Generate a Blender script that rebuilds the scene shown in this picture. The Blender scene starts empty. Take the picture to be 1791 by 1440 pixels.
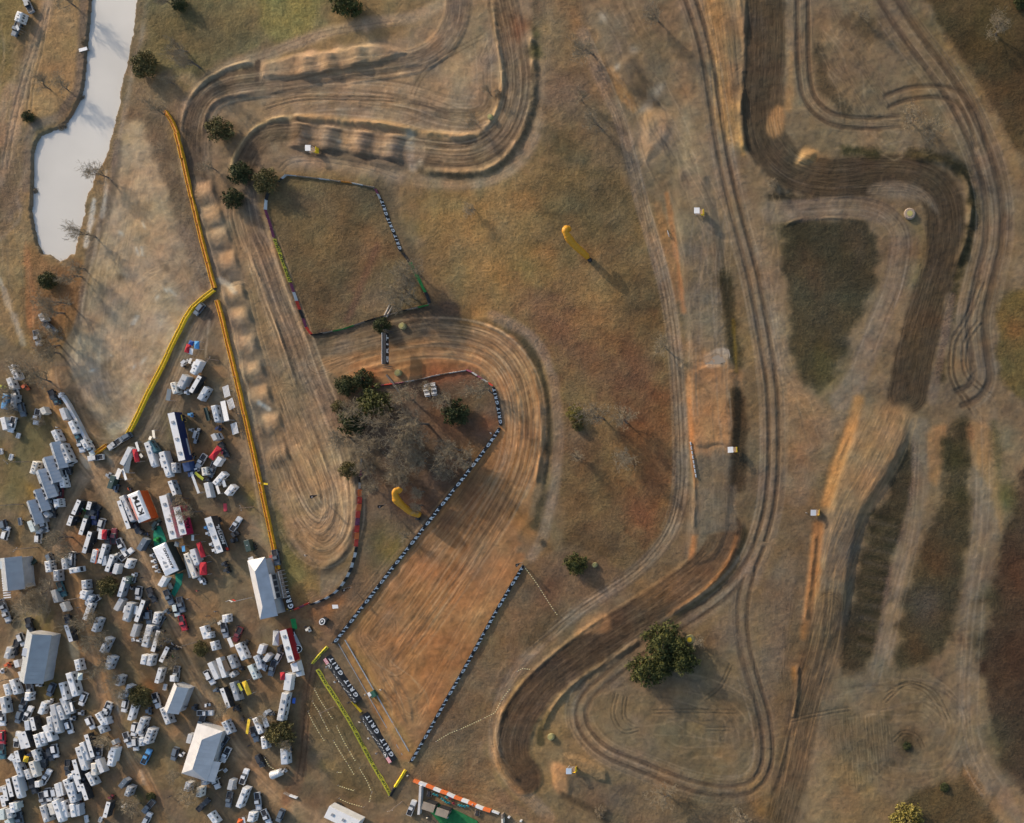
import bpy, bmesh, math, random
import numpy as np
from mathutils import Vector, Matrix
R = math.radians
random.seed(7)
rng = np.random.default_rng(11)
scn = bpy.context.scene
COLL = scn.collection
# ---------------------------------------------------------------- camera, sky, sun, exposure
M = 0.18                      # metres per photograph pixel on the ground
NX, NY = 1500.0, 800.0        # point of the photograph straight below the drone
ALT = 280.0
def wx(px): return (px - 895.5) * M
def wy(py): return (720.0 - py) * M
cam_d = bpy.data.cameras.new("camera"); cam = bpy.data.objects.new("camera", cam_d); COLL.objects.link(cam)
cam.location = (wx(NX), wy(NY), ALT); cam.rotation_euler = (0, 0, 0)
cam_d.sensor_width = 36.0; cam_d.lens = 36.0 * ALT / (1791 * M)
cam_d.shift_x = (895.5 - NX) / 1791.0; cam_d.shift_y = (NY - 720.0) / 1791.0
cam_d.clip_start = 1.0; cam_d.clip_end = 20000.0
scn.camera = cam
SUN_EL, SUN_AZ = 20.0, 135.0   # sun stands to the upper left of the picture
w = bpy.data.worlds.new("World"); scn.world = w; w.use_nodes = True
nt = w.node_tree; nt.nodes.clear()
sky = nt.nodes.new("ShaderNodeTexSky"); sky.sky_type = 'NISHITA'; sky.sun_disc = False
sky.sun_elevation = R(SUN_EL); sky.sun_rotation = R(-45.0); sky.altitude = 300; sky.dust_density = 3.0; sky.ozone_density = 1.0
bg = nt.nodes.new("ShaderNodeBackground"); bg.inputs[1].default_value = 0.15
wo = nt.nodes.new("ShaderNodeOutputWorld")
nt.links.new(sky.outputs[0], bg.inputs[0]); nt.links.new(bg.outputs[0], wo.inputs[0])
sd = bpy.data.lights.new("sun", 'SUN'); sd.energy = 2.4; sd.angle = R(0.9); sd.color = (1.0, 0.86, 0.70)
sun = bpy.data.objects.new("sun", sd); COLL.objects.link(sun)
sv = Vector((-math.cos(R(SUN_EL)) * math.sin(R(45)), math.cos(R(SUN_EL)) * math.cos(R(45)), math.sin(R(SUN_EL))))
sun.rotation_euler = sv.to_track_quat('Z', 'Y').to_euler()
scn.view_settings.view_transform = 'Standard'; scn.view_settings.look = 'None'
scn.view_settings.gamma = 1.0; scn.view_settings.use_curve_mapping = False
scn.view_settings.exposure = 0.68
K = np.array([1.0, 1.0, 1.10])   # flat-ground display value per unit albedo (measured)

# ---------------------------------------------------------------- colour and material helpers
def lin(c):
    c = np.asarray(c, float) / 255.0
    return np.where(c <= 0.04045, c / 12.92, ((c + 0.055) / 1.055) ** 2.4)
MATS = {}
def mat(name, col, rough=0.7, metal=0.0, spec=0.3, vary=0.12, vscale=0.6, coat=0.0, bump=0.0):
    if name in MATS: return MATS[name]
    m = bpy.data.materials.new(name); m.use_nodes = True; t = m.node_tree; b = t.nodes["Principled BSDF"]
    b.inputs["Roughness"].default_value = rough; b.inputs["Metallic"].default_value = metal
    b.inputs["Specular IOR Level"].default_value = spec; b.inputs["Coat Weight"].default_value = coat
    tc = t.nodes.new("ShaderNodeTexCoord"); nz = t.nodes.new("ShaderNodeTexNoise"); nz.inputs["Scale"].default_value = vscale
    nz.inputs["Detail"].default_value = 4
    t.links.new(tc.outputs["Object"], nz.inputs["Vector"])
    mr = t.nodes.new("ShaderNodeMapRange"); mr.inputs[1].default_value = 0.3; mr.inputs[2].default_value = 0.7
    mr.inputs[3].default_value = 1 - vary; mr.inputs[4].default_value = 1 + vary
    t.links.new(nz.outputs[0], mr.inputs[0])
    mx = t.nodes.new("ShaderNodeVectorMath"); mx.operation = 'SCALE'
    if col == 'object':
        oi = t.nodes.new("ShaderNodeObjectInfo"); t.links.new(oi.outputs["Color"], mx.inputs[0])
    else:
        mx.inputs[0].default_value = tuple(col[:3])
    t.links.new(mr.outputs[0], mx.inputs["Scale"]); t.links.new(mx.outputs[0], b.inputs["Base Color"])
    if bump:
        bp = t.nodes.new("ShaderNodeBump"); bp.inputs["Strength"].default_value = bump
        t.links.new(nz.outputs[0], bp.inputs["Height"]); t.links.new(bp.outputs[0], b.inputs["Normal"])
    MATS[name] = m; return m
# ---------------------------------------------------------------- the ground: one sheet, painted and sculpted as height and soil fields, some sun and shade painted in
STEP = 1.5
ix = np.arange(-80, 1872 + STEP, STEP); iy = np.arange(-80, 1520 + STEP, STEP)
nxg, nyg = len(ix), len(iy)
PX, PY = np.meshgrid(ix, iy)                    # (rows=y, cols=x) in photograph pixels
def vnoise(s, seed, oct=1, sy=None):
    out = np.zeros(PX.shape); amp = 1.0; tot = 0
    for o in range(oct):
        r = np.random.default_rng(seed * 17 + o); f = s / 2 ** o; fy = (sy or s) / 2 ** o
        gx = (PX + 200) / f; gy = (PY + 200) / fy
        L = r.random((int(gy.max()) + 3, int(gx.max()) + 3)) * 2 - 1
        x0 = gx.astype(int); y0 = gy.astype(int); tx = gx - x0; ty = gy - y0
        tx = tx * tx * (3 - 2 * tx); ty = ty * ty * (3 - 2 * ty)
        out += amp * ((L[y0, x0] * (1 - tx) + L[y0, x0 + 1] * tx) * (1 - ty) + (L[y0 + 1, x0] * (1 - tx) + L[y0 + 1, x0 + 1] * tx) * ty)
        tot += amp; amp *= 0.55
    return out / tot * 1.5
N1, N2, N3, N4 = vnoise(260, 1, 4), vnoise(90, 2, 4), vnoise(24, 3, 3), vnoise(7, 4, 2)
NS = vnoise(14, 5, 2, sy=60)
# base soils (display colours for level ground)
TIL = (93, 78, 64); LIT = (129, 111, 91); TAN = (138, 113, 88); ORG = (170, 124, 84); OCH = (126, 105, 70); OLV = (100, 93, 64)
RED = (124, 84, 58); VEG = (66, 64, 48); CLAY = (148, 132, 117); PUD = (176, 168, 158); BRN = (104, 87, 68); GRY = (118, 106, 96)
def A3(c): return np.array(c, float)
COL = np.zeros(PX.shape + (3,)); COL[:] = A3((118, 99, 76))
H = np.zeros(PX.shape); GR = np.zeros(PX.shape); GU = PX * 1.0; GV = PY * 1.0; GS = np.zeros(PX.shape)   # GS = grass-like mottling
def smooth(pts, n=6, closed=False):
    P = [np.array(p[:2], float) for p in pts]; L = len(P); out = []
    rngi = range(L) if closed else range(L - 1)
    for i in rngi:
        g = (lambda k: P[k % L]) if closed else (lambda k: P[min(max(k, 0), L - 1)])
        a, b, c, d = g(i - 1), g(i), g(i + 1), g(i + 2)
        for k in range(n):
            t = k / n
            out.append(0.5 * (2 * b + (c - a) * t + (2 * a - 5 * b + 4 * c - d) * t * t + (3 * b - a - 3 * c + d) * t ** 3))
    if not closed: out.append(P[-1])
    return np.array(out)
def win(x0, y0, x1, y1):
    a = max(int((x0 - ix[0]) / STEP), 0); b = min(int((x1 - ix[0]) / STEP) + 2, nxg)
    c = max(int((y0 - iy[0]) / STEP), 0); d = min(int((y1 - iy[0]) / STEP) + 2, nyg)
    return slice(c, d), slice(a, b)
def ss(x, a, b):
    t = np.clip((x - a) / (b - a + 1e-9), 0, 1); return t * t * (3 - 2 * t)
def field(pts, reach, sm=True, n=6):
    Q = smooth(pts, n) if sm else np.array(pts, float)
    s = win(Q[:, 0].min() - reach, Q[:, 1].min() - reach, Q[:, 0].max() + reach, Q[:, 1].max() + reach)
    X, Y = PX[s], PY[s]; best = np.full(X.shape, 1e9); lat = np.zeros(X.shape); arc = np.zeros(X.shape); acc = 0
    for a, b in zip(Q[:-1], Q[1:]):
        d = b - a; L = math.hypot(*d)
        if L < 1e-6: continue
        t = np.clip(((X - a[0]) * d[0] + (Y - a[1]) * d[1]) / L ** 2, 0, 1)
        ex = X - a[0] - t * d[0]; ey = Y - a[1] - t * d[1]; dist = np.hypot(ex, ey)
        k = dist < best
        best = np.where(k, dist, best)
        lt = ((X - a[0]) * d[1] - (Y - a[1]) * d[0]) / L
        lat = np.where(k, np.sign(lt) * dist, lat); arc = np.where(k, acc + t * L, arc); acc += L
    return s, best, lat, arc, acc
def blend(s, m, col):
    if col is not None:
        COL[s] = COL[s] * (1 - m[..., None]) + A3(col) * m[..., None]
def S(pts, w, col=None, op=1.0, soft=4, h=0.0, hs=10, gr=0.0, warp=2.0, veg=None, grow=1.0):
    if veg is not None: warp *= 2.2; soft *= 1.5
    """stroke: road, track, rut, berm. w width px, h height m with side slopes hs px wide"""
    s, d, lat, arc, acc = field(pts, w / 2 + hs + soft + 6)
    dd = d + N3[s] * warp + N4[s] * warp * 0.4
    m = (1 - ss(dd, w / 2 - soft, w / 2 + soft)) * op
    blend(s, m, col)
    if h:
        H[s] = np.where(h > 0, np.maximum(H[s], h * (1 - ss(d, w / 2 - 1, w / 2 + hs))), np.minimum(H[s], h * (1 - ss(d, w / 2 - 1, w / 2 + hs))))
    if gr:
        mo = m / max(op, 1e-3); k = mo > 0.35
        GU[s] = np.where(k, arc, GU[s]); GV[s] = np.where(k, lat, GV[s])
        GR[s] = np.where(k, gr * ss(mo, 0.3, 0.9), GR[s])
    if veg is not None: GS[s] = GS[s] * (1 - m) + veg * m
def RIDGE(pts, w, h, add=True, col=None, op=0.6):
    s, d, lat, arc, acc = field(pts, w * 2 + 4)
    H[s] += 0.55 * h * (1 + 0.6 * N3[s]) * np.exp(-((d + N3[s] * 1.2) / (w / 2)) ** 2) * ss(arc, 0, 15) * (1 - ss(arc, acc - 15, acc))
    if col is not None: blend(s, op * np.exp(-(d / (w / 2)) ** 2), col)
def RUTS(pts, sep, w, col, op=0.8, depth=0.12, tread=0):
    s, d, lat, arc, acc = field(pts, sep + w * 3)
    m = np.exp(-((np.abs(lat) - sep / 2) / (w / 2)) ** 4) * ss(arc, 0, 6) * (1 - ss(arc, acc - 6, acc)) * (d < sep + w * 2)
    m2 = m * op * (0.8 + 0.2 * N3[s]); blend(s, np.clip(m2, 0, 1), col); H[s] -= depth * m
    k = m > 0.3
    GU[s] = np.where(k, arc, GU[s]); GV[s] = np.where(k, lat, GV[s]); GR[s] = np.where(k, 0.9, GR[s])
def P(pts, col=None, op=1.0, soft=6, warp=5.0, h=0.0, hs=10, veg=None, sm=True, gr=None, inner=None):
    """patch: closed area of one soil, cover or painted light"""
    Q = smooth(pts, 5, True) if sm else np.array(pts, float)
    rc = soft + warp * 2 + hs + 4
    s = win(Q[:, 0].min() - rc, Q[:, 1].min() - rc, Q[:, 0].max() + rc, Q[:, 1].max() + rc)
    X, Y = PX[s], PY[s]; best = np.full(X.shape, 1e9); ins = np.zeros(X.shape, bool)
    for a, b in zip(Q, np.roll(Q, -1, 0)):
        d = b - a; L2 = d @ d
        if L2 < 1e-9: continue
        t = np.clip(((X - a[0]) * d[0] + (Y - a[1]) * d[1]) / L2, 0, 1)
        best = np.minimum(best, np.hypot(X - a[0] - t * d[0], Y - a[1] - t * d[1]))
        if a[1] != b[1]:
            c = ((a[1] > Y) != (b[1] > Y)) & (X < (b[0] - a[0]) * (Y - a[1]) / (b[1] - a[1]) + a[0]); ins ^= c
    sdn = np.where(ins, -best, best); sw = sdn + N3[s] * warp + N2[s] * warp * 0.6
    m = (1 - ss(sw, -soft, soft)) * op
    blend(s, m, col)
    if veg is not None: GS[s] = GS[s] * (1 - m) + veg * m
    if h:
        f = 1 - ss(sdn + N3[s] * 2.5 + N4[s] * 1.2, -hs, 0)
        H[s] = np.maximum(H[s], h * f) if h > 0 else np.minimum(H[s], h * f)
    if gr:
        a = math.radians(gr[0]); m = m / max(op, 1e-3); k = m > 0.4
        GU[s] = np.where(k, X * math.cos(a) + Y * math.sin(a), GU[s]); GV[s] = np.where(k, -X * math.sin(a) + Y * math.cos(a), GV[s])
        GR[s] = np.where(k, gr[1] * ss(m, 0.3, 0.9), GR[s])
    return s, sdn
def BUMP(cx, cy, ang, L, W, h, col=None, op=0.7):
    """jump or roller: L px along the lane direction ang (deg, picture sense), W across"""
    r = max(L, W); s = win(cx - r, cy - r, cx + r, cy + r); a = math.radians(ang)
    u = (PX[s] - cx) * math.cos(a) + (PY[s] - cy) * math.sin(a); v = -(PX[s] - cx) * math.sin(a) + (PY[s] - cy) * math.cos(a)
    f = (0.5 + 0.5 * np.cos(np.pi * np.clip(u / (L / 2), -1, 1))) * (1 - ss(np.abs(v), W / 2 - 3, W / 2 + 3))
    H[s] += h * f
    if col is not None:
        blend(s, op * (1 - ss(np.abs(u) + N3[s] * 2, L * 0.3, L * 0.45)) * (1 - ss(np.abs(v) + N3[s], W / 2 - 3, W / 2 + 1)), col)
def SPOT(x, y, r, col, op=0.6, e=1.0, ang=0, veg=None):
    s = win(x - r * 2.5, y - r * 2.5, x + r * 2.5, y + r * 2.5); a = math.radians(ang)
    u = ((PX[s] - x) * math.cos(a) + (PY[s] - y) * math.sin(a)) / e; v = -(PX[s] - x) * math.sin(a) + (PY[s] - y) * math.cos(a)
    m = op * 0.85 * np.exp(-((np.hypot(u, v) * (1 + 0.35 * N3[s] + 0.3 * N2[s])) / r) ** 2 * 1.2); m = np.clip(m, 0, 1); blend(s, m, col)
    if veg is not None: GS[s] = GS[s] * (1 - m) + veg * m
# broad cover
m = ss(N1 + 0.4 * N2, -0.2, 0.5); COL = COL * (1 - 0.5 * m[..., None]) + A3(OCH) * 0.5 * m[..., None]
GS[:] = 0.35
# --- left bank, top left field
P([(-80,-80),(156,-80),(150,60),(138,170),(60,215),(52,300),(50,380),(60,420),(20,640),(-80,640)], (128,108,78), 0.9, veg=0.5)
P([(-80,-80),(60,-80),(20,90),(-20,200),(-80,240)], (122,110,72), 0.8, 14, 10, veg=0.8)
P([(65,-30),(145,-30),(135,90),(128,170),(60,205),(50,150),(75,60)], (146,120,84), 0.85, 8, 6, veg=0.55)
P([(-80,250),(40,215),(55,260),(50,330),(40,360),(0,420),(-80,440)], (104,92,76), 0.8, 8, 6, veg=0.7)
S([(-10,330),(12,270),(30,190),(50,110),(75,40),(95,-40)], 22, (142,124,104), 0.7, 8)
RUTS([(8,300),(18,240),(40,150),(62,80),(84,10)], 9, 3, (160,138,112), 0.5)
RUTS([(50,215),(56,150),(72,80),(84,10)], 7, 2.5, (150,130,104), 0.5)
S([(30,230),(28,170),(22,152),(12,160),(4,200),(0,250)], 16, (150,124,98), 0.7)
S([(147,-40),(146,40),(142,100),(138,150),(122,180),(100,205),(62,220),(52,240),(48,290),(46,330)], 16, (112,98,84), 0.85, 5)
S([(0,420),(35,380),(30,340),(46,300)], 5, (138,122,104), 0.6)
P([(50,420),(70,446),(100,462),(130,452),(150,480),(140,560),(110,600),(70,620),(45,560),(40,470)], (124,96,64), 0.85, 8, 6, veg=0.9)
P([(48,420),(58,500),(62,560),(48,568),(46,500),(40,440)], (158,112,76), 0.6, 4, 3)
S([(0,490),(10,520),(30,570),(38,600)], 10, (172,162,150), 0.55, 4, warp=4)
# --- pond bed and basin
PONDM = True
POND = [(156,-80),(155,0),(152,40),(148,80),(146,110),(142,150),(136,172),(126,192),(115,210),(100,222),(86,228),(68,235),(59,248),(54,268),(53,300),(53,325),(52,350),(51,370),(56,400),(64,430),(72,446),(84,446),(96,454),(103,460),(112,456),(122,446),(130,446),(134,434),(139,410),(144,388),(150,358),(158,330),(168,308),(182,285),(190,262),(199,232),(206,200),(213,160),(220,122),(227,92),(234,52),(239,12),(242,-80)]
P(POND, (120,104,86), 1.0, 3, 1, sm=False, h=-1.6, hs=7)
# bank road and pasture right of the pond
S([(247,-40),(243,30),(232,90),(224,130),(214,190),(204,240),(192,290),(178,330),(160,370),(150,420)], 14, (120,104,78), 0.9, 4, veg=0.7)
S([(262,-40),(256,20),(246,80),(236,110),(226,160),(214,220),(205,265),(196,310),(186,350),(172,400)], 10, (150,132,112), 0.75, 4)
P([(270,-60),(470,-60),(560,-60),(560,60),(470,80),(380,110),(330,160),(300,190),(250,170),(240,110),(255,40)], (112,104,72), 0.85, 12, 10, veg=0.8)
P([(460,-60),(560,-60),(545,50),(500,75),(470,70),(452,20)], (122,116,70), 0.8, 10, 6, veg=0.9, gr=(80,0.5))
P([(240,140),(300,120),(330,170),(322,240),(300,200),(280,260),(230,250),(225,190)], (122,104,84), 0.8, 8, 8, veg=0.6)
# --- wide mud field left of the barrier
P([(222,216),(258,222),(276,270),(300,330),(335,400),(352,450),(372,500),(345,536),(320,575),(290,635),(262,690),(240,735),(205,765),(185,750),(150,706),(120,650),(120,600),(140,540),(162,470),(182,400),(196,340),(206,280)], (158,136,112), 0.97, 6, 4, veg=0.0)
P([(262,205),(290,225),(312,290),(330,350),(352,430),(366,490),(352,500),(322,430),(300,350),(276,290),(254,240)], (104,92,74), 0.85, 7, 5, veg=0.7)
P([(300,400),(340,410),(360,470),(350,520),(320,520),(300,470)], (128,112,96), 0.5, 12, 8)
P([(160,500),(190,480),(200,580),(215,680),(200,740),(175,700),(165,600)], (126,112,98), 0.45, 14, 10)
for q in [[(192,330),(205,400),(185,480),(165,560),(160,640),(185,710),(210,740)], [(245,300),(235,380),(215,470),(200,560),(205,650),(235,700)], [(300,480),(260,500),(230,560),(225,640),(250,680)]]:
    S(q, 60, (152,130,108), 0.15, 20, gr=0.45)
for x, y, r, e, a in [(212,408,4,2.2,40),(252,395,3,3,65),(240,440,3,3.5,70),(248,440,3,4,80),(300,510,3,4,45),(236,560,3,4,-60),(160,395,5,3,-70),(250,632,3,3,-50),(235,642,3,2.5,-60),(162,648,3,2,-20),(195,622,2.5,1,0),(290,508,3,2,50),(275,520,3,2,-60)]:
    SPOT(x, y, r, PUD, 0.85, e, a)
for x, y, r, e in [(210,486,8,1),(291,470,6,1.1),(185,640,14,1.2)]: SPOT(x, y, r, (84,72,62), 0.75, e, 80)
P([(190,742),(215,735),(235,712),(246,718),(238,742),(210,760),(195,770)], (186,174,158), 0.5, 6, 5)
S([(206,250),(198,330),(180,390),(160,440),(148,500),(140,560),(118,610),(114,650),(128,700),(160,760),(178,785)], 15, (108,96,84), 0.8, 4)
S([(165,350),(156,400),(150,430)], 8, (186,178,166), 0.8, 3)
S([(186,300),(184,340),(178,378)], 6, (180,172,160), 0.6, 3)
S([(172,400),(166,440),(148,510),(142,560)], 4, (160,142,122), 0.6, 2)
# --- upper left track loops
P([(340,330),(345,230),(380,150),(470,110),(700,60),(760,0),(960,-80),(960,60),(950,200),(915,290),(850,315),(700,320),(560,300),(470,310),(430,420),(450,560),(520,700),(600,800),(625,900),(590,980),(520,960),(480,850),(430,640),(395,480),(350,400)], (134,112,90), 0.9, 12, 8, veg=0.1)
S([(330,180),(350,150),(400,118),(470,95),(560,62),(640,40),(740,25),(800,-20)], 20, (148,128,106), 0.7, 6)
RUTS([(340,150),(400,118),(470,95),(560,62),(640,48),(700,40)], 8, 2.5, (112,96,80), 0.6)
P([(300,135),(335,125),(350,145),(330,150)], (160,138,112), 0.5, 6, 4)
# outer loop
S([(805,-60),(802,0),(796,38),(776,76),(740,102),(690,114),(600,126),(520,142),(447,150),(400,158),(366,178),(350,212),(345,260),(352,320),(362,350)], 40, (110,94,80), 0.85, 5, gr=0.8, h=0.25, hs=6)
S([(447,137),(395,148),(356,176),(338,222),(337,280),(346,330)], 38, TIL, 0.9, 4, gr=0.9)
RIDGE([(447,108),(390,124),(345,158),(322,205),(318,270),(328,330)], 9, 1.0, col=(160,138,112), op=0.5)
RIDGE([(447,165),(395,172),(366,195),(356,240)], 8, 0.8)
RIDGE([(745,118),(700,124),(620,138),(540,158),(470,170)], 9, -0.9)
P([(470,104),(520,92),(600,82),(660,75),(700,82),(720,96),(660,118),(560,140),(480,145),(455,140),(457,112)], (134,112,90), 0.9, 6, 5, h=1.0, hs=12)
for x, y, r in [(545,105,16),(590,92,14),(645,85,15),(468,140,10),(640,52,9),(700,130,10)]: SPOT(x, y, r, (186,150,116), 0.75, 1.3, 70)  # pale spots paint sunlight onto the jump faces
for x, y, a in [(540,118,-80),(580,112,-80),(630,100,-78)]: BUMP(x, y, a + 80, 42, 34, 0.9)
S([(451,110),(451,150)], 7, (76,64,56), 0.8, 2)
# infield between the loops
P([(500,190),(600,165),(700,150),(790,130),(850,90),(872,60),(878,130),(874,180),(855,215),(800,235),(720,222),(600,208),(520,205)], (136,114,92), 0.8, 8, 6)
for x, y, r, e, a in [(612,152,14,2,-10),(800,122,18,1.6,-35),(805,145,16,1.6,-20),(835,110,10,2,-60),(690,155,10,2,0),(780,175,12,1.4,-10),(845,75,10,1,0)]: SPOT(x, y, r, (166,140,112), 0.6, e, a)
S([(470,190),(520,172),(600,172),(700,180),(790,205),(830,215)], 24, (130,108,84), 0.5, 8, gr=1.0)
RUTS([(460,190),(520,174),(600,172),(700,176),(760,186)], 6, 2, (86,70,58), 0.7)
for q in [[(720,170),(740,130),(780,100),(850,60)], [(700,220),(760,200),(820,200),(860,180)], [(860,10),(868,60),(876,120),(880,160)]]:
    RUTS(q, 7, 2, (92,76,62), 0.55)
S([(905,-60),(885,0),(870,30),(862,80),(850,105)], 34, (120,104,96), 0.4, 12, gr=0.7)
# inner loop: right hand curve, whoops, left curve, long descent
S([(870,-60),(880,10),(890,60),(903,130),(900,185),(880,232),(845,262),(800,272),(734,266)], 50, TIL, 0.9, 5, gr=1.0, h=0.2, hs=6)
RIDGE([(862,0),(868,60),(880,130),(874,180),(855,218),(820,240),(780,242)], 8, 1.0, col=(176,146,112), op=0.5)
RIDGE([(930,60),(935,130),(930,190),(905,250),(865,292),(810,304),(740,300)], 12, 1.4)
S([(934,-40),(936,40),(938,130),(932,190),(908,252),(868,298),(812,308),(735,300)], 12, (84,76,58), 0.7, 4, veg=0.7)
S([(960,-40),(958,60),(956,150),(948,210),(920,270),(875,310),(810,325),(730,318),(660,300),(580,285),(510,282)], 18, (140,120,100), 0.7, 6, gr=0.5)
RUTS([(700,312),(640,292),(560,280),(510,282),(488,300)], 8, 2, (160,138,112), 0.5)
S([(724,265),(640,254),(560,242),(508,236)], 46, (132,110,90), 0.9, 3, gr=0.5)
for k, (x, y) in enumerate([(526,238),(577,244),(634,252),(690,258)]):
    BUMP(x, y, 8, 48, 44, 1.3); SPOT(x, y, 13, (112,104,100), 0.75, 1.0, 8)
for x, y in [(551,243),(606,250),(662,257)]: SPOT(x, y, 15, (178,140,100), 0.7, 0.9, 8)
SPOT(594,249,6,(164,158,148),0.8)
RIDGE([(510,205),(560,208),(620,214),(680,220),(740,232),(800,238),(835,236)], 12, 1.7, col=(170,134,92), op=0.5)
S([(545,266),(600,272),(660,284),(705,290)], 18, (98,86,74), 0.8, 4, gr=0.4); RIDGE([(540,262),(610,270),(700,284)], 9, -0.8)
S([(717,235),(718,265),(722,295)], 14, (160,144,128), 0.7, 5)
SPOT(735,285,7,(186,172,150),0.8)
S([(512,225),(480,228),(450,246),(428,280),(420,320),(424,370),(436,410)], 44, TIL, 0.9, 5, gr=0.9)
RIDGE([(508,206),(470,212),(435,236),(412,270),(404,310)], 9, 1.2, col=(190,160,118), op=0.7)
S([(428,340),(440,400),(462,450),(486,520),(508,575),(530,625),(545,660),(575,700)], 44, (108,92,78), 0.85, 6, gr=0.9)
S([(463,380),(486,470),(508,530),(528,580),(545,612),(575,650)], 7, (168,142,112), 0.6, 3); RIDGE([(470,400),(498,490),(522,560),(545,600)], 6, 0.6)
S([(408,330),(430,420),(452,500),(470,560),(490,620),(515,690),(545,760)], 20, (150,126,98), 0.5, 8, gr=1.0)
RIDGE([(436,440),(468,520),(495,600),(520,680)], 5, 0.7)
# jump lane beside the barrier
S([(346,330),(362,370),(380,420),(396,470),(412,520),(430,590),(448,660),(466,730),(480,790),(492,830)], 40, (112,98,84), 0.85, 4)
S([(345,360),(362,420),(378,480),(392,520),(408,590),(424,660),(440,730),(456,800),(468,870),(484,930)], 14, (142,124,106), 0.6, 4)
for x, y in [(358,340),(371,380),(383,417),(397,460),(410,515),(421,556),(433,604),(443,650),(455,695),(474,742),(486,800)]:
    BUMP(x, y, 72, 46, 38, 0.7); P([(x-16,y-17),(x+8,y-21),(x+19,y+11),(x-6,y+17)], (170,138,108), 0.8, 5, 4, sm=False)  # pale panel paints the sunlit face of each jump
    SPOT(x + 7, y + 23, 8, (100,92,86), 0.7, 1.2, 74)  # grey spot paints the shaded side behind it
S([(385,490),(402,500),(412,512)], 10, (178,170,160), 0.6, 4); S([(455,705),(470,716)], 6, (190,186,180), 0.7, 3)
for q in [[(408,330),(404,380),(420,440)], [(402,500),(420,495),(436,510),(448,560),(470,640),(500,720)]]: RUTS(q, 7, 2, (160,136,108), 0.55)
# u-turn with nested berms
P([(470,800),(500,720),(560,700),(610,780),(620,880),(608,950),(575,978),(540,970),(500,920)], (142,114,86), 0.8, 7, 5)
S([(500,690),(530,760),(560,830),(575,870),(575,905),(556,925),(532,905),(512,860),(492,800)], 46, (140,114,88), 0.4, 10, gr=1.4)
S([(590,800),(606,850),(606,905),(590,945),(560,960),(530,940)], 30, (146,116,86), 0.4, 8, gr=1.2)
for q in [[(545,760),(572,820),(586,880),(576,920),(552,930),(530,905)], [(560,790),(590,850),(602,905),(585,950),(560,962),(536,948)], [(535,800),(560,850),(570,890),(556,912),(540,895)], [(520,780),(548,840),(560,880)]]:
    RIDGE(q, 6, 0.22, col=(172,142,108), op=0.45)
S([(607,760),(622,820),(624,900),(610,950),(585,985),(550,1010),(520,990)], 13, (94,82,70), 0.8, 4); RIDGE([(612,780),(624,850),(620,920),(596,975),(556,996)], 11, 1.0)
P([(500,985),(560,1010),(600,1000),(618,985),(590,1030),(545,1052),(510,1060),(495,1030)], (122,112,100), 0.6, 8, 5)
P([(462,860),(490,900),(500,950),(520,990),(500,1000),(490,960),(470,900)], OLV, 0.7, 6, 4, veg=0.7)
P([(500,960),(540,1000),(560,1030),(540,1056),(505,1050),(498,1000)], (122,112,66), 0.75, 7, 5, veg=0.8)
# --- fenced infield with grass
P([(496,308),(655,330),(700,430),(752,532),(640,562),(545,585),(520,535),(500,470),(466,362),(470,335)], (104,92,66), 0.95, 4, 2, veg=0.9)
for x, y, r, c, e, a in [(560,400,40,(124,104,68),2,60),(620,380,30,(90,82,58),1.6,-60),(650,440,30,(132,96,66),2.2,-60),(560,520,30,(112,88,60),1.4,60),(660,530,36,(128,108,88),1.3,0),(590,480,22,(86,78,56),2.5,-60),(630,340,26,(84,76,60),2.4,8),(530,350,22,(90,80,64),1.5,20)]: SPOT(x, y, r, c, 0.6, e, a)
S([(660,430),(640,480),(620,530),(608,560)], 12, (106,80,64), 0.6, 6)
S([(663,320),(700,400),(735,480),(752,520)], 16, (82,72,58), 0.35, 8)
# --- grass fields in the middle
P([(765,360),(850,330),(960,290),(1060,280),(1110,360),(1140,450),(1165,560),(1172,700),(1178,850),(1150,940),(1080,990),(1010,980),(980,900),(985,780),(970,690),(930,600),(860,556),(800,556),(770,520),(740,440)], (122,104,70), 0.9, 12, 8, veg=0.95)
for x, y, r, c, e, a in [(850,450,60,(136,110,70),1.8,40),(1040,540,50,(138,104,66),1.8,45),(960,330,34,(146,108,66),2,-10),(1080,420,60,(88,80,58),2.2,55),(1000,340,50,(90,84,60),1.6,40),(920,480,40,(124,106,66),1.5,0),(1120,560,44,(92,78,56),2.2,55),
    (1110,640,40,(108,76,56),1.5,60),(1130,740,50,(118,82,58),1.4,80),(1140,840,40,(132,88,58),1.8,80),(1060,850,50,(96,80,54),1.4,60),(1010,880,40,(92,76,54),1.6,80),(1020,800,30,(98,72,52),1.4,80),(1000,600,44,(112,96,66),2,60),(960,560,34,(112,82,66),2.4,45),(1040,640,40,(112,84,64),1.5,20),(1060,950,50,(92,76,56),1.4,0),(1120,900,30,(128,80,52),1.6,60),(800,380,40,(140,114,72),2,20),(1000,760,26,(120,104,84),1.4,0)]: SPOT(x, y, r, c, 0.75, e, a)
P([(940,-80),(1010,-80),(1080,60),(1110,180),(1130,300),(1060,290),(960,280),(950,160)], (116,98,74), 0.8, 12, 8, veg=0.7)
for x, y, r, c in [(985,160,44,(110,92,78)),(1000,240,40,(98,88,62)),(1030,200,30,(104,92,76)),(940,90,12,(70,72,40)),(938,60,10,(72,72,44)),(955,50,12,(146,116,78)),(1010,40,16,(150,112,76)),(1050,65,14,(184,136,88)),(905,50,16,(124,76,54)),(985,270,30,(92,84,58))]: SPOT(x, y, r, c, 0.7, 1.3, 70)
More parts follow.
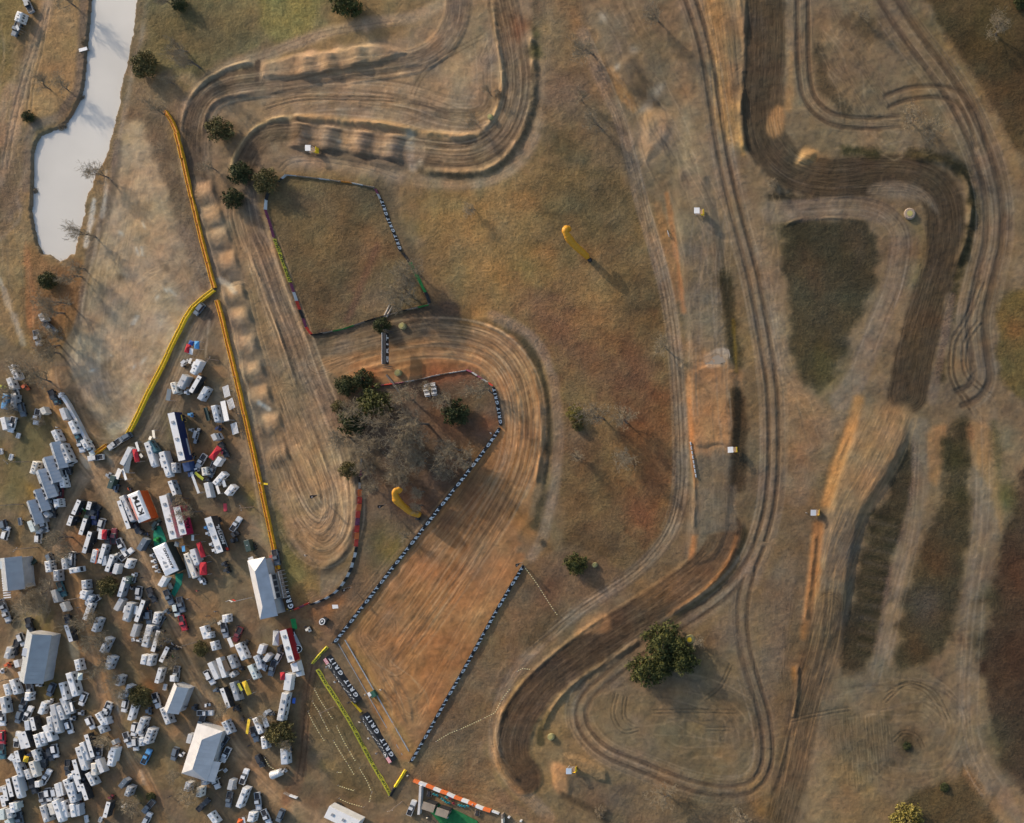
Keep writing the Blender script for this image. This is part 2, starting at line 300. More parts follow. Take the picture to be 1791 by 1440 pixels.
# --- upper middle dirt
P([(1010,-80),(1190,-80),(1240,120),(1280,300),(1290,420),(1200,420),(1140,330),(1100,240),(1060,120)], (126,107,87), 0.85, 10, 8, veg=0.05)
P([(1130,190),(1175,200),(1178,240),(1150,275),(1125,290),(1118,240)], (168,134,102), 0.75, 10, 7, h=0.7, hs=18)  # bright tan patch: sunlit dirt painted into the colour
P([(1080,110),(1110,95),(1140,150),(1155,185),(1120,170),(1095,150)], (98,82,68), 0.6, 10, 6, h=1.0, hs=16)
P([(1050,130),(1075,118),(1110,180),(1105,195),(1075,165)], (168,124,82), 0.7, 6, 4)
for x, y, r, e, a in [(1108,87,7,1,0),(1080,117,6,1.6,-50),(1150,158,7,2,-50),(1125,190,6,2,-45),(1055,30,8,1.5,70)]: SPOT(x, y, r, (178,162,146), 0.7, e, a)
S([(1020,60),(1052,140),(1085,210),(1105,280),(1125,360),(1148,440),(1168,520),(1182,600),(1188,700),(1190,800),(1188,880),(1172,935),(1130,985),(1070,1030),(1000,1078),(940,1130),(895,1180),(872,1230),(864,1290),(876,1340),(920,1390),(960,1430)], 24, (132,112,92), 0.8, 5, gr=0.9)
S([(1180,100),(1190,170),(1200,240),(1225,330),(1260,420)], 34, (150,122,94), 0.6, 10)  # paler band, the same sunlight painted on the dirt
S([(1150,360),(1170,440),(1186,520)], 18, (160,112,76), 0.4, 6)
# --- right lane with tabletop
P([(1180,290),(1240,300),(1245,330),(1265,400),(1272,480),(1285,560),(1290,640),(1292,760),(1288,860),(1282,930),(1255,985),(1205,990),(1200,930),(1205,860),(1204,760),(1200,640),(1195,560),(1185,470),(1178,400)], (118,104,86), 0.85, 9, 5, h=0.7, hs=18)
P([(1204,645),(1290,645),(1292,780),(1255,790),(1206,778)], (166,124,88), 0.85, 10, 5, h=1.2, hs=18)
for x in (1225,1250,1272): SPOT(x, 720, 20, (184,134,90), 0.35, 1, 0)
S([(1166,340),(1176,400),(1184,450),(1190,500),(1195,545)], 8, (170,116,76), 0.7, 4)  # orange edge paints the sunlit left slope of the lane
S([(1206,700),(1210,780),(1218,860),(1216,930),(1208,990)], 10, (166,112,70), 0.7, 4)  # sunlit left slope painted on, lower part
RIDGE([(1208,790),(1216,850),(1214,930)], 8, 0.9)
S([(1268,480),(1276,540),(1284,600),(1290,640)], 22, (74,68,46), 0.85, 5, veg=0.9)
S([(1282,560),(1286,610),(1288,650)], 6, (128,106,48), 0.7, 3)
S([(1290,690),(1294,760),(1290,850)], 24, (74,64,46), 0.85, 5, veg=0.9)  # dark weedy strip, shade of the lane's right side painted in
P([(1232,622),(1248,612),(1268,610),(1274,622),(1268,636),(1248,642),(1236,638)], (168,152,134), 0.9, 3, 3)
P([(1200,600),(1292,640),(1290,665),(1200,655)], (150,116,84), 0.4, 8, 5)
# --- service road with double ruts
S([(1180,-60),(1205,0),(1232,80),(1252,180),(1272,300),(1300,400),(1325,500),(1342,600),(1352,720),(1350,830),(1338,930),(1310,1010)], 44, (134,114,94), 0.7, 8)
P([(1280,330),(1350,300),(1370,340),(1360,380),(1370,500),(1390,640),(1440,690),(1500,690),(1470,760),(1420,860),(1380,880),(1360,760),(1340,600),(1310,450)], (132,113,92), 0.85, 8, 6)
SPOT(1400,700,44,(160,120,84),0.5,1.4,-40); SPOT(1390,780,40,(156,118,82),0.5,1.4,-60)
ROAD = [(1182,-60),(1212,10),(1235,90),(1250,180),(1268,290),(1292,390),(1316,480),(1335,580),(1350,680),(1353,790),(1348,870),(1335,930),(1312,985),(1270,1035),(1200,1085),(1130,1130),(1070,1180),(1030,1215),(1016,1245),(1025,1280),(1060,1315),(1130,1345),(1200,1372),(1270,1385),(1320,1372),(1342,1330),(1338,1260),(1318,1190),(1302,1130),(1298,1070),(1308,1010),(1330,950)]
S(ROAD, 40, (130,112,94), 0.5, 8)
RUTS(ROAD, 17, 7, (92,76,62), 0.75, 0.15)
RUTS([(1290,60),(1300,160),(1320,260)], 10, 3, (110,92,76), 0.4)
P([(1236,-60),(1300,-60),(1296,60),(1300,140),(1292,260),(1262,230),(1250,120),(1236,40)], (166,128,84), 0.8, 8, 6, gr=(80,0.9))
P([(1290,80),(1312,100),(1306,160),(1296,180),(1286,140)], (88,76,64), 0.8, 5, 3, gr=(-30,0.8))
RIDGE([(1293,-60),(1296,20),(1302,80)], 12, 1.4, col=(204,144,86), op=0.7)  # orange crest colour paints the sunlit left bank
RIDGE([(1298,150),(1296,220),(1302,270)], 11, 1.3, col=(192,144,84), op=0.7)  # sunlit bank colour painted on again further down
# --- top right big loop
P([(1300,-80),(1791,-80),(1871,-80),(1871,1520),(1360,1520),(1380,1300),(1420,1080),(1440,900),(1480,740),(1400,680),(1360,500),(1310,300)], (124,105,84), 0.9, 14, 8, veg=0.05)
T4 = [(1338,-60),(1340,40),(1338,120),(1332,190),(1342,250),(1385,296),(1450,312),(1530,306),(1590,308),(1635,330),(1652,370),(1650,430),(1632,510),(1606,600),(1588,690)]
S(T4, 70, (82,69,56), 0.97, 5, gr=1.1)
RIDGE([(1305,-40),(1302,80),(1298,190),(1310,270),(1355,320),(1390,336)], 9, 0.9)
RIDGE([(1590,276),(1640,282),(1678,300),(1696,340),(1694,400),(1672,470)], 12, 1.7)
S([(1590,268),(1645,278),(1682,298),(1702,345),(1700,400),(1686,450),(1668,520),(1650,600),(1640,660)], 15, (66,64,42), 0.8, 5, veg=1.0)
S([(1480,262),(1515,268),(1530,268)], 20, (64,66,42), 0.85, 5, veg=1.0)
S([(1345,342),(1380,346),(1430,348)], 10, (66,62,46), 0.8, 4, veg=0.9)
P([(1345,180),(1368,160),(1374,225),(1395,262),(1365,262),(1342,230)], (90,76,62), 0.8, 6, 4)
P([(1341,215),(1360,185),(1372,200),(1368,235),(1348,240)], (180,134,92), 0.7, 5, 4); P([(1390,282),(1402,262),(1428,262),(1430,275),(1415,292),(1395,292)], (180,136,92), 0.85, 6, 4, h=0.8, hs=12)
P([(1376,-60),(1398,-60),(1396,60),(1396,95),(1374,95)], (132,112,94), 0.7, 5, 3)
S([(1385,95),(1383,150),(1378,190)], 14, (160,122,84), 0.6, 6)
P([(1535,322),(1580,318),(1620,336),(1640,372),(1612,352),(1560,346),(1520,336)], (138,122,106), 0.7, 7, 4)
S([(1575,372),(1600,390),(1616,420),(1610,460),(1600,490)], 14, (136,114,82), 0.7, 5)
# flowing double ruts at upper right
S([(1404,-60),(1404,60),(1406,120),(1414,168),(1440,200),(1480,214),(1575,214)], 36, (120,102,84), 0.7, 6, gr=1.0)
RUTS([(1404,-60),(1404,60),(1406,120),(1414,168),(1440,200),(1480,214),(1545,218)], 19, 8, (86,71,58), 0.75)
RB = [(1520,-60),(1560,10),(1600,70),(1640,122),(1672,170),(1698,220),(1722,280),(1738,350),(1738,420),(1722,490),(1708,560),(1712,620),(1716,660),(1702,686),(1672,700)]
S(RB, 46, (126,108,90), 0.6, 8); RUTS(RB, 27, 11, (86,72,60), 0.75)
RUTS([(1548,178),(1590,164),(1640,160),(1680,172),(1704,210),(1716,260)], 20, 8, (86,72,58), 0.7)
RUTS([(1720,490),(1690,560),(1668,600),(1666,660),(1690,700),(1722,745)], 8, 5, (84,70,58), 0.75)
RUTS([(1716,560),(1690,600),(1690,650),(1716,680),(1740,700)], 8, 4, (84,70,58), 0.7)
for q in [[(1440,60),(1480,130),(1520,200)], [(1460,20),(1510,120),(1550,185)], [(1430,80),(1460,150),(1500,205)]]: S(q, 16, (112,96,78), 0.5, 6, gr=0.8)
S([(1432,90),(1440,140),(1460,175),(1478,190)], 22, (78,72,56), 0.8, 6, veg=0.8)
SPOT(1508,45,22,(86,74,54),0.85,1.5,60,0.9)
P([(1600,-80),(1871,-80),(1871,330),(1800,290),(1740,200),(1690,110),(1640,30)], (90,78,52), 0.9, 10, 8, veg=0.95)
for x, y, r, c, e in [(1680,90,34,(76,70,46),2),(1760,120,50,(82,66,46),1.5),(1730,40,40,(88,84,52),1.5),(1720,170,26,(104,88,66),2)]: SPOT(x, y, r, c, 0.6, e, 50)
S([(1640,60),(1690,130),(1740,220),(1780,300)], 22, (144,118,86), 0.7, 8)
# teardrop
P([(1372,398),(1400,388),(1470,388),(1515,396),(1536,425),(1534,480),(1510,545),(1480,610),(1455,660),(1425,678),(1400,665),(1385,600),(1376,500)], (72,70,52), 0.92, 9, 8, veg=1.0)
for x, y, r, c in [(1400,420,30,(64,64,46)),(1480,470,36,(64,64,48)),(1420,480,24,(98,80,58)),(1440,640,28,(98,92,52)),(1500,430,20,(90,78,60))]: SPOT(x, y, r, c, 0.7, 1.6, 75)
S([(1350,372),(1420,366),(1500,362),(1550,378),(1575,420),(1562,500),(1530,580),(1500,660),(1470,700)], 38, (132,114,98), 0.8, 5)
RIDGE([(1366,400),(1400,384),(1470,382),(1520,390)], 6, 0.5)
S([(1662,520),(1650,600),(1636,660),(1630,700)], 18, (126,108,92), 0.8, 5)
S([(1640,470),(1626,540),(1608,610),(1590,690)], 10, (82,68,54), 0.4, 5)
P([(1750,540),(1800,500),(1871,520),(1871,700),(1791,700),(1755,670),(1745,610)], (110,98,58), 0.85, 8, 7, veg=1.0); SPOT(1775,580,24,(140,92,56),0.6)
# --- jumps under the big loop
P([(1490,720),(1530,706),(1594,712),(1594,770),(1560,840),(1520,900),(1500,980),(1488,1080),(1478,1160),(1420,1160),(1420,1080),(1430,960),(1440,900),(1450,850),(1475,780)], (138,112,86), 0.85, 9, 5, h=1.5, hs=20, gr=(-64,0.7))
P([(1436,900),(1520,900),(1500,980),(1488,1060),(1440,1060),(1428,1000)], (108,94,80), 0.8, 8, 5)
for x, y in [(1560,760),(1520,790),(1490,830)]: SPOT(x, y, 26, (156,120,84), 0.6, 1.6, -64)
S([(1502,700),(1484,760),(1462,820),(1444,880)], 20, (170,122,76), 0.8, 6); S([(1430,920),(1426,980),(1418,1050),(1410,1110)], 20, (166,116,72), 0.85, 6)  # orange strips: sun on the embankment's left face, painted as colour
RIDGE([(1488,745),(1464,815),(1446,880)], 10, 0.8); RIDGE([(1426,930),(1418,1010),(1408,1090)], 9, 0.8)
S([(1385,1040),(1376,1120),(1372,1190),(1384,1250)], 24, (108,92,70), 0.6, 8, gr=0.9, veg=0.5)
S([(1388,1170),(1396,1220),(1390,1255)], 10, (170,120,62), 0.6, 5); RIDGE([(1396,1160),(1394,1210),(1388,1260)], 8, 1.0)
P([(1598,760),(1606,830),(1586,900),(1560,980),(1544,1060),(1530,1130),(1500,1185),(1474,1168),(1486,1080),(1504,980),(1526,900),(1560,850)], (72,68,50), 0.92, 9, 7, veg=1.0)
for y in range(900, 1150, 12): S([(1500 + (1150-y)*0.08, y), (1550 + (1150-y)*0.08, y+10)], 4, (56,58,40) if y % 24 else (98,90,76), 0.45, 3)
S([(1606,745),(1612,830),(1596,920),(1568,1020),(1552,1110),(1530,1200)], 34, (130,112,94), 0.85, 5)
P([(1622,760),(1655,745),(1652,800),(1640,850),(1626,830)], (168,122,82), 0.7, 6, 4)  # patch of sunlight painted on the ground
P([(1664,742),(1694,745),(1698,850),(1692,960),(1674,1060),(1650,1130),(1600,1168),(1566,1170),(1582,1070),(1606,990),(1636,900),(1650,820)], (76,72,52), 0.92, 9, 8, veg=1.0)
for x, y, r, c in [(1670,800,20,(66,68,42)),(1680,870,20,(62,66,42)),(1640,980,34,(94,74,52)),(1620,1060,30,(98,90,80)),(1600,1130,26,(88,72,50))]: SPOT(x, y, r, c, 0.7, 1.3, 80)
S([(1720,700),(1724,800),(1726,900),(1714,1000),(1698,1100),(1690,1200),(1694,1290),(1750,1400),(1790,1480)], 46, (130,112,94), 0.85, 6)
P([(1695,742),(1735,750),(1748,820),(1756,900),(1748,930),(1728,860),(1704,810)], (158,122,84), 0.6, 6, 4)  # slanting sunlit patch, put into the ground colour
S([(1736,740),(1744,780),(1748,830)], 12, (92,88,60), 0.6, 5, veg=0.9)
P([(1871,780),(1791,810),(1770,870),(1754,950),(1740,1020),(1726,1120),(1722,1200),(1745,1290),(1775,1370),(1871,1430)], (80,69,53), 0.9, 12, 10, veg=1.0)
for x, y, r, c in [(1760,870,24,(88,88,48)),(1740,1050,16,(74,76,56)),(1722,1130,16,(86,84,66)),(1750,1290,26,(82,80,58)),(1780,1000,30,(94,66,48)),(1770,1150,40,(72,52,38))]: SPOT(x, y, r, c, 0.7, 1.6, 75)
w_ = win(1400, 1040, 1540, 1200); H[w_] *= 1 - ss(PY[w_], 1050, 1165)
for y0_, y1_, x0_, x1_ in ((700, 800, 1470, 1640),):
    w_ = win(x0_, y0_ - 30, x1_, y1_ + 10); H[w_] *= np.where(PY[w_] < y1_, ss(PY[w_], y0_, y1_), 1)
# bottom right
P([(1480,1180),(1680,1180),(1720,1280),(1680,1340),(1600,1380),(1540,1300),(1470,1280),(1440,1240)], (122,104,84), 0.9, 12, 8, veg=0.0)
for q in [[(1545,1230),(1580,1200),(1620,1210),(1650,1250)], [(1550,1215),(1590,1196),(1635,1212),(1662,1262)], [(1560,1300),(1580,1282),(1605,1290),(1616,1312)], [(1380,1262),(1430,1250),(1490,1240)]]: RUTS(q, 6, 2.5, (98,82,66), 0.6)
SPOT(1585,1305,17,(62,60,42),0.9,1,0,1.0); SPOT(1552,1252,9,(78,70,52),0.8); SPOT(1650,1378,12,(64,62,46),0.8,1,0,1.0)
P([(1440,1262),(1480,1240),(1550,1260),(1560,1340),(1500,1380),(1470,1340)], (104,90,72), 0.6, 12, 8, gr=(85,1.0))
P([(1430,1330),(1480,1330),(1540,1380),(1560,1440),(1540,1480),(1430,1480)], (134,110,78), 0.6, 14, 8, veg=0.4)
P([(1590,1400),(1650,1370),(1700,1340),(1745,1430),(1760,1500),(1560,1500)], (94,82,56), 0.85, 10, 8, veg=0.9)
S([(1452,1060),(1436,1130),(1418,1190),(1404,1250),(1392,1320),(1376,1390),(1350,1500)], 56, (96,80,64), 0.9, 7, gr=1.1)
RIDGE([(1385,1270),(1372,1340),(1350,1400)], 8, -0.5)
S([(1690,1350),(1730,1400),(1770,1450)], 18, (154,120,84), 0.6, 8)
# --- lower middle lane
T5 = [(1272,930),(1256,970),(1212,1012),(1150,1056),(1080,1100),(1010,1150),(950,1200),(915,1245),(898,1290),(900,1330),(918,1360)]
S(T5, 58, (80,66,53), 0.97, 4, gr=0.9, h=0.3, hs=6)
S([(1262,930),(1240,985),(1190,1030)], 44, (134,104,77), 0.4, 10)
P([(1203,850),(1290,850),(1288,928),(1206,936)], (116,102,85), 0.95, 5, 4, sm=False, gr=(90,0.5))
RIDGE([(1288,940),(1276,980),(1236,1030),(1170,1075)], 10, 1.2, col=(176,118,70), op=0.5)
S([(1304,930),(1290,985),(1250,1032),(1190,1076),(1130,1116)], 12, (82,72,52), 0.7, 4)
RIDGE([(1060,1075),(1000,1118),(940,1168),(895,1220),(874,1260)], 7, 0.7)
RIDGE([(1120,1118),(1060,1158),(1000,1200),(966,1240),(948,1280)], 9, 1.1)
S([(960,1246),(946,1276),(946,1300)], 10, (72,66,48), 0.8, 3)
S([(872,1240),(862,1290),(876,1345),(910,1385)], 12, (178,134,92), 0.5, 5); RIDGE([(884,1230),(872,1280),(880,1330),(912,1368)], 8, 1.0)
P([(1020,1078),(1058,1070),(1068,1100),(1040,1110),(1005,1110)], (170,124,82), 0.6, 6, 4)
P([(965,1332),(1000,1345),(1000,1395),(968,1380)], (156,118,82), 0.85, 5, 3, h=0.7, hs=12)
P([(1000,1352),(1060,1372),(1110,1372),(1100,1420),(1040,1415),(1002,1395)], (104,90,74), 0.8, 6, 4)
P([(985,1318),(1020,1322),(1060,1345),(1066,1370),(1030,1360),(1000,1345)], (126,106,76), 0.8, 5, 4, h=0.9, hs=8, veg=0.8)
S([(985,1392),(1030,1412),(1060,1440)], 12, (76,66,52), 0.7, 5)
P([(1040,1230),(1100,1200),(1200,1160),(1280,1130),(1300,1210),(1320,1300),(1290,1360),(1200,1350),(1100,1310),(1050,1280)], (118,101,80), 0.85, 10, 6, veg=0.05)
for q in [[(1080,1210),(1072,1250),(1090,1280),(1120,1275)], [(1095,1215),(1092,1255),(1112,1272)], [(1140,1246),(1200,1244),(1290,1246)], [(1230,1225),(1260,1200),(1280,1160)], [(1230,1276),(1280,1276)]]: RUTS(q, 6, 2.5, (92,78,62), 0.5)
for x, y, r, c, e, a in [(1190,1212,14,(158,122,84),1.6,20),(1220,1270,14,(152,120,78),1.8,70),(1260,1320,22,(156,120,80),1.5,20),(1200,1300,26,(96,86,66),1.5,0),(1110,1260,12,(138,120,102),1,0),(1320,1375,16,(168,128,80),1.4,-40),(1330,1420,16,(140,104,56),1.3,-50),(1150,1030,24,(148,112,76),1.6,-40)]: SPOT(x, y, r, c, 0.6, e, a)
P([(1110,1390),(1200,1390),(1300,1410),(1340,1470),(1100,1470),(1080,1410)], (112,98,76), 0.8, 10, 8, veg=0.7)
P([(1280,1050),(1300,1050),(1296,1100),(1310,1170),(1300,1180),(1240,1120)], (120,102,84), 0.6, 8, 5)
P([(1325,1040),(1372,960),(1395,1000),(1380,1080),(1370,1180),(1350,1220),(1330,1150),(1318,1080)], (118,102,84), 0.7, 8, 6)
# --- field right of the start straight
P([(925,985),(1000,960),(1090,1010),(1010,1070),(930,1130),(880,1190),(860,1260),(855,1330),(900,1400),(960,1450),(730,1370),(720,1340),(800,1200),(880,1060)], (112,94,72), 0.9, 8, 6, veg=0.7)
for x, y, r, c, e in [(850,1130,30,(122,108,74),1.6),(770,1340,20,(154,112,66),1.2),(800,1380,34,(118,82,58),1.5),(830,1280,26,(100,88,66),1.3),(960,1040,26,(98,72,56),1.5),(940,970,18,(132,98,66),1.4),(850,1370,34,(128,100,66),1.5),(960,1090,30,(94,80,58),1.3),(780,1240,22,(96,86,66),1.4)]: SPOT(x, y, r, c, 0.6, e, -50)
# --- start straight and first turn
P([(556,602),(600,584),(700,566),(780,558),(850,560),(905,590),(938,650),(950,720),(948,800),(930,880),(902,960),(915,985),(815,1160),(716,1332),(660,1240),(598,1116),(680,1005),(780,872),(872,752),(886,720),(868,672),(820,640),(760,648),(700,668),(630,672),(575,650)], (146,106,74), 0.95, 5, 3, veg=0.0)
S([(560,630),(640,600),(720,586),(800,590),(862,612),(900,660),(916,730),(908,810),(880,880),(830,960),(760,1060),(690,1160)], 60, (140,108,80), 0.4, 12, gr=1.2)
S([(540,612),(600,606),(680,590),(740,575)], 30, (104,88,74), 0.7, 7, gr=0.8)
for q, w2 in [([(620,650),(700,630),(780,618),(850,636),(884,690),(890,740)], 8), ([(600,660),(700,645),(780,632),(840,646),(872,690)], 6), ([(700,610),(790,598),(870,622),(906,690),(905,780),(870,860),(800,960)], 6)]:
    RIDGE(q, w2, 0.2, col=(180,136,96), op=0.5)
for x, y, r, c, e, a in [(790,930,60,(120,88,64),2.2,-50),(700,1090,40,(118,94,72),1.4,-50),(760,1060,60,(158,104,64),2,-52),(740,1200,50,(150,106,72),1.4,-50),(890,830,50,(158,104,60),1.8,-70),(930,760,30,(162,108,66),1.8,90),(830,860,26,(112,80,60),2,-50),(640,1120,24,(112,94,76),1.4,-50),(660,1250,26,(168,112,66),2,60),(800,1130,36,(156,104,62),1.6,-55),(920,920,22,(178,112,60),1.5,60)]: SPOT(x, y, r, c, 0.6, e, a)
S([(860,800),(820,870),(760,950),(700,1040),(650,1110)], 70, (150,108,76), 0.25, 20, gr=0.9)
for q in [[(905,955),(840,1070),(780,1170),(730,1270)], [(880,960),(830,1050),(780,1140),(720,1240)], [(625,1118),(660,1180),(700,1240),(730,1250),(760,1210)], [(640,1110),(665,1130),(690,1105),(690,1080)], [(690,1210),(720,1225),(745,1200)], [(640,1125),(680,1190),(710,1250)]]: RUTS(q, 5, 1.8, (184,140,102), 0.5, 0.05)
S([(606,1118),(630,1160),(655,1210),(685,1262),(712,1308)], 24, (156,118,74), 0.7, 7, gr=0.5)
S([(792,560),(870,566),(925,606),(954,680),(962,760),(956,840),(936,920)], 14, (80,72,54), 0.85, 4, veg=0.5); RIDGE([(860,560),(925,600),(956,680),(962,770),(952,860)], 10, -0.7); RIDGE([(845,566),(905,600),(938,670),(948,760),(938,850)], 8, 1.0)  # dark grassy band carries the outer berm's painted shadow
S([(860,552),(930,590),(965,660),(976,760),(970,850),(952,930),(930,975)], 18, (136,116,96), 0.75, 5, gr=0.4)
S([(772,520),(770,560),(800,580)], 40, (114,96,76), 0.5, 12); SPOT(830,556,22,(172,124,72),0.6,2.4,5)
P([(752,535),(800,530),(790,570),(700,580),(640,590),(560,600),(545,586),(640,565)], (92,78,64), 0.8, 6, 5)
# wooded infield
P([(630,672),(700,668),(812,650),(862,678),(876,745),(800,840),(740,925),(690,985),(625,1080),(590,1118),(545,1090),(550,1060),(600,1030),(622,980),(632,900),(632,800),(600,760),(570,720),(590,690)], (104,86,70), 0.9, 6, 5, veg=0.5)
for x, y, r, c, e, a in [(700,740,50,(112,98,84),1.4,0),(640,790,40,(100,92,80),1.2,30),(790,740,30,(134,84,58),1.4,40),(850,740,20,(140,84,54),1.3,60),(830,700,20,(96,80,58),1.2,0),(720,850,40,(116,94,78),1.4,40),(670,930,30,(104,98,68),1.5,90),(660,980,30,(92,88,64),1.5,80),(690,960,20,(120,116,60),1.6,-60),(760,680,30,(86,70,58),2,0),(700,880,24,(120,84,64),1.4,0),(820,790,20,(150,110,64),1.2,0),(640,1060,40,(96,82,64),1.4,-50),(650,650,16,(150,90,64),2,5),(790,655,20,(160,86,56),2.6,-8),(580,1060,14,(176,112,62),2.4,-35),(735,880,26,(128,92,72),1.4,0)]: SPOT(x, y, r, c, 0.6, e, a)
S([(877,752),(800,860),(730,955),(690,1005),(640,1070),(596,1122)], 7, (168,116,72), 0.5, 4)
# --- paddock ground
P([(-80,640),(60,620),(110,620),(150,710),(200,775),(225,765),(260,700),(330,575),(352,545),(378,520),(398,600),(425,720),(462,860),(492,1000),(520,1060),(548,1120),(590,1122),(690,1330),(740,1380),(960,1450),(960,1520),(-80,1520)], (114,96,77), 0.92, 6, 4, veg=0.15)
m = ss(N2, 0.15, 0.6) * (PX < 560) * (PY > 660) * 0.2
COL = COL * (1 - m[..., None]) + A3((116,106,66)) * m[..., None]
m = ss(vnoise(70, 9, 3), 0.1, 0.6) * (PX < 560) * (PY > 640) * 0.3
COL = COL * (1 - m[..., None]) + A3((146,104,70)) * m[..., None]
S([(84,660),(105,720),(130,780),(160,820),(190,860),(215,915),(245,990),(275,1050),(300,1110),(325,1160),(350,1210),(385,1260),(420,1320),(460,1370),(510,1410),(580,1450)], 28, (160,129,98), 0.9, 7)
S([(90,690),(108,740),(126,790)], 18, (168,124,78), 0.7, 6)
S([(150,830),(120,870),(100,930),(90,990),(75,1060),(30,1120),(10,1180),(-20,1260)], 26, (150,126,102), 0.85, 7)
S([(130,1000),(140,1060),(160,1120),(180,1200),(200,1270),(225,1330),(260,1380),(282,1450)], 22, (164,122,84), 0.85, 7)
S([(235,1000),(215,1080),(236,1150),(262,1220),(300,1290),(330,1240),(345,1200)], 16, (150,112,78), 0.5, 6)
S([(60,1350),(90,1330),(110,1300),(140,1280),(170,1240),(150,1180),(160,1130)], 20, (140,112,86), 0.5, 8)
S([(40,900),(30,960),(50,1020),(60,1080),(20,1160)], 12, (150,112,72), 0.5, 6)
S([(550,1160),(538,1220),(530,1290),(522,1360),(500,1400)], 20, (120,90,72), 0.7, 6); RUTS([(552,1160),(540,1220),(532,1300),(524,1370)], 9, 3, (96,72,58), 0.7)
S([(480,1120),(520,1120),(560,1130),(575,1100),(560,1060),(545,1040)], 18, (126,102,82), 0.5, 7)
P([(392,540),(400,600),(420,690),(440,780),(462,860),(480,930),(488,990),(470,980),(455,900),(430,800),(405,700),(388,610),(380,560)], (150,126,98), 0.55, 6, 5)
for x, y, r, e, a in [(455,930,16,2.4,75),(430,800,12,3,75),(380,700,16,2,80)]: SPOT(x, y, r, (158,136,112), 0.6, e, a)
S([(372,540),(350,580),(330,630),(300,700),(272,760)], 24, (108,92,80), 0.6, 8, gr=0.6)
S([(365,560),(362,600),(358,640)], 3, (168,150,130), 0.6, 2)
S([(180,785),(190,800),(200,820),(206,840)], 8, (186,170,148), 0.6, 4); S([(145,800),(152,815)], 12, (178,166,152), 0.7, 4)
for x, y, r, c, e, a in [(205,1240,5,(190,182,172),3,75),(250,1360,5,(178,168,158),4,78),(130,1135,10,(176,150,116),2,60),(84,1200,20,(118,104,54),1.6,90),(70,1100,30,(120,108,60),1.5,80),(30,850,34,(106,100,62),1.5,80),(60,760,40,(112,104,64),1.4,60),(40,800,30,(104,96,66),1.4,0),(55,860,10,(168,128,62),1.8,70),(470,930,14,(110,104,66),2.4,75),(440,870,12,(128,112,60),2,75),(300,740,16,(124,112,76),1.8,70),(265,1200,14,(172,110,68),1.6,70),(240,950,20,(150,126,98),2,65),(330,880,18,(128,110,78),1.4,60),(615,1300,50,(98,86,64),1.4,60),(640,1350,30,(108,86,66),1.4,0),(570,1380,30,(92,80,64),1.6,0),(450,1150,20,(150,104,72),1.5,60),(290,1130,16,(150,118,86),1.6,60),(150,905,12,(126,112,64),1.5,60),(128,945,16,(170,114,74),1.2,0),(140,1130,14,(160,108,70),2,80),(245,1395,10,(108,96,56),1.5,80)]: SPOT(x, y, r, c, 0.65, e, a)
P([(118,1112),(132,1116),(140,1150),(128,1160)], (184,160,128), 0.7, 3, 2)
P([(555,1180),(600,1240),(640,1310),(678,1390),(640,1400),(590,1380),(555,1320),(540,1250)], (104,92,66), 0.7, 8, 6, veg=0.6)
S([(560,1430),(620,1445),(690,1420),(740,1400)], 18, (140,112,84), 0.4, 8)
P([(560,1330),(590,1330),(590,1345),(560,1345)], (150,128,82), 0.3, 8, 4)
# medium and fine variation
COL = 118 + (COL - 118) * 1.10; COL[..., 2] += 2; COL[..., 1] -= 5.5 * GS; COL += np.array([-3.0, -1.0, -3.0]); COL *= (1 - 0.08 * ss(PX, 900, 1700))[..., None]  # darker to the right: vignetting and shade painted into the colour
# faint wheel and rider lines that follow the lanes
def LINES(guide, spread, n_, cols, w_=(2.2, 3.6), op=(.18, .42), seed=1, frac=(.2, .8), wob=3.0):
    Q = smooth(guide, 6); r_ = np.random.default_rng(seed)
    T = np.gradient(Q, axis=0); T /= np.linalg.norm(T, axis=1)[:, None] + 1e-9; Nn = np.stack([-T[:, 1], T[:, 0]], 1)
    for k in range(n_):
        o0 = r_.uniform(-spread, spread); L_ = int(len(Q) * r_.uniform(*frac)); a0 = r_.integers(0, max(len(Q) - L_, 1)); q = Q[a0:a0 + max(L_, 4)]
        dr_ = r_.uniform(-wob, wob); off_ = o0 + np.linspace(0, dr_, len(q)) + np.sin(np.linspace(0, 5, len(q)) + k) * wob * .4
        pp = q + Nn[a0:a0 + len(q)] * off_[:, None]; c_ = cols[int(r_.integers(len(cols)))]; wd = r_.uniform(*w_)
        s, d, lat, arc, acc = field(pp, wd + 3, sm=False)
        m_ = np.exp(-(d / (wd / 2)) ** 2) * ss(arc, 0, 14) * (1 - ss(arc, acc - 14, acc)) * r_.uniform(*op); blend(s, m_, c_)
        H[s] -= .05 * m_
BRT, DKS = (164,138,110), (86,72,60)
LINES([(560,640),(640,610),(720,592),(800,592),(862,612),(902,660),(918,730),(908,810),(870,890),(800,1000),(730,1100),(660,1180)], 38, 60, [BRT, DKS, (190,150,110)], seed=2)
LINES([(600,1120),(700,1000),(800,880),(880,780)], 40, 24, [BRT, (184,140,100)], seed=3, w_=(2, 3))
LINES([(640,1140),(690,1200),(720,1280)], 40, 18, [BRT, DKS], seed=4, frac=(.3,.7), wob=14)
LINES([(428,340),(440,400),(462,450),(486,520),(508,575),(530,640),(560,720),(590,800),(604,870),(598,930),(566,962),(532,940),(505,880)], 34, 70, [BRT, DKS, (186,154,122)], seed=5)
LINES([(470,700),(500,790),(530,860),(556,900),(575,890),(570,840),(540,770)], 16, 40, [BRT, DKS], seed=6, w_=(2, 3))
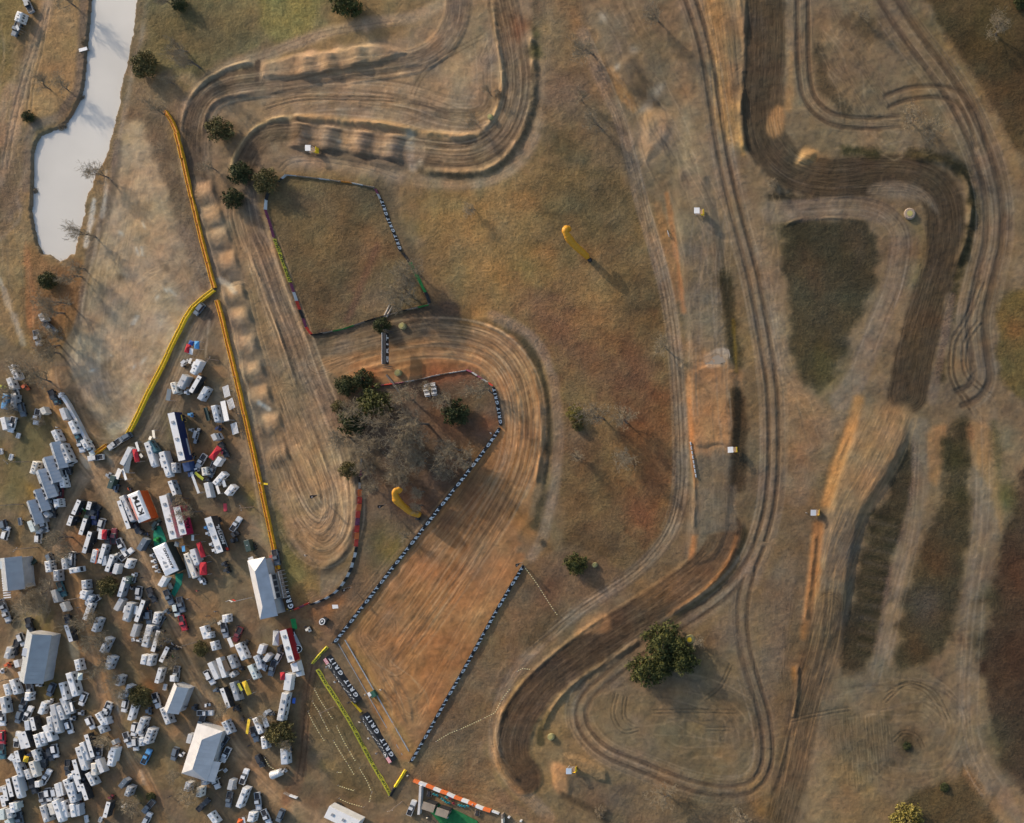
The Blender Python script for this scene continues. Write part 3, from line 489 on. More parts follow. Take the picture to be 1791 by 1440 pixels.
LINES([(800,-20),(796,38),(776,76),(740,102),(690,114),(600,126),(520,142),(447,150),(400,158),(366,178),(350,212),(345,260),(352,320)], 24, 40, [BRT, DKS], seed=7)
LINES([(870,-60),(885,10),(896,60),(905,130),(900,185),(880,232),(845,262),(800,272),(734,266),(640,254),(510,236),(450,250),(424,300)], 24, 50, [BRT, DKS], seed=8)
LINES([(470,185),(540,170),(620,168),(700,176),(790,200),(850,190),(860,120),(850,40)], 30, 44, [(166,142,116), DKS], seed=9, wob=10)
LINES([(1020,60),(1085,210),(1125,360),(1168,520),(1188,700),(1188,880),(1130,985),(1000,1078),(895,1180),(864,1290),(920,1390)], 14, 44, [(160,136,112), DKS], seed=10)
LINES(T4, 30, 26, [(112,95,79), (80,67,56)], seed=11, w_=(2, 2.8), frac=(.1,.4)); LINES(T5, 26, 30, [(122,100,80), (80,67,56)], seed=12, w_=(2, 2.8), frac=(.1,.4))
LINES(ROAD, 26, 70, [(150,128,106), DKS], seed=13, frac=(.06, .3)); LINES(RB, 34, 50, [(146,126,106), DKS], seed=14)
LINES([(1240,-40),(1255,60),(1262,150),(1270,240)], 26, 34, [(196,150,98), (110,88,64)], seed=15, w_=(2, 3))
LINES([(1350,372),(1420,366),(1500,362),(1550,378),(1575,420),(1562,500),(1530,580),(1490,690)], 17, 30, [(150,132,114), DKS], seed=16)
LINES([(1580,715),(1550,800),(1490,900),(1460,1000),(1445,1120),(1410,1240),(1370,1400)], 30, 70, [(176,136,92), (92,76,60)], seed=17, frac=(.08,.35), w_=(2, 3))
LINES([(1720,700),(1724,900),(1698,1100),(1694,1290),(1750,1400)], 22, 26, [(148,128,108), (104,90,76)], seed=18)
LINES([(1606,745),(1596,920),(1552,1110),(1530,1220)], 16, 22, [(148,128,108), (104,90,76)], seed=19)
LINES([(1440,1240),(1540,1220),(1620,1215),(1670,1260),(1640,1330),(1560,1330),(1540,1280)], 40, 44, [(140,120,98), DKS], seed=20, wob=14, frac=(.15,.5))
LINES([(200,300),(190,400),(160,520),(150,640),(190,740),(240,690),(290,600),(340,520),(310,420),(270,300)], 46, 90, [(178,158,134), (130,112,92)], seed=21, wob=22, frac=(.1,.35), w_=(2, 5), op=(.1,.28))
LINES([(84,660),(130,780),(190,860),(245,990),(300,1110),(350,1210),(420,1320),(510,1410)], 16, 60, [(178,148,118), (98,80,64)], seed=22, frac=(.1,.4))
LINES([(130,1000),(160,1120),(200,1270),(260,1380),(282,1450)], 14, 34, [(184,146,110), (98,80,64)], seed=23); LINES([(150,830),(100,930),(75,1060),(10,1180)], 16, 26, [(170,144,116), (98,80,64)], seed=24)
LINES([(372,540),(330,630),(272,760),(220,800),(190,850)], 22, 40, [(160,136,112), (84,70,60)], seed=25, w_=(2, 3)); LINES([(400,560),(420,680),(450,820),(478,960)], 14, 26, [(172,148,118), (104,88,72)], seed=26)
LINES([(60,900),(200,1000),(300,1060),(420,1140),(520,1130)], 200, 60, [(160,126,96), (92,76,60), (168,122,84)], seed=27, wob=40, frac=(.08,.3), op=(.1,.3), w_=(2.5, 6))
LINES([(1080,1230),(1180,1220),(1280,1240),(1290,1320),(1180,1320),(1090,1290)], 40, 50, [(148,124,96), (88,76,60)], seed=28, wob=18, frac=(.1,.35))
LINES([(1040,-20),(1120,120),(1170,240),(1230,400),(1240,560)], 50, 70, [(158,132,106), (90,76,64)], seed=29, wob=14, frac=(.1,.35))
LINES([(1345,300),(1350,360),(1345,500),(1365,640),(1400,710),(1440,800)], 16, 40, [(156,130,102), (100,84,70)], seed=30, wob=16, frac=(.1,.4))
LINES([(1440,40),(1500,140),(1560,240),(1640,240)], 50, 50, [(140,120,98), (88,74,62)], seed=31, wob=16, frac=(.1,.4))
LINES([(560,610),(700,575),(800,545)], 16, 24, [(140,116,92), (78,64,54)], seed=32)
LINES([(1250,340),(1235,480),(1240,600),(1245,760),(1250,900)], 36, 50, [(148,130,114), (92,80,70)], seed=33, frac=(.08,.3))
LINES([(880,1130),(800,1280),(760,1380),(860,1420),(960,1440)], 50, 30, [(140,116,86), (88,76,58)], seed=34, wob=20, frac=(.1,.4))
LINES([(30,20),(20,160),(10,300),(30,500),(60,640)], 30, 40, [(158,134,104), (96,84,68)], seed=35, wob=12, frac=(.1,.4))
f = 1 + 0.06 * N1 + 0.08 * N2 + 0.06 * N3 + 0.05 * N4
COL *= f[..., None]
COL = COL * 1.0
for q_, se_, w2_ in ((ROAD, 17, 8), (RB, 27, 11), ([(1404,-60),(1404,60),(1406,120),(1414,168),(1440,200),(1480,214),(1530,216),(1580,212)], 19, 8), ([(1545,182),(1590,165),(1640,162),(1680,176),(1704,212),(1718,262)], 20, 8)): RUTS(q_, se_, w2_, (84,69,56), 0.7, 0.12)
g_ = COL.mean(-1, keepdims=True); COL = g_ + (COL - g_) * 0.90
COL *= (1 + 0.05 * np.stack([vnoise(40, 21, 3), vnoise(40, 22, 3) * 0.4, -vnoise(40, 21, 3)], -1))
H += 0.16 * N2 + 0.12 * N3 + 0.05 * N4
pm, psd = P(POND, None, 1, 1, 0, sm=False)
H[pm] = np.where(psd < -2, np.minimum(H[pm], -0.9), H[pm])
def ground_z(px, py):
    i = min(max((px - ix[0]) / STEP, 0), nxg - 1.01); j = min(max((py - iy[0]) / STEP, 0), nyg - 1.01)
    a, b = int(i), int(j); u, v = i - a, j - b
    return float((H[b, a] * (1 - u) + H[b, a + 1] * u) * (1 - v) + (H[b + 1, a] * (1 - u) + H[b + 1, a + 1] * u) * v)
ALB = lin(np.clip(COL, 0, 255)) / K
def grid_mesh(name):
    ox = [-16000, -7000, -3000, -1300, -600, -300, -160]; oxr = [1950, 2100, 2400, 3000, 4500, 8500, 17500]
    X = np.concatenate([ox, ix, oxr]); Y = np.concatenate([ox, iy, [1600, 1750, 2100, 2800, 4500, 8500, 17500]])
    a = len(ox); GX, GY = np.meshgrid(X, Y); ny, nx = GX.shape
    ci = np.clip(np.arange(nx) - a, 0, nxg - 1); ri = np.clip(np.arange(ny) - a, 0, nyg - 1)
    Z = H[ri][:, ci].copy(); C = ALB[ri][:, ci]; g = [F[ri][:, ci] for F in (GU, GV, GR, GS)]
    out = (GX < ix[0]) | (GX > ix[-1]) | (GY < iy[0]) | (GY > iy[-1]); Z[out] = 0
    co = np.stack([(GX - 895.5) * M, (720 - GY) * M, Z], -1).reshape(-1, 3).astype('f')
    idx = np.arange(nx * ny).reshape(ny, nx)
    q = np.stack([idx[:-1, :-1], idx[1:, :-1], idx[1:, 1:], idx[:-1, 1:]], -1).reshape(-1, 4).astype('i')
    me = bpy.data.meshes.new(name); me.vertices.add(len(co)); me.vertices.foreach_set("co", co.ravel())
    me.loops.add(q.size); me.loops.foreach_set("vertex_index", q.ravel()); me.polygons.add(len(q))
    me.polygons.foreach_set("loop_start", np.arange(0, q.size, 4, dtype='i')); me.polygons.foreach_set("use_smooth", np.ones(len(q), bool))
    me.update()
    ca = me.color_attributes.new("soil", 'FLOAT_COLOR', 'POINT')  # soil colour together with the painted sun and shade
    ca.data.foreach_set("color", np.concatenate([C.reshape(-1, 3), np.ones((nx * ny, 1))], 1).astype('f').ravel())
    fa = me.attributes.new("flow", 'FLOAT_VECTOR', 'POINT')
    fa.data.foreach_set("vector", np.stack([g[0], g[1], g[2]], -1).reshape(-1, 3).astype('f').ravel())
    ga = me.attributes.new("cover", 'FLOAT', 'POINT'); ga.data.foreach_set("value", g[3].ravel().astype('f'))
    return me
gme = grid_mesh("ground"); ground = bpy.data.objects.new("ground", gme); COLL.objects.link(ground); ground["kind"] = "structure"
gm = bpy.data.materials.new("soil"); gm.use_nodes = True; t = gm.node_tree; b = t.nodes["Principled BSDF"]
b.inputs["Roughness"].default_value = 0.95; b.inputs["Specular IOR Level"].default_value = 0.1
def N(t, ty, **kw):
    n = t.nodes.new(ty)
    for k, v in kw.items(): setattr(n, k, v)
    return n
def mth(t, op, a, b_=None, c=None):
    n = N(t, "ShaderNodeMath", operation=op)
    for i, v in enumerate((a, b_, c)):
        if v is None: continue
        if isinstance(v, (int, float)): n.inputs[i].default_value = v
        else: t.links.new(v, n.inputs[i])
    return n.outputs[0]
at = N(t, "ShaderNodeAttribute", attribute_name="soil"); fl = N(t, "ShaderNodeAttribute", attribute_name="flow"); cv = N(t, "ShaderNodeAttribute", attribute_name="cover")  # the soil attribute also holds the painted sun and shade
sx = N(t, "ShaderNodeSeparateXYZ"); t.links.new(fl.outputs["Vector"], sx.inputs[0])
cb = N(t, "ShaderNodeCombineXYZ"); t.links.new(mth(t, 'MULTIPLY', sx.outputs[0], 0.025), cb.inputs[0]); t.links.new(mth(t, 'MULTIPLY', sx.outputs[1], 0.30), cb.inputs[1])
gn = N(t, "ShaderNodeTexNoise"); gn.inputs["Scale"].default_value = 1.0; gn.inputs["Detail"].default_value = 3.0; gn.inputs["Roughness"].default_value = 0.6
t.links.new(cb.outputs[0], gn.inputs["Vector"])
gro = mth(t, 'MULTIPLY', mth(t, 'SUBTRACT', gn.outputs[0], 0.5), mth(t, 'MULTIPLY', sx.outputs[2], 1.0))
pos = N(t, "ShaderNodeNewGeometry")
def noise(sc, det=4, r=0.6):
    n = N(t, "ShaderNodeTexNoise"); n.inputs["Scale"].default_value = sc; n.inputs["Detail"].default_value = det; n.inputs["Roughness"].default_value = r
    t.links.new(pos.outputs["Position"], n.inputs["Vector"]); return n.outputs[0]
n1, n2, n3 = noise(1.3, 4, 0.7), noise(0.35, 5, 0.65), noise(3.0, 3, 0.7)
k1 = mth(t, 'MULTIPLY', mth(t, 'SUBTRACT', n1, 0.5), mth(t, 'MULTIPLY_ADD', cv.outputs["Fac"], 1.2, 0.4))
k2 = mth(t, 'ADD', mth(t, 'MULTIPLY', mth(t, 'SUBTRACT', n2, 0.5), 0.5), mth(t, 'MULTIPLY', mth(t, 'SUBTRACT', n3, 0.5), 0.3))
fac = mth(t, 'ADD', mth(t, 'ADD', mth(t, 'ADD', k1, k2), mth(t, 'MULTIPLY', gro, 1.3)), 1.0)
sc = N(t, "ShaderNodeVectorMath", operation='SCALE'); t.links.new(at.outputs["Color"], sc.inputs[0]); t.links.new(fac, sc.inputs["Scale"])
t.links.new(sc.outputs[0], b.inputs["Base Color"])
bp = N(t, "ShaderNodeBump"); bp.inputs["Strength"].default_value = 0.9; bp.inputs["Distance"].default_value = 0.35
t.links.new(mth(t, 'ADD', mth(t, 'ADD', mth(t, 'MULTIPLY', gro, 0.5), mth(t, 'MULTIPLY', k1, 0.8)), mth(t, 'MULTIPLY', n3, 0.15)), bp.inputs["Height"]); t.links.new(bp.outputs[0], b.inputs["Normal"])
gme.materials.append(gm)
# pond water
def poly_obj(name, pts, z, m_, parent=None, thick=0.0):
    bm = bmesh.new(); vs = [bm.verts.new((wx(x), wy(y), z)) for x, y in pts]; f_ = bm.faces.new(vs)
    f_.normal_update()
    if f_.normal.z < 0: f_.normal_flip()
    bmesh.ops.triangulate(bm, faces=bm.faces[:])
    me = bpy.data.meshes.new(name); bm.to_mesh(me); bm.free(); me.materials.append(m_)
    o = bpy.data.objects.new(name, me); COLL.objects.link(o); return o
wm = mat("milky_water_with_sky", (0.53, 0.50, 0.445), rough=0.4, spec=0.2, vary=0.07, vscale=0.05)  # pale clay water, sky reflection put into its base colour
def offs(pts, d):
    Q = np.array(pts, float); c = Q.mean(0); out = []
    for i in range(len(Q)):
        a, b_ = Q[i - 1], Q[(i + 1) % len(Q)]; t_ = b_ - a; n_ = np.array([-t_[1], t_[0]]); n_ = n_ / (np.linalg.norm(n_) + 1e-9)
        out.append(tuple(Q[i] + n_ * d))
    return out
pond = poly_obj("pond_water", offs(POND, 3), -0.75, wm); pond["kind"] = "structure"
# ---------------------------------------------------------------- object building helpers
def un(px, py, z):
    """ground point (metres) of something seen at photograph pixel (px,py) whose seen surface is z m above level ground"""
    k = (ALT - z) / ALT
    return wx(NX + (px - NX) * k), wy(NY + (py - NY) * k)
def gpx(x, y): return x / M + 895.5, 720 - y / M
def gz(x, y):
    a, b_ = gpx(x, y); return ground_z(a, b_)
class MB:
    def __init__(s): s.v = []; s.f = []
    def box(s, x0, x1, y0, y1, z0, z1, tx=0.0, ty=0.0, tz=None):
        """box whose top is drawn in by tx, ty on each side"""
        b_ = len(s.v)
        for z, a, c in ((z0, 0, 0), (z1, tx, ty)):
            s.v += [(x0 + a, y0 + c, z), (x1 - a, y0 + c, z), (x1 - a, y1 - c, z), (x0 + a, y1 - c, z)]
        s.f += [tuple(b_ + i for i in q) for q in ((3,2,1,0),(4,5,6,7),(0,1,5,4),(1,2,6,5),(2,3,7,6),(3,0,4,7))]
        return s
    def loft(s, secs, cap=True):
        b_ = len(s.v); n = len(secs[0])
        for q in secs: s.v += [tuple(p) for p in q]
        for i in range(len(secs) - 1):
            for j in range(n):
                k = (j + 1) % n; s.f.append((b_ + i*n + j, b_ + i*n + k, b_ + (i+1)*n + k, b_ + (i+1)*n + j))
        if cap:
            s.f.append(tuple(b_ + j for j in range(n))[::-1]); s.f.append(tuple(b_ + (len(secs)-1)*n + j for j in range(n)))
        return s
    def tube(s, a, b, r0, r1=None, n=6):
        r1 = r0 if r1 is None else r1; a = Vector(a); b = Vector(b); d = (b - a).normalized()
        u = d.orthogonal().normalized(); v = d.cross(u)
        ring = lambda c, r: [c + (u * math.cos(t) + v * math.sin(t)) * r for t in (2*math.pi*k/n for k in range(n))]
        return s.loft([ring(a, r0), ring(b, r1)])
    def path(s, pts, rs, n=8):
        pts = [Vector(p) for p in pts]; secs = []; u = None
        for i, p in enumerate(pts):
            d = (pts[min(i+1, len(pts)-1)] - pts[max(i-1, 0)]).normalized()
            u = d.orthogonal().normalized() if u is None else (u - d * u.dot(d)).normalized()
            v = d.cross(u); r = rs[i]
            secs.append([p + (u * math.cos(t) + v * math.sin(t)) * r for t in (2*math.pi*k/n for k in range(n))])
        return s.loft(secs)
    def cyl(s, c, r, y0, y1, n=12):   # wheel, axis along y
        return s.loft([[(c[0] + r*math.cos(2*math.pi*k/n), y, c[1] + r*math.sin(2*math.pi*k/n)) for k in range(n)] for y in (y0, y1)])
    def quad(s, *p):
        b_ = len(s.v); s.v += [tuple(q) for q in p]; s.f.append(tuple(range(b_, b_ + len(p)))); return s
    def slab(s, pts, t):
        """polygon given by top points, thickened downwards by t"""
        b_ = len(s.v); n = len(pts); s.v += [tuple(p) for p in pts] + [(p[0], p[1], p[2] - t) for p in pts]
        s.f.append(tuple(b_ + i for i in range(n))); s.f.append(tuple(b_ + n + i for i in range(n))[::-1])
        for i in range(n):
            k = (i + 1) % n; s.f.append((b_ + i, b_ + n + i, b_ + n + k, b_ + k))
        return s
    def mesh(s, name, m_, smooth_=False):
        me = bpy.data.meshes.new(name); me.from_pydata(s.v, [], s.f); me.update()
        bm = bmesh.new(); bm.from_mesh(me); bmesh.ops.recalc_face_normals(bm, faces=bm.faces[:]); bm.to_mesh(me); bm.free()
        if m_: me.materials.append(m_)
        if smooth_: me.polygons.foreach_set("use_smooth", [True] * len(me.polygons))
        return me
    def build(s, name, m_, parent=None, smooth_=False): return link(name, s.mesh(name, m_, smooth_), parent)
def link(name, me, parent=None):
    o = bpy.data.objects.new(name, me); COLL.objects.link(o)
    if parent: o.parent = parent
    return o
def tag(o, label, cat, group=None, kind=None):
    o["label"] = label; o["category"] = cat
    if group: o["group"] = group
    if kind: o["kind"] = kind
    return o
def thing(name, label, cat, x=0, y=0, z=0, rz=0, group=None):
    o = bpy.data.objects.new(name, None); COLL.objects.link(o); o.empty_display_size = 0.5
    o.location = (x, y, z); o.rotation_euler = (0, 0, rz); return tag(o, label, cat, group)
def copy_tree(o, parent=None):
    c = o.copy(); COLL.objects.link(c)
    if parent is not None: c.parent = parent
    for ch in PROTO_CH.get(o.name, []): copy_tree(ch, c)
    return c
PROTO_CH = {}
def reg(o):
    for c in bpy.data.objects:
        if c.parent: PROTO_CH.setdefault(c.parent.name, [])
    return o
TXT = {}
def text_mesh(s_, m_, bold=0.035, ext=0.01):
    key = (s_, m_.name)
    if key in TXT: return TXT[key]
    cu = bpy.data.curves.new("t", 'FONT'); cu.body = s_; cu.size = 1.0; cu.extrude = ext; cu.offset = bold; cu.align_x = 'CENTER'; cu.align_y = 'CENTER'; cu.resolution_u = 2; cu.space_character = 1.55 if s_ == "GRIT" else 1.0
    o = bpy.data.objects.new("t", cu); COLL.objects.link(o); bpy.context.view_layer.update()
    me = bpy.data.meshes.new_from_object(o.evaluated_get(bpy.context.evaluated_depsgraph_get())); bpy.data.objects.remove(o); bpy.data.curves.remove(cu)
    me.materials.clear(); me.materials.append(m_)
    co = np.empty(len(me.vertices) * 3); me.vertices.foreach_get("co", co); co = co.reshape(-1, 3)
    mn, mx_ = co.min(0), co.max(0); co[:, 0] = (co[:, 0] - (mn[0]+mx_[0])/2) / (mx_[0]-mn[0]); co[:, 1] = (co[:, 1] - (mn[1]+mx_[1])/2) / (mx_[1]-mn[1])
    me.vertices.foreach_set("co", co.ravel()); me.update(); TXT[key] = me; return me
def put_text(s_, m_, parent, origin, xdir, ydir, W, Hh, name="lettering"):
    """lettering W long along xdir, Hh tall along ydir, centred on origin (parent space)"""
    o = link(name, text_mesh(s_, m_), parent); X = Vector(xdir).normalized(); Y = Vector(ydir).normalized(); Z = X.cross(Y)
    o.matrix_local = Matrix.Translation(Vector(origin)) @ Matrix((X * W, Y * Hh, Z)).transposed().to_4x4(); return o
WHITE = mat("white_paint", (0.66, 0.65, 0.63), 0.45, vary=0.06); CREAM = mat("cream_paint", (0.66, 0.60, 0.50), 0.5, vary=0.06)
BODY = mat("vehicle_paint", 'object', 0.4, spec=0.5, vary=0.08, coat=0.15)
CLOTH = mat("cloth", 'object', 0.8, spec=0.15, vary=0.12, vscale=1.2)
GLASS = mat("dark_glass", (0.03, 0.035, 0.045), 0.12, spec=0.7, vary=0.1)
RUB = mat("rubber", (0.025, 0.025, 0.025), 0.8); BLK = mat("black_plastic", (0.03, 0.03, 0.033), 0.55, vary=0.15)
GRYM = mat("grey_metal", (0.30, 0.31, 0.32), 0.5, 0.4); STL = mat("pale_metal", (0.55, 0.56, 0.57), 0.4, 0.3, vary=0.1)
ROOF = mat("grey_sheet_roof", (0.40, 0.42, 0.44), 0.45, 0.2, vary=0.12, vscale=0.4); ROOFL = mat("pale_sheet_roof", (0.56, 0.53, 0.50), 0.5, 0.1, vary=0.10, vscale=0.4)
ROOF2 = mat("dull_grey_roof", (0.36, 0.37, 0.37), 0.6, 0.1, vary=0.10, vscale=0.4)
WOOD = mat("weathered_wood", (0.26, 0.20, 0.15), 0.85, vary=0.25, vscale=3); BARK = mat("grey_bark", (0.13, 0.105, 0.085), 0.9, vary=0.3, vscale=3)
TWIG = mat("grey_twigs", (0.25, 0.20, 0.13), 0.9, vary=0.25, vscale=2)
INK = mat("white_lettering", (0.75, 0.74, 0.72), 0.6, vary=0.02); INKB = mat("black_lettering", (0.02, 0.02, 0.02), 0.6, vary=0.02)
VINB = mat("black_banner_vinyl", (0.018, 0.018, 0.02), 0.55, vary=0.2)
YEL = mat("yellow_banner", (0.95, 0.62, 0.03), 0.6, vary=0.12, vscale=1.0); ORAM = mat("orange_mesh", (0.46, 0.17, 0.02), 0.7, vary=0.4, vscale=3); LYEL = mat("lime_yellow_banner", (0.80, 0.66, 0.06), 0.6, vary=0.15, vscale=1)
REDM = mat("red_banner", (0.55, 0.05, 0.03), 0.6, vary=0.2, vscale=1); GRNM = mat("green_banner", (0.03, 0.22, 0.05), 0.6, vary=0.25, vscale=1); MARO = mat("maroon_banner", (0.20, 0.05, 0.09), 0.7, vary=0.3, vscale=2)
ORBR = mat("orange_barrier", (0.70, 0.16, 0.04), 0.55, vary=0.1)
TEAL = mat("teal_carpet", (0.02, 0.20, 0.12), 0.95, vary=0.3, vscale=0.8); GRN = mat("green_carpet", (0.015, 0.13, 0.04), 0.95, vary=0.25, vscale=0.8)
CW = (0.66, 0.65, 0.63); CC = (0.66, 0.61, 0.52); CK = (0.035, 0.037, 0.04); CSL = (0.12, 0.145, 0.17); CG = (0.30, 0.31, 0.32); CSV = (0.48, 0.50, 0.52)
CR = (0.42, 0.03, 0.04); CMR = (0.16, 0.03, 0.035); CBL = (0.04, 0.09, 0.28); CLB = (0.10, 0.30, 0.55); CNV = (0.015, 0.025, 0.08); CDG = (0.04, 0.065, 0.05); CGR = (0.02, 0.28, 0.04)
COR = (0.62, 0.12, 0.03); CYL = (0.62, 0.42, 0.04); CLY = (0.42, 0.42, 0.05); CTN = (0.45, 0.38, 0.30); CBR = (0.10, 0.075, 0.055); CTE = (0.05, 0.13, 0.15); CPG = (0.55, 0.60, 0.56); CLG = (0.42,0.45,0.48)
CN = {CW:"white",CC:"cream",CK:"black",CSL:"slate grey",CG:"grey",CSV:"silver",CR:"red",CMR:"maroon",CBL:"blue",CLB:"light blue",CNV:"navy",CDG:"dark green",CGR:"green",COR:"orange",CYL:"yellow",CLY:"lime yellow",CTN:"tan",CBR:"dark brown",CTE:"dark teal",CPG:"pale green",CLG:"light grey"}
# ---------------------------------------------------------------- vehicle kinds: unit length and width, real height; +x is the front
PROTO = {}
def proto(key, name, L, W, Hh, parts):
    PROTO[key] = dict(name=name, L=L, W=W, H=Hh, parts=parts)
# unit box in x,y: scaled by real size at placement. x radii are squeezed back through the wheel mesh below
def wheel_mesh(L, W, x, side, r=0.36, n=12, w_=0.26):
    y1 = 0.5 * side; y0 = y1 - side * w_ / W
    m_ = MB().loft([[(x + r*math.cos(2*math.pi*k/n)/L, y, r + r*math.sin(2*math.pi*k/n)) for k in range(n)] for y in (y0, y1)])
    return m_.mesh("wheel", RUB)
def ws(L, W, xs, r=0.36): return [("wheel", wheel_mesh(L, W, x, s, r), None) for x in xs for s in (1, -1)]
def shell(L, W, z0, z1, ch=0.18, nose=0.0, tail=0.0):
    """body with eased roof edges"""
    cx_, cy_ = ch / L, ch / W; secs = []
    for z, ix_, iy_ in ((z0, 0.0, 0.0), (z1 - ch, 0.0, 0.0), (z1 - ch*0.3, cx_*0.4, cy_*0.4), (z1, cx_*1.3, cy_*1.3)):
        k = (z - z0) / (z1 - z0)
        xf = 0.5 - ix_ - nose * k * k; xr = -0.5 + ix_ + tail * k
        c = 0.10; yy = 0.5 - iy_
        secs.append([(xf - c*0.25, yy, z), (xf, yy - c, z), (xf, -yy + c, z), (xf - c*0.25, -yy, z), (xr, -yy, z), (xr, yy, z)])
    return MB().loft(secs)
def b2(L, W, x0, x1, y0, y1, z0, z1, m_, name):   # metres -> unit box
    return (name, MB().box(x0/L, x1/L, y0/W, y1/W, z0, z1).mesh(name, m_), None)
def mk():
    L, W = 8.0, 2.4
    side = [(n_, MB().box(x0/L, x1/L, s*0.5 - 0.004, s*0.5 + 0.012, 1.45, 2.2).mesh("window", GLASS), None) for n_, x0, x1, s in (("window",-3.0,-1.8,1),("window",0.2,1.6,1),("window",-2.4,-1.2,-1),("window",1.4,2.6,-1))]
    hitch = ("hitch", MB().box(0.5, 0.5 + 0.9/L, -0.04, 0.04, 0.42, 0.52).mesh("hitch", BLK), None)
    stripe = ("stripe", MB().box(-0.42, 0.40, -0.508, -0.495, 0.9, 1.15).box(-0.42, 0.40, 0.495, 0.508, 0.9, 1.15).mesh("stripe", GRYM), None)
    proto('t', 'travel_trailer', L, W, 2.9, [("body", shell(L, W, 0.45, 2.9, 0.22, 0.04).mesh("body", BODY), 'c'),
        b2(L, W, 1.9, 2.35, -.3, .3, 2.9, 3.06, GLASS, "roof_vent"), b2(L, W, -2.6, -2.2, -.25, .25, 2.9, 3.04, STL, "roof_vent"),
        b2(L, W, -.6, .3, -.38, .38, 2.9, 3.2, WHITE, "air_conditioner"), hitch, stripe] + side + ws(L, W, (-.16, -.05)))
    proto('d', 'race_trailer', L, W, 2.9, [("body", shell(L, W, 0.45, 2.82, 0.10, 0.01).mesh("body", BODY), 'c'),
        ("roof", MB().box(-0.492, 0.485, -0.485, 0.485, 2.825, 2.9).mesh("roof", WHITE), None),
        b2(L, W, 1.7, 2.1, -.35, .35, 2.9, 3.06, BLK, "roof_vent"), b2(L, W, -2.9, -2.5, -.35, .35, 2.9, 3.06, BLK, "roof_vent"),
        hitch, ("stripe", MB().box(-0.35, 0.38, -0.508, -0.495, 1.5, 1.75).box(-0.1, 0.4, -0.508, -0.495, 1.0, 1.12).mesh("stripe", STL), None)] + side[:2] + ws(L, W, (-.15, -.04)))
    L, W = 6.0, 2.3
    proto('g', 'cargo_trailer', L, W, 2.7, [("body", shell(L, W, 0.4, 2.7, 0.08, 0.03).mesh("body", BODY), 'c'),
        ("hitch", MB().box(0.5, 0.5 + 0.9/L, -0.04, 0.04, 0.42, 0.52).mesh("hitch", BLK), None),
        b2(L, W, -.5, -.1, -.2, .2, 2.7, 2.8, STL, "roof_vent"), ("rear_door", MB().box(-0.508, -0.498, -0.42, 0.42, 0.5, 2.5).mesh("rear_door", STL), None)] + ws(L, W, (-.14, -.01)))
    L, W = 9.5, 2.5
    sw = [("window", MB().box(x0/L, x1/L, s*0.5 - 0.004, s*0.5 + 0.012, 1.6, 2.4).mesh("window", GLASS), None) for x0, x1, s in ((-3.8,-2.6,1),(-1.4,-.2,1),(1.2,2.6,1),(-3.2,-2.0,-1),(-.4,1.0,-1),(1.8,3.0,-1))]
    proto('m', 'motorhome', L, W, 3.1, [("body", shell(L, W, 0.4, 3.1, 0.25, 0.035).mesh("body", BODY), 'c'),
        ("windshield", MB().loft([[(0.502,.42,1.5),(0.502,-.42,1.5),(0.49,-.42,1.5),(0.49,.42,1.5)],[(0.487,.40,2.6),(0.487,-.40,2.6),(0.46,-.40,2.6),(0.46,.40,2.6)]]).mesh("windshield", GLASS), None),
        b2(L, W, 2.2, 3.2, -.4, .4, 3.1, 3.38, WHITE, "air_conditioner"), b2(L, W, -2.6, -1.6, -.4, .4, 3.1, 3.38, GRYM, "air_conditioner"), b2(L, W, .2, .8, -.3, .3, 3.1, 3.25, GLASS, "roof_vent"), b2(L, W, -3.9, -3.4, -.25, .25, 3.1, 3.22, GLASS, "roof_vent"),
        ("awning", MB().box(-0.3, 0.3, 0.5, 0.5 + .16/W, 2.75, 2.95).mesh("awning", GRYM), None)] + sw + ws(L, W, (-.27, .33), 0.45))
    L, W = 10.0, 2.5
    sec = lambda x, z0, z1, y=0.5: [(x, y, z0), (x, y, z1 - .2), (x, y - .08, z1), (x, -y + .08, z1), (x, -y, z1 - .2), (x, -y, z0)]
    proto('f', 'fifth_wheel', L, W, 3.3, [("body", MB().loft([sec(-.5, .5, 3.1), sec(-.49, .5, 3.3), sec(.26, .5, 3.3), sec(.27, 1.6, 3.3), sec(.44, 1.6, 3.2), sec(.5, 1.7, 2.6, .44)]).mesh("body", BODY), 'c'),
        b2(L, W, 2.8, 3.6, -.4, .4, 3.3, 3.5, WHITE, "air_conditioner"), b2(L, W, -1.4, -.6, -.4, .4, 3.3, 3.52, GRYM, "air_conditioner"), b2(L, W, .9, 1.4, -.3, .3, 3.3, 3.42, GLASS, "roof_vent"), b2(L, W, -3.6, -3.1, -.3, .3, 3.3, 3.42, GLASS, "roof_vent"),
        ("slide_out", MB().box(-.28, .08, -.5 - .7/W, -.49, .9, 2.9).mesh("slide_out", WHITE), None), ("window", MB().box(-.2, 0.0, -.5 - .715/W, -.5 - .69/W, 1.6, 2.3).mesh("window", GLASS), None),
        ("window", MB().box(-.44, -.34, -.512, -.495, 1.6, 2.4).mesh("window", GLASS), None)] + ws(L, W, (-.22, -.12)))
    # pickup
    L, W = 5.8, 2.0
    prof = lambda z, xf, xr, y: [(xf - .03, y, z), (xf, y*.8, z), (xf, -y*.8, z), (xf - .03, -y, z), (xr, -y, z), (xr, y, z)]
    lower = MB().loft([prof(.42, .5, -.5, .46), prof(.7, .5, -.5, .5), prof(1.02, .49, -.5, .5)]); lower.box(.17, .47, -.42, .42, 1.0, 1.12, .02, .03)
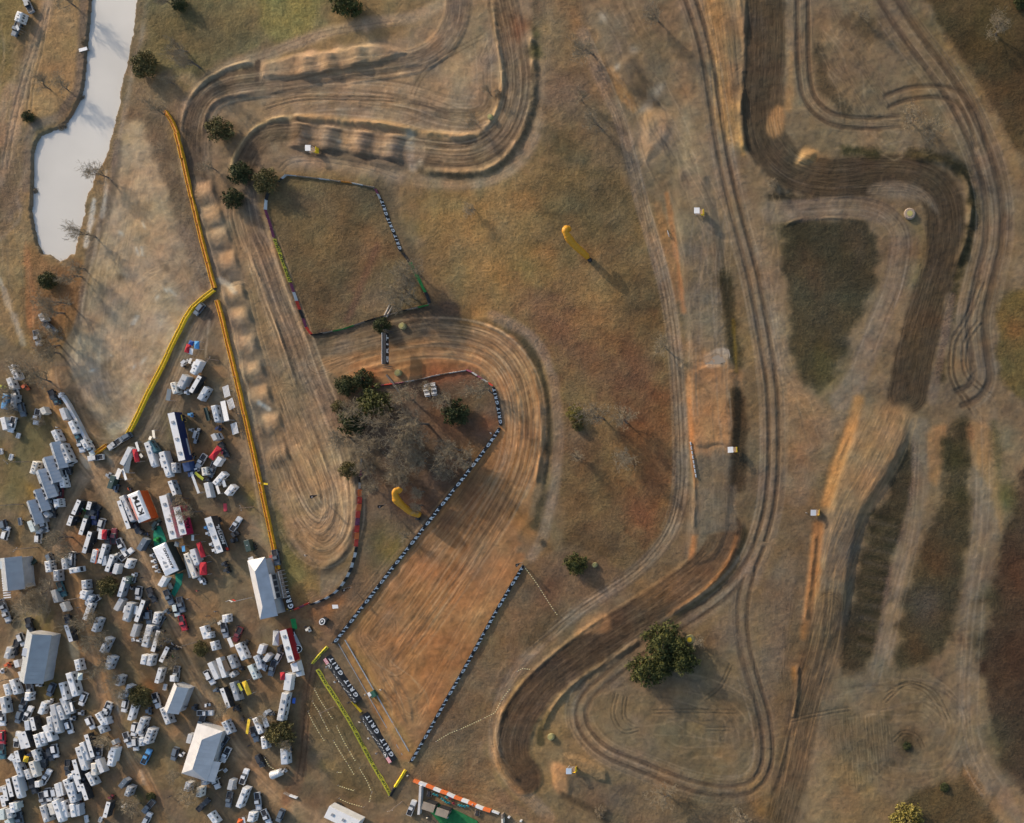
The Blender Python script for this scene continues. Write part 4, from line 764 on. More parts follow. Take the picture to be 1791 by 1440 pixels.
    lower.box(-.5, -.14, .44, .5, 1.0, 1.18).box(-.5, -.14, -.5, -.44, 1.0, 1.18).box(-.5, -.485, -.44, .44, 1.0, 1.18)
    cab = MB().loft([prof(1.02, .20, -.13, .47), prof(1.5, .13, -.11, .44), prof(1.62, .11, -.10, .40)])
    proto('p', 'pickup_truck', L, W, 1.65, [("body", lower.mesh("body", BODY), 'c'), ("cab_glass", cab.mesh("cab_glass", GLASS), None),
        ("cab_roof", MB().box(-.085, .095, -.385, .385, 1.61, 1.66).mesh("cab_roof", BODY), 'c'), ("bed_liner", MB().box(-.484, -.145, -.435, .435, 1.021, 1.05).mesh("bed_liner", BLK), None),
        ("headlight", MB().box(.496, .505, .30, .42, .78, .92).mesh("headlight", INK), None), ("headlight", MB().box(.496, .505, -.42, -.30, .78, .92).mesh("headlight", INK), None)] + ws(L, W, (-.32, .33), .4))
    L, W = 4.8, 1.9
    lower = MB().loft([prof(.32, .5, -.5, .46), prof(.65, .5, -.5, .5), prof(.98, .48, -.49, .5)]); lower.box(.2, .46, -.42, .42, .96, 1.06, .03, .04)
    cab = MB().loft([prof(.98, .24, -.48, .47), prof(1.48, .12, -.43, .42), prof(1.58, .10, -.41, .39)])
    proto('s', 'sport_utility_vehicle', L, W, 1.65, [("body", lower.mesh("body", BODY), 'c'), ("cab_glass", cab.mesh("cab_glass", GLASS), None),
        ("roof_panel", MB().box(-.39, .085, -.375, .375, 1.57, 1.64, .01, .02).mesh("roof_panel", BODY), 'c'),
        ("headlight", MB().box(.496, .505, .30, .42, .66, .8).mesh("headlight", INK), None), ("headlight", MB().box(.496, .505, -.42, -.30, .66, .8).mesh("headlight", INK), None)] + ws(L, W, (-.3, .31), .36))
    L, W = 7.0, 2.3
    proto('b', 'box_truck', L, W, 3.1, [("cargo_box", shell(L, W, .7, 3.1, .06, .0).mesh("cargo_box", BODY), 'c')] + ws(L, W, (-.25, .52), .42) +
        [("cab", MB().loft([prof(.5, .78, .51, .46), prof(1.2, .78, .51, .48), prof(2.0, .68, .51, .46), prof(2.2, .65, .51, .42)]).mesh("cab", BODY), 'c'),
         ("windshield", MB().loft([[(.775,.40,1.22),(.775,-.40,1.22),(.76,-.40,1.22),(.76,.40,1.22)],[(.69,.40,1.98),(.69,-.40,1.98),(.66,-.40,1.98),(.66,.40,1.98)]]).mesh("windshield", GLASS), None)])
    # off-road buggy
    L, W = 3.2, 1.6
    fr = MB()
    for s in (1, -1):
        fr.tube((-.3, .38*s, .7), (-.25, .36*s, 1.8), .035, n=5).tube((.2, .38*s, .8), (.1, .36*s, 1.8), .035, n=5)
    fr.tube((-.25, -.36, 1.8), (-.25, .36, 1.8), .035, n=5).tube((.1, -.36, 1.8), (.1, .36, 1.8), .035, n=5).tube((-.25, .36, 1.8), (.1, .36, 1.8), .035, n=5).tube((-.25, -.36, 1.8), (.1, -.36, 1.8), .035, n=5)
    proto('u', 'utility_buggy', L, W, 1.85, [("body", MB().loft([prof(.4, .5, -.5, .32), prof(.75, .5, -.5, .38), prof(.9, .42, -.48, .34)]).mesh("body", BODY), 'c'),
        ("canopy_roof", MB().box(-.32, .16, -.42, .42, 1.78, 1.85, .02, .03).mesh("canopy_roof", BODY), 'c'), ("roll_cage", fr.mesh("roll_cage", BLK), None), ("seat", MB().box(-.15, .08, -.3, .3, .85, 1.15).mesh("seat", BLK), None)] + ws(L, W, (-.33, .33), .33))
    # canopies: pyramid (k) and flat awning (a)
    legs = [("leg", MB().box(sx*.48 - .012, sx*.48 + .012, sy*.48 - .015, sy*.48 + .015, 0, 2.2).mesh("leg", STL), None) for sx in (1, -1) for sy in (1, -1)]
    proto('k', 'pop_up_canopy', 3, 3, 2.7, [("canopy_top", MB().loft([[(.5,.5,2.1),(-.5,.5,2.1),(-.5,-.5,2.1),(.5,-.5,2.1)],[(.5,.5,2.35),(-.5,.5,2.35),(-.5,-.5,2.35),(.5,-.5,2.35)],[(.28,.26,2.62),(-.28,.26,2.58),(-.28,-.26,2.62),(.28,-.26,2.58)],[(.05,.02,2.9),(-.05,.02,2.9),(-.05,-.02,2.9),(.05,-.02,2.9)]]).mesh("canopy_top", CLOTH), 'c')] + legs)
    proto('a', 'awning', 3, 3, 2.4, [("awning_top", MB().loft([[(.5,.5,2.3),(-.5,.5,2.3),(-.5,-.5,2.0),(.5,-.5,2.0)],[(.5,.5,2.38),(-.5,.5,2.38),(-.5,-.5,2.08),(.5,-.5,2.08)]]).mesh("awning_top", CLOTH), 'c')] + legs)
    # low things: small utility trailer (l), equipment pile (e)
    L, W = 4.0, 1.8
    proto('l', 'utility_trailer', L, W, 1.0, [("deck", MB().box(-.5, .4, -.42, .42, .5, .6).box(-.5, .4, .42, .45, .5, .95).box(-.5, .4, -.45, -.42, .5, .95).box(.39, .41, -.42, .42, .6, .95).mesh("deck", BODY), 'c'),
        ("hitch", MB().tube((.38, .2, .5), (.62, 0, .5), .03).tube((.38, -.2, .5), (.62, 0, .5), .03).mesh("hitch", BLK), None)] + ws(L, W, (-.08,), .33))
    # dirt bike
    L, W = 2.1, .8
    proto('y', 'dirt_bike', L, W, 1.2, [("wheel", wheel_mesh(L, W, -.34, .14, .33, 12, .11), None), ("wheel", wheel_mesh(L, W, .36, .14, .34, 12, .11), None),
        ("frame", MB().path([(-.33,0,.35),(-.1,0,.55),(.2,0,.85),(.36,0,.35)], [.05,.12,.08,.05], 6).mesh("frame", BLK), None), ("seat", MB().box(-.4, .08, -.14, .14, .85, .95).box(.05, .3, -.2, .2, .8, 1.0).box(.3, .5, -.12, .12, .62, .68).mesh("seat", BODY), 'c'),
        ("handlebar", MB().tube((.2, -.45, 1.1), (.2, .45, 1.1), .02).mesh("handlebar", BLK), None)])
mk()
KIND = {'t':("travel trailer","trailer"),'d':("race trailer with dark sides","trailer"),'g':("cargo trailer","trailer"),'m':("motorhome","motorhome"),'f':("fifth wheel","camper"),'p':("pickup truck","truck"),
        's':("car","car"),'b':("box truck","truck"),'u':("off-road buggy","buggy"),'k':("canopy tent","canopy"),'a':("flat awning","awning"),'l':("utility trailer","trailer"),'y':("dirt bike","motorcycle")}
GRP = {'t':"campers parked in the paddock",'d':"dark sided race trailers in the paddock",'g':"plain cargo trailers in the paddock",'m':"motorhomes parked in the paddock",'f':"fifth wheel campers in the paddock",'p':"pickup trucks in the paddock",
       's':"cars parked in the paddock",'b':"box trucks in the paddock",'u':"off-road buggies in the paddock",'k':"canopy tents in the paddock",'a':"awnings in the paddock",'l':"utility trailers in the paddock",'y':"dirt bikes in the paddock"}
VEH = []     # placed vehicles waiting for their labels
MINW = dict(t=1.6, d=1.3, g=1.5, m=1.7, f=1.8, p=1.7, s=1.65, b=2.1, u=1.2, k=1.4, a=1.0, l=1.1, y=0.7)
def vary_parts(parts):
    """no two campers alike: some roof fittings left off, some swapped"""
    out = []; k = 0
    for q in parts:
        if q[0] in ('roof_vent', 'awning', 'stripe', 'slide_out') and random.random() < .38: continue
        out.append(q)
    return out
def place(kind, x1, y1, x2, y2, w_px, col, zoff=0):
    """kind code; roof centre line from rear (x1,y1) to front (x2,y2) and roof width, in photograph pixels"""
    p = PROTO[kind]; z = {'p':1.3,'s':1.4,'l':.7,'y':1.0,'u':1.5}.get(kind, p['H'])
    a = un(x1, y1, z); b_ = un(x2, y2, z); L = max(math.hypot(b_[0]-a[0], b_[1]-a[1]), 1.2)
    if kind in 'ps': L = min(max(L, 4.3 if kind == 's' else 5.0), 6.2)
    W_ = max(w_px * M * 0.72, MINW[kind])
    if kind in 'tdgmfb': W_ = min(W_, 2.3); L *= .95
    if kind in 'ps': W_ = min(W_, 2.15)
    cx_, cy_ = (a[0]+b_[0])/2, (a[1]+b_[1])/2; rz = math.atan2(b_[1]-a[1], b_[0]-a[0])
    o = bpy.data.objects.new(p['name'], None); COLL.objects.link(o); o.empty_display_size = .5
    o.location = (cx_, cy_, gz(cx_, cy_) + zoff); o.rotation_euler = (0, 0, rz)
    hz = random.uniform(.82, .9) if kind in 'tdgmf' else 1.0
    o.scale = (L / (1.25 if kind == 'b' else 1), W_, hz)
    jc = random.uniform(.93, 1.04) if col is not CW else random.choice((1.06, 1.0, .95, .88, .78, .66))
    pts_ = p['parts'] if kind not in 'tmf' else vary_parts(p['parts'])
    for nm, me, c in pts_:
        q = bpy.data.objects.new(nm, me); COLL.objects.link(q); q.parent = o
        if c: q.color = (col[0]*jc, col[1]*jc, col[2]*jc, 1)
    VEH.append((o, kind, col, (x1+x2)/2, (y1+y2)/2, math.hypot(x2-x1, y2-y1)))
    return o
Z9 = 8.955
def tile(ox, oy, rows):
    for r in rows.strip().split(';'):
        q = r.split()
        if not q: continue
        k, v, c = q[0], [float(e) for e in q[1:6]], CCODE[q[6]]
        place(k, ox + v[0]/Z9, oy + v[1]/Z9, ox + v[2]/Z9, oy + v[3]/Z9, v[4]/Z9, c)
CCODE = dict(w=CW, c=CC, k=CK, sl=CSL, g=CG, sv=CSV, r=CR, mr=CMR, b=CBL, lb=CLB, n=CNV, dg=CDG, gr=CGR, o=COR, y=CYL, ly=CLY, tn=CTN, br=CBR, te=CTE, pg=CPG, lg=CLG)
# ---------------------------------------------------------------- the paddock: every vehicle, canopy and trailer (pixels of enlarged crops: kind, rear, front, roof width, colour)
tile(0, 600, """t 130 340 240 570 110 w; t 95 540 165 730 70 w; t 70 790 30 1050 120 lb; t 190 800 170 1060 110 g; p 225 770 245 850 50 w; g 10 1160 60 1370 40 w; p 205 1160 140 1400 50 w; s 305 980 335 1110 60 sl;
 g 625 1010 675 1115 60 c; p 580 1080 550 1240 70 sv; g 940 1020 1010 1210 75 w; p 800 800 850 900 50 k; u 930 800 970 880 60 sv; u 885 900 890 950 60 te; t 1075 1220 1170 1430 65 w; u 345 650 410 730 70 o; u 0 680 40 690 50 ly; l 1080 1130 1120 1230 40 w""")
tile(0, 740, """p 1560 535 1410 555 85 w; t 800 110 890 300 100 w; m 920 330 1065 640 130 w; m 530 600 470 810 110 c; t 930 860 965 1020 90 w; p 980 760 1010 940 55 w; s 1040 650 1045 750 70 k; p 925 1050 915 1160 80 mr; p 770 1190 800 1290 50 sv; m 850 1190 870 1330 90 w;
 p 800 1300 810 1420 60 k; l 190 490 160 590 35 w; l 300 160 275 245 35 w; t 1270 260 1350 400 55 w; p 1390 360 1415 440 45 pg; p 1240 300 1260 380 45 sv; p 1205 190 1240 250 40 te; l 10 400 20 500 50 w""")
tile(0, 880, """d 1215 -50 1110 190 60 k; d 1100 200 1045 360 55 k; d 1385 -20 1350 110 45 k; d 1310 240 1225 510 60 k; d 1400 440 1290 800 60 k; t 1470 730 1420 950 50 w; a 1515 720 1475 950 60 o; d 1620 640 1530 960 55 g; d 1740 810 1655 1090 55 k; s 1580 290 1545 410 60 w;
 g 1575 420 1550 580 60 w; k 1620 420 1610 570 70 r; p 1475 160 1460 290 65 n; p 1370 180 1350 250 60 dg; p 1655 510 1665 580 50 k; g 680 140 740 220 45 w; p 650 270 690 410 85 w; g 430 280 500 460 90 pg; l 310 230 325 360 65 g; m 700 910 725 1100 95 w; s 750 840 790 940 65 sl;
 t 845 1050 855 1240 115 g; t 970 860 1000 1055 85 w; s 1110 840 1100 900 50 w; s 1050 890 1050 950 45 w; s 1105 925 1100 990 50 w; m 1060 1070 1230 1040 90 w; f 1300 1370 1250 1520 115 w; t 1290 1210 1300 1360 110 w; s 45 540 80 410 60 w; s 30 340 45 400 75 sl; s 575 590 580 470 50 w; l 560 890 490 970 60 dg; g 1600 830 1620 990 60 lg; p 1480 110 1440 160 60 k; g 610 420 640 450 30 sl; p 1690 970 1710 1010 40 mr""")
tile(0, 1020, """g 800 110 860 320 55 w; p 930 60 960 140 65 te; u 890 200 900 300 60 lg; g 950 310 1015 450 90 c; t 1395 200 1330 330 80 sv; d 1400 310 1300 590 90 w; p 1475 260 1400 310 80 lg; t 1525 550 1440 780 60 lg; t 1680 860 1560 1110 90 lg; d 1020 650 1110 930 60 k; p 1060 590 1080 640 55 k;
 t 1175 1200 1215 1390 90 w; s 300 860 325 925 45 w; t 125 1010 65 1200 85 w; p 240 950 210 1080 60 k; p 60 440 100 550 55 w; p 30 340 55 410 45 g; p 425 600 460 730 60 k; l 120 580 130 640 40 g; u 90 1250 130 1330 60 o; t 1700 1150 1640 1370 80 lg; g 225 1210 260 1330 50 w; a 290 1390 340 1540 40 w""")
tile(180, 1000, """d 330 90 230 410 55 g; g 270 430 165 620 110 w; f 400 490 310 800 140 w; s 550 270 530 410 75 w; d 630 440 500 800 55 k; g 500 830 430 1035 70 w; a 520 540 500 670 90 lg; p 720 290 785 440 90 k; t 830 640 790 830 100 w; p 900 750 840 860 60 sl; s 700 670 705 770 50 sl;
 t 710 840 615 1210 140 w; d 860 920 760 1270 60 k; d 1000 1180 880 1430 60 k; t 630 1310 600 1470 55 w; p 990 330 1055 480 70 sl; p 1190 430 1235 610 95 sl; s 1120 540 1145 670 55 pg; p 1210 710 1265 910 70 r; u 965 590 1005 670 55 sl; u 1540 110 1570 210 80 w; t 1530 860 1600 1070 130 w; t 1690 1100 1730 1250 110 w;
 u 470 60 450 180 70 g; t 390 80 360 200 60 dg; l 480 1040 490 1090 50 w; l 1040 180 1080 280 40 tn; g 960 80 870 240 110 w; u 560 1060 550 1110 50 w""")
tile(180, 1140, """t 735 50 690 240 65 w; d 880 260 810 510 70 w; g 1070 380 1065 480 50 w; p 1140 310 1130 400 60 g; t 250 380 195 550 70 w; g 270 640 245 750 50 w; s 345 770 310 930 80 w; d 470 830 390 1090 60 w; m 620 1040 520 1310 100 w; s 490 1150 465 1300 70 w; s 640 1180 590 1300 60 w; m 740 1210 650 1460 130 w;
 p 800 690 850 850 50 w; m 900 880 1010 1160 120 w; p 1620 350 1690 470 70 w; u 1430 830 1425 940 80 k; u 1600 840 1650 840 60 w; p 1520 965 1660 965 80 w; l 985 510 965 610 45 w; t 130 80 40 290 80 lg; t 400 530 320 720 80 lg; u 175 380 190 440 70 sl; u 1740 580 1780 640 70 sl; p 60 860 20 960 60 w; g 10 1040 40 1160 60 lg; u 700 880 710 1000 60 sl; p 1540 1060 1510 1160 70 sl""")
tile(360, 1000, """u 1110 400 1145 580 60 w; t 280 680 290 810 125 w; p 270 870 290 970 75 g; p 530 900 450 1080 80 mr; u 200 770 240 860 60 c; m 470 1130 590 1400 140 w; a 350 1040 410 1180 95 w; g 870 1150 820 1300 100 w; g 980 1300 900 1410 95 w; t 760 1320 830 1440 80 lg; u 630 1080 600 1150 80 k; u 1160 1150 1150 1300 80 k; l 0 920 40 980 60 w; t 10 960 20 1060 60 w; k 1090 930 1080 1160 130 w""")
tile(360, 1140, """t 770 60 850 290 90 sv; s 1140 50 1080 165 80 w; p 1055 195 1015 330 80 sl; u 930 220 890 310 65 w; t 660 215 770 450 110 pg; g 40 170 170 450 85 w; g 170 100 280 430 90 w; a 270 140 350 300 130 br; t 350 60 440 280 65 g; s 10 340 75 470 65 w; k 580 470 670 680 80 y; a 500 500 560 610 50 ly; d 230 570 350 900 60 k; t 390 480 490 790 100 g; g 1285 350 1245 630 150 w; m 1220 650 1130 1120 140 w;
 a 670 1060 635 1290 70 y; m 740 1040 850 1310 105 w; a 900 1000 960 1180 115 lg; p 720 1200 780 1400 60 sl; t 890 1330 910 1490 95 w; m 255 1100 360 1310 100 sv; s 150 1430 230 1270 75 w; p 280 1400 230 1470 70 sl; u 555 240 550 300 60 k; u 150 580 170 640 70 sl; k 1185 330 1190 450 70 r; u 450 850 480 930 90 k; t 370 340 420 400 90 w; l 560 1060 600 1070 40 br; g 900 960 940 990 60 lg""")
tile(0, 1150, """t 60 420 110 610 100 w; t 150 350 235 600 100 w; t 10 620 60 900 80 w; p 20 910 25 1000 60 w; t 400 560 385 700 110 w; p 440 470 460 570 75 g; s 800 450 745 580 75 sl; m 1040 240 1160 640 130 w; d 920 400 995 690 50 w; s 1310 600 1260 720 60 w; t 665 710 590 910 110 w; p 390 960 450 820 80 w; p 350 720 320 810 50 sl; s 290 880 250 1000 60 sl;
 d 470 940 520 1160 75 k; g 390 1000 410 1160 50 sv; f 780 740 885 1220 115 w; t 880 760 970 1000 80 w; t 930 640 1050 920 100 w; a 1090 710 1120 850 50 w; t 740 930 780 1190 75 w; t 670 1070 785 1340 115 w; s 1040 1030 1080 1170 60 w; u 1130 930 1120 1000 70 g; u 1260 840 1260 920 60 g; m 1490 880 1610 1070 130 w; p 1640 940 1690 790 65 lg; s 1370 980 1420 1090 65 w; s 10 1220 12 1310 60 r;
 p 250 1340 265 1240 55 w; m 530 1210 590 1430 105 w; t 620 1180 650 1370 50 w; u 10 180 15 260 50 w; k 1240 250 1230 360 60 pg; u 770 660 765 720 50 w; u 590 420 595 460 35 w; t 1540 1070 1600 1200 90 lg""")
tile(0, 1280, """d 330 0 420 270 110 k; g 275 20 350 290 40 w; s 825 220 860 400 65 w; s 760 300 780 420 60 k; t 500 290 575 480 80 w; p 640 340 670 510 80 k; d 235 300 285 490 55 k; g 190 370 130 450 80 w; t 200 420 320 740 90 sv; f 465 470 545 730 115 c; t 380 600 440 760 70 w; p 670 790 755 630 80 w; g 570 780 575 880 90 w; d 90 740 165 1040 50 k; d 40 860 90 1100 48 k; d 0 1000 45 1190 45 k;
 f 195 700 290 1070 100 w; p 480 780 520 930 70 k; t 160 1120 180 1290 45 w; t 100 1210 135 1380 50 w; g 215 1120 230 1230 50 pg; s 725 920 750 1080 65 w; s 835 930 860 1050 60 sv; p 650 1030 670 1110 60 g; m 640 1160 720 1440 105 w; g 755 1130 810 1320 75 c; f 830 1080 950 1440 110 w; t 940 1100 1010 1380 50 w; g 860 820 910 1040 45 w; a 930 800 965 1000 85 lg; m 985 750 1130 1150 75 w;
 t 1080 800 1150 1100 75 lg; d 1110 610 1235 960 60 w; d 1130 440 1220 770 58 k; p 1050 500 1050 640 85 k; f 1190 240 1310 630 140 w; t 1250 170 1355 480 55 w; d 1325 40 1440 420 50 k; g 1500 440 1590 660 45 w; t 1440 500 1450 710 55 c; t 1345 650 1455 860 110 w; d 1250 820 1340 1090 65 k; t 1100 1140 1140 1360 65 w; g 1185 1150 1200 1340 95 lg; f 1755 260 1680 570 120 w; d 1690 1100 1620 1360 55 k; l 1590 1340 1560 1420 60 w; l 1350 1310 1370 1430 50 w;
 p 10 250 20 380 60 te; p 1440 210 1480 330 50 g; g 0 1220 10 1400 40 pg; g 80 1390 120 1470 70 pg; p 280 1340 300 1440 60 sl; k 400 390 380 480 90 y; p 700 400 680 500 60 k; g 0 870 5 960 30 w; t 1070 680 1075 750 45 w; u 460 330 470 400 70 n; p 1540 300 1530 370 60 g; p 1300 700 1290 760 60 k""")
tile(180, 1280, """p 350 50 410 210 62 w; s 490 130 500 270 60 w; t 580 100 590 240 80 lg; p 640 460 700 330 85 lb; s 1130 290 1090 420 65 sl; u 1240 340 1200 400 60 w; g 340 760 235 890 80 sl; t 400 870 340 1030 110 g; s 640 1430 690 1330 70 w; p 740 1130 640 1240 100 sl; t 1320 800 1280 950 80 w; t 1570 720 1560 850 120 lg; p 1500 1210 1620 1090 75 k; t 1640 1290 1760 1460 95 w; g 1350 50 1310 200 65 w; u 1780 70 1760 190 60 w; g 160 170 120 190 40 c; u 320 1150 330 1190 50 c; t 1500 880 1480 1040 70 c; u 120 1010 100 1060 40 mr""")
tile(360, 1280, """t 1200 270 1215 540 150 sv; u 1200 600 1240 640 80 w; s 790 370 870 560 80 k; m 880 90 905 290 105 w; p 550 810 620 610 80 w; g 390 760 350 930 68 w; p 370 950 330 1190 75 sl; m 600 890 475 1220 100 w; p 785 960 815 1240 75 lg; s 1190 1230 1110 1420 90 sl; m 700 1280 665 1440 140 w; k 480 1410 550 1430 110 o; p 900 1270 965 1420 70 sv; l 295 590 325 625 30 w; p 100 700 170 870 65 w; p 340 280 250 460 65 w; a 570 1350 590 1440 60 lg; u 240 150 250 220 70 sl; u 1280 230 1290 330 60 sl; l 450 850 455 900 30 w""")
tile(540, 1280, "p 1560 1310 1645 1090 95 w")
tile(260, 580, """k 580 330 620 200 70 r; k 670 145 645 210 55 b; a 620 300 690 320 130 w; k 745 150 740 270 75 lb; u 600 440 480 540 85 w; f 770 440 650 670 120 w; a 660 420 630 500 60 w; f 560 680 450 890 140 w; m 350 790 400 980 60 c; a 320 900 290 1080 110 sl; d 800 690 640 960 70 k; u 590 990 590 900 60 w; t 890 870 765 1080 120 lg;
 a 1150 1090 1215 1400 120 w; t 990 1150 1060 1430 70 lg; l 890 1190 950 1420 80 dg; u 640 1270 640 1340 70 lb""")
tile(180, 720, """p 240 460 95 560 85 w; s 390 370 270 440 55 sl; g 410 560 265 850 60 w; a 400 650 350 960 150 sl; k 470 590 515 790 85 r; a 510 480 550 620 60 w; a 570 670 600 710 70 c; g 150 1000 75 1220 55 dg; a 260 900 200 1050 110 w; a 290 900 350 1070 50 w; f 650 470 780 880 115 w; t 670 460 800 650 50 te; f 885 620 1010 1040 130 w; t 1080 800 1090 970 80 w; d 1030 1080 1120 1320 80 g; a 775 290 790 420 50 c; a 740 390 720 440 50 c; u 1470 260 1400 500 75 g; u 1380 260 1375 320 60 g;
 u 200 1140 170 1270 80 sl; y 380 1190 400 1240 40 o; y 420 1200 430 1260 40 n; u 90 960 60 1050 70 g; y 1350 640 1330 700 40 k; y 1400 640 1390 700 40 k; y 1430 690 1410 750 40 sl""")
tile(300, 720, """b 620 420 700 380 130 w; k 735 560 600 740 120 r; g 750 720 660 850 65 w; p 500 700 400 860 85 w; m 480 870 500 1010 110 c; a 360 960 490 1060 60 ly; a 300 950 420 1280 50 sv; g 520 1110 580 1360 50 w; t 800 960 630 1150 105 w; a 700 1160 740 1290 70 w; t 950 1160 830 1310 95 w; p 780 560 820 640 60 k; u 780 640 830 660 60 r; u 380 880 400 930 60 w; u 560 1030 580 1120 60 k; a 800 1080 830 1180 80 lg; p 640 870 610 950 50 sl; u 690 240 740 290 100 n""")
tile(180, 860, """t 255 60 450 490 65 w; d 230 130 400 600 50 k; p 470 470 530 610 80 k; g 645 740 530 930 110 sl; a 1150 570 1160 660 90 w; a 1090 480 1090 560 90 k; a 1400 680 1400 770 50 pg; g 985 30 1070 250 70 sl; u 860 440 740 610 80 dg; u 820 720 820 800 60 gr; m 1270 960 1430 1380 65 c; f 1370 900 1450 1170 110 w; k 1480 800 1560 1030 100 r; k 1550 1110 1560 1310 150 r; p 230 760 315 950 110 w; p 320 1010 380 960 80 w; t 400 1060 340 1210 105 w; p 150 790 160 610 65 mr; d 140 990 40 1260 55 g; g 210 1130 160 1300 60 w; a 1250 850 1260 940 80 lb; a 1160 790 1140 860 110 sl;
 u 760 970 770 1040 70 w; u 780 1060 790 1130 80 w; u 800 1150 810 1210 70 w; u 840 1230 850 1270 60 w; y 730 830 720 900 40 dg; y 760 850 750 920 40 k; a 1280 1030 1360 1350 40 sl; u 490 1280 480 1330 60 lg; u 560 620 640 680 70 k; y 690 640 700 700 40 n; u 20 880 60 960 70 sl; u 210 960 240 1010 70 c; g 1200 420 1210 500 30 w; u 1540 1380 1570 1430 80 w; u 190 1190 240 1260 60 dg""")
tile(340, 860, """p 590 580 680 440 90 sv; u 580 700 660 640 120 k; u 560 780 650 750 100 k; g 790 760 840 950 115 dg; a 865 1030 905 1130 120 w; u 180 530 190 610 70 lb; u 205 620 215 700 70 w; u 255 790 270 870 70 w; u 300 880 315 970 70 w; u 440 1100 480 1180 90 k; u 470 1200 510 1280 90 k; y 930 820 935 880 40 k; y 950 850 955 900 40 k; u 60 1340 130 1400 60 w; p 1260 1010 1270 1060 60 sl""")
tile(0, 880, "y 1450 520 1470 560 40 o; y 1440 600 1450 640 40 w; y 1380 690 1390 730 40 b; y 1220 130 1240 170 40 r; y 1270 60 1280 100 40 w; y 1300 90 1320 130 40 gr; y 1400 620 1410 660 40 ly; u 1180 250 1200 300 60 k; y 1690 700 1700 740 40 o; l 1500 540 1490 620 50 k")
tile(180, 1000, "y 690 560 700 600 40 o; y 640 700 650 740 40 w; y 930 1020 940 1060 40 r; y 900 1130 910 1170 40 b; y 1080 1300 1090 1340 40 gr; y 1010 1390 1030 1430 40 o; y 690 460 700 500 40 k; y 420 240 430 280 40 w; u 470 240 460 300 60 k; u 1120 1180 1130 1240 60 k; y 1060 1120 1080 1150 40 w; u 980 1060 990 1120 60 sl")
tile(360, 1140, "y 470 330 480 370 40 r; y 440 300 450 340 40 w; y 500 740 520 780 40 k; y 540 700 550 740 40 y; y 420 900 440 940 40 k; y 500 900 520 940 40 k; y 560 1020 580 1050 40 br; u 1020 960 1040 1010 60 sl")
tile(0, 1280, "y 560 360 570 400 40 k; y 340 470 350 510 40 o; y 1010 980 1020 1020 40 k; y 1240 1060 1260 1100 40 mr; y 1500 620 1510 660 40 w; y 1130 1120 1150 1150 40 r; u 540 900 550 950 60 k; y 740 360 750 400 40 w; y 1390 260 1400 300 40 k; y 870 1120 880 1150 40 k")
# ---------------------------------------------------------------- sheds, halls, team rigs, tents
def gable(label, name, x1, y1, x2, y2, wpx, eave, ridge, mroof, mwall, over=0.4, hip=0.0, extra=None, name_cat="building"):
    """(x1,y1)-(x2,y2) ridge line ends in photo pixels"""
    a = un(x1, y1, ridge); b_ = un(x2, y2, ridge); L = math.hypot(b_[0]-a[0], b_[1]-a[1]); W_ = wpx * M
    cx_, cy_ = (a[0]+b_[0])/2, (a[1]+b_[1])/2; rz = math.atan2(b_[1]-a[1], b_[0]-a[0]); g = gz(cx_, cy_)
    t_ = thing(name, label, name_cat, cx_, cy_, g - 0.1, rz)
    l, w_ = L/2 - over, W_/2 - over
    wall = MB(); hp = hip * W_ / 2
    wall.box(-l, l, -w_, w_, 0, eave); wl = wall.build("wall", mwall, t_)
    l2 = L/2; w2 = W_/2; e = eave + 0.02
    rf = MB()
    for s in (1, -1):
        rf.slab([(-l2, s*w2, e), (l2, s*w2, e), (l2-hp, 0, ridge), (-l2+hp, 0, ridge)], 0.12)
    r_ = rf.build("roof", mroof, t_)
    if hip:
        for s in (1, -1): MB().slab([(s*l2, w2, e), (s*l2, -w2, e), (s*(l2-hp), 0, ridge)], 0.12).build("hip_end", mroof, t_)
    else:
        for s in (1, -1): MB().slab([(s*(l-.02), w_, eave), (s*(l-.02), -w_, eave), (s*(l-.02), 0, ridge - .15)], .05).build("gable_end", mwall, t_)
    MB().tube((-l2+hp, 0, ridge+.03), (l2-hp, 0, ridge+.03), .09).build("ridge_cap", STL, r_)
    sm = MB(); n_ = max(int(L / 1.2), 2)
    for i in range(1, n_):
        x = -l2 + i * L / n_
        if abs(x) < l2 - hp - .3:
            for s in (1, -1): sm.tube((x, s*w2*.98, e+.03), (x, 0.05*s, ridge+.02), .035, n=4)
    sm.build("roof_seams", mroof, r_)
    t_["L"] = 0; del t_["L"]
    if extra: extra(t_, L, W_, e, ridge)
    return t_
def vents(n_, xs, m_=BLK):
    def f_(t_, L, W_, e, rd):
        for x in xs: 
            z = e + (rd - e) * .5
            MB().box(x*L - .5, x*L + .5, -W_*.27 - .15, -W_*.27 + .15, z, z + .3).build("roof_vent", m_, t_)
    return f_
WALLM = mat("pale_siding", (0.42, 0.41, 0.40), 0.7); WALLD = mat("grey_siding", (0.22, 0.22, 0.22), 0.7)
for i, (lb, x1, y1, x2, y2, w_, vx) in enumerate([
    ("grey gable roofed shed, first from the top of a stepped row of five", 89, 774, 103, 820, 20, (.15,.35)),
    ("grey gable roofed shed, second from the top of a stepped row of five", 77, 800, 93, 845, 22, (.1,.3)),
    ("grey gable roofed shed, middle of a stepped row of five, longest one", 66, 822, 84, 872, 23, (.0,.2,.35)),
    ("grey gable roofed shed, fourth from the top of a stepped row of five", 59, 857, 73, 895, 19, (-.3,.0,.35)),
    ("grey gable roofed shed, last and lowest of a stepped row of five", 48, 876, 62, 918, 19, (.1,.3))]):
    t_ = gable(lb, "gable_shed", x1, y1, x2, y2, w_, 2.6, 3.9, ROOF, WALLM, extra=vents(0, vx)); t_["group"] = "stepped row of grey sheds"
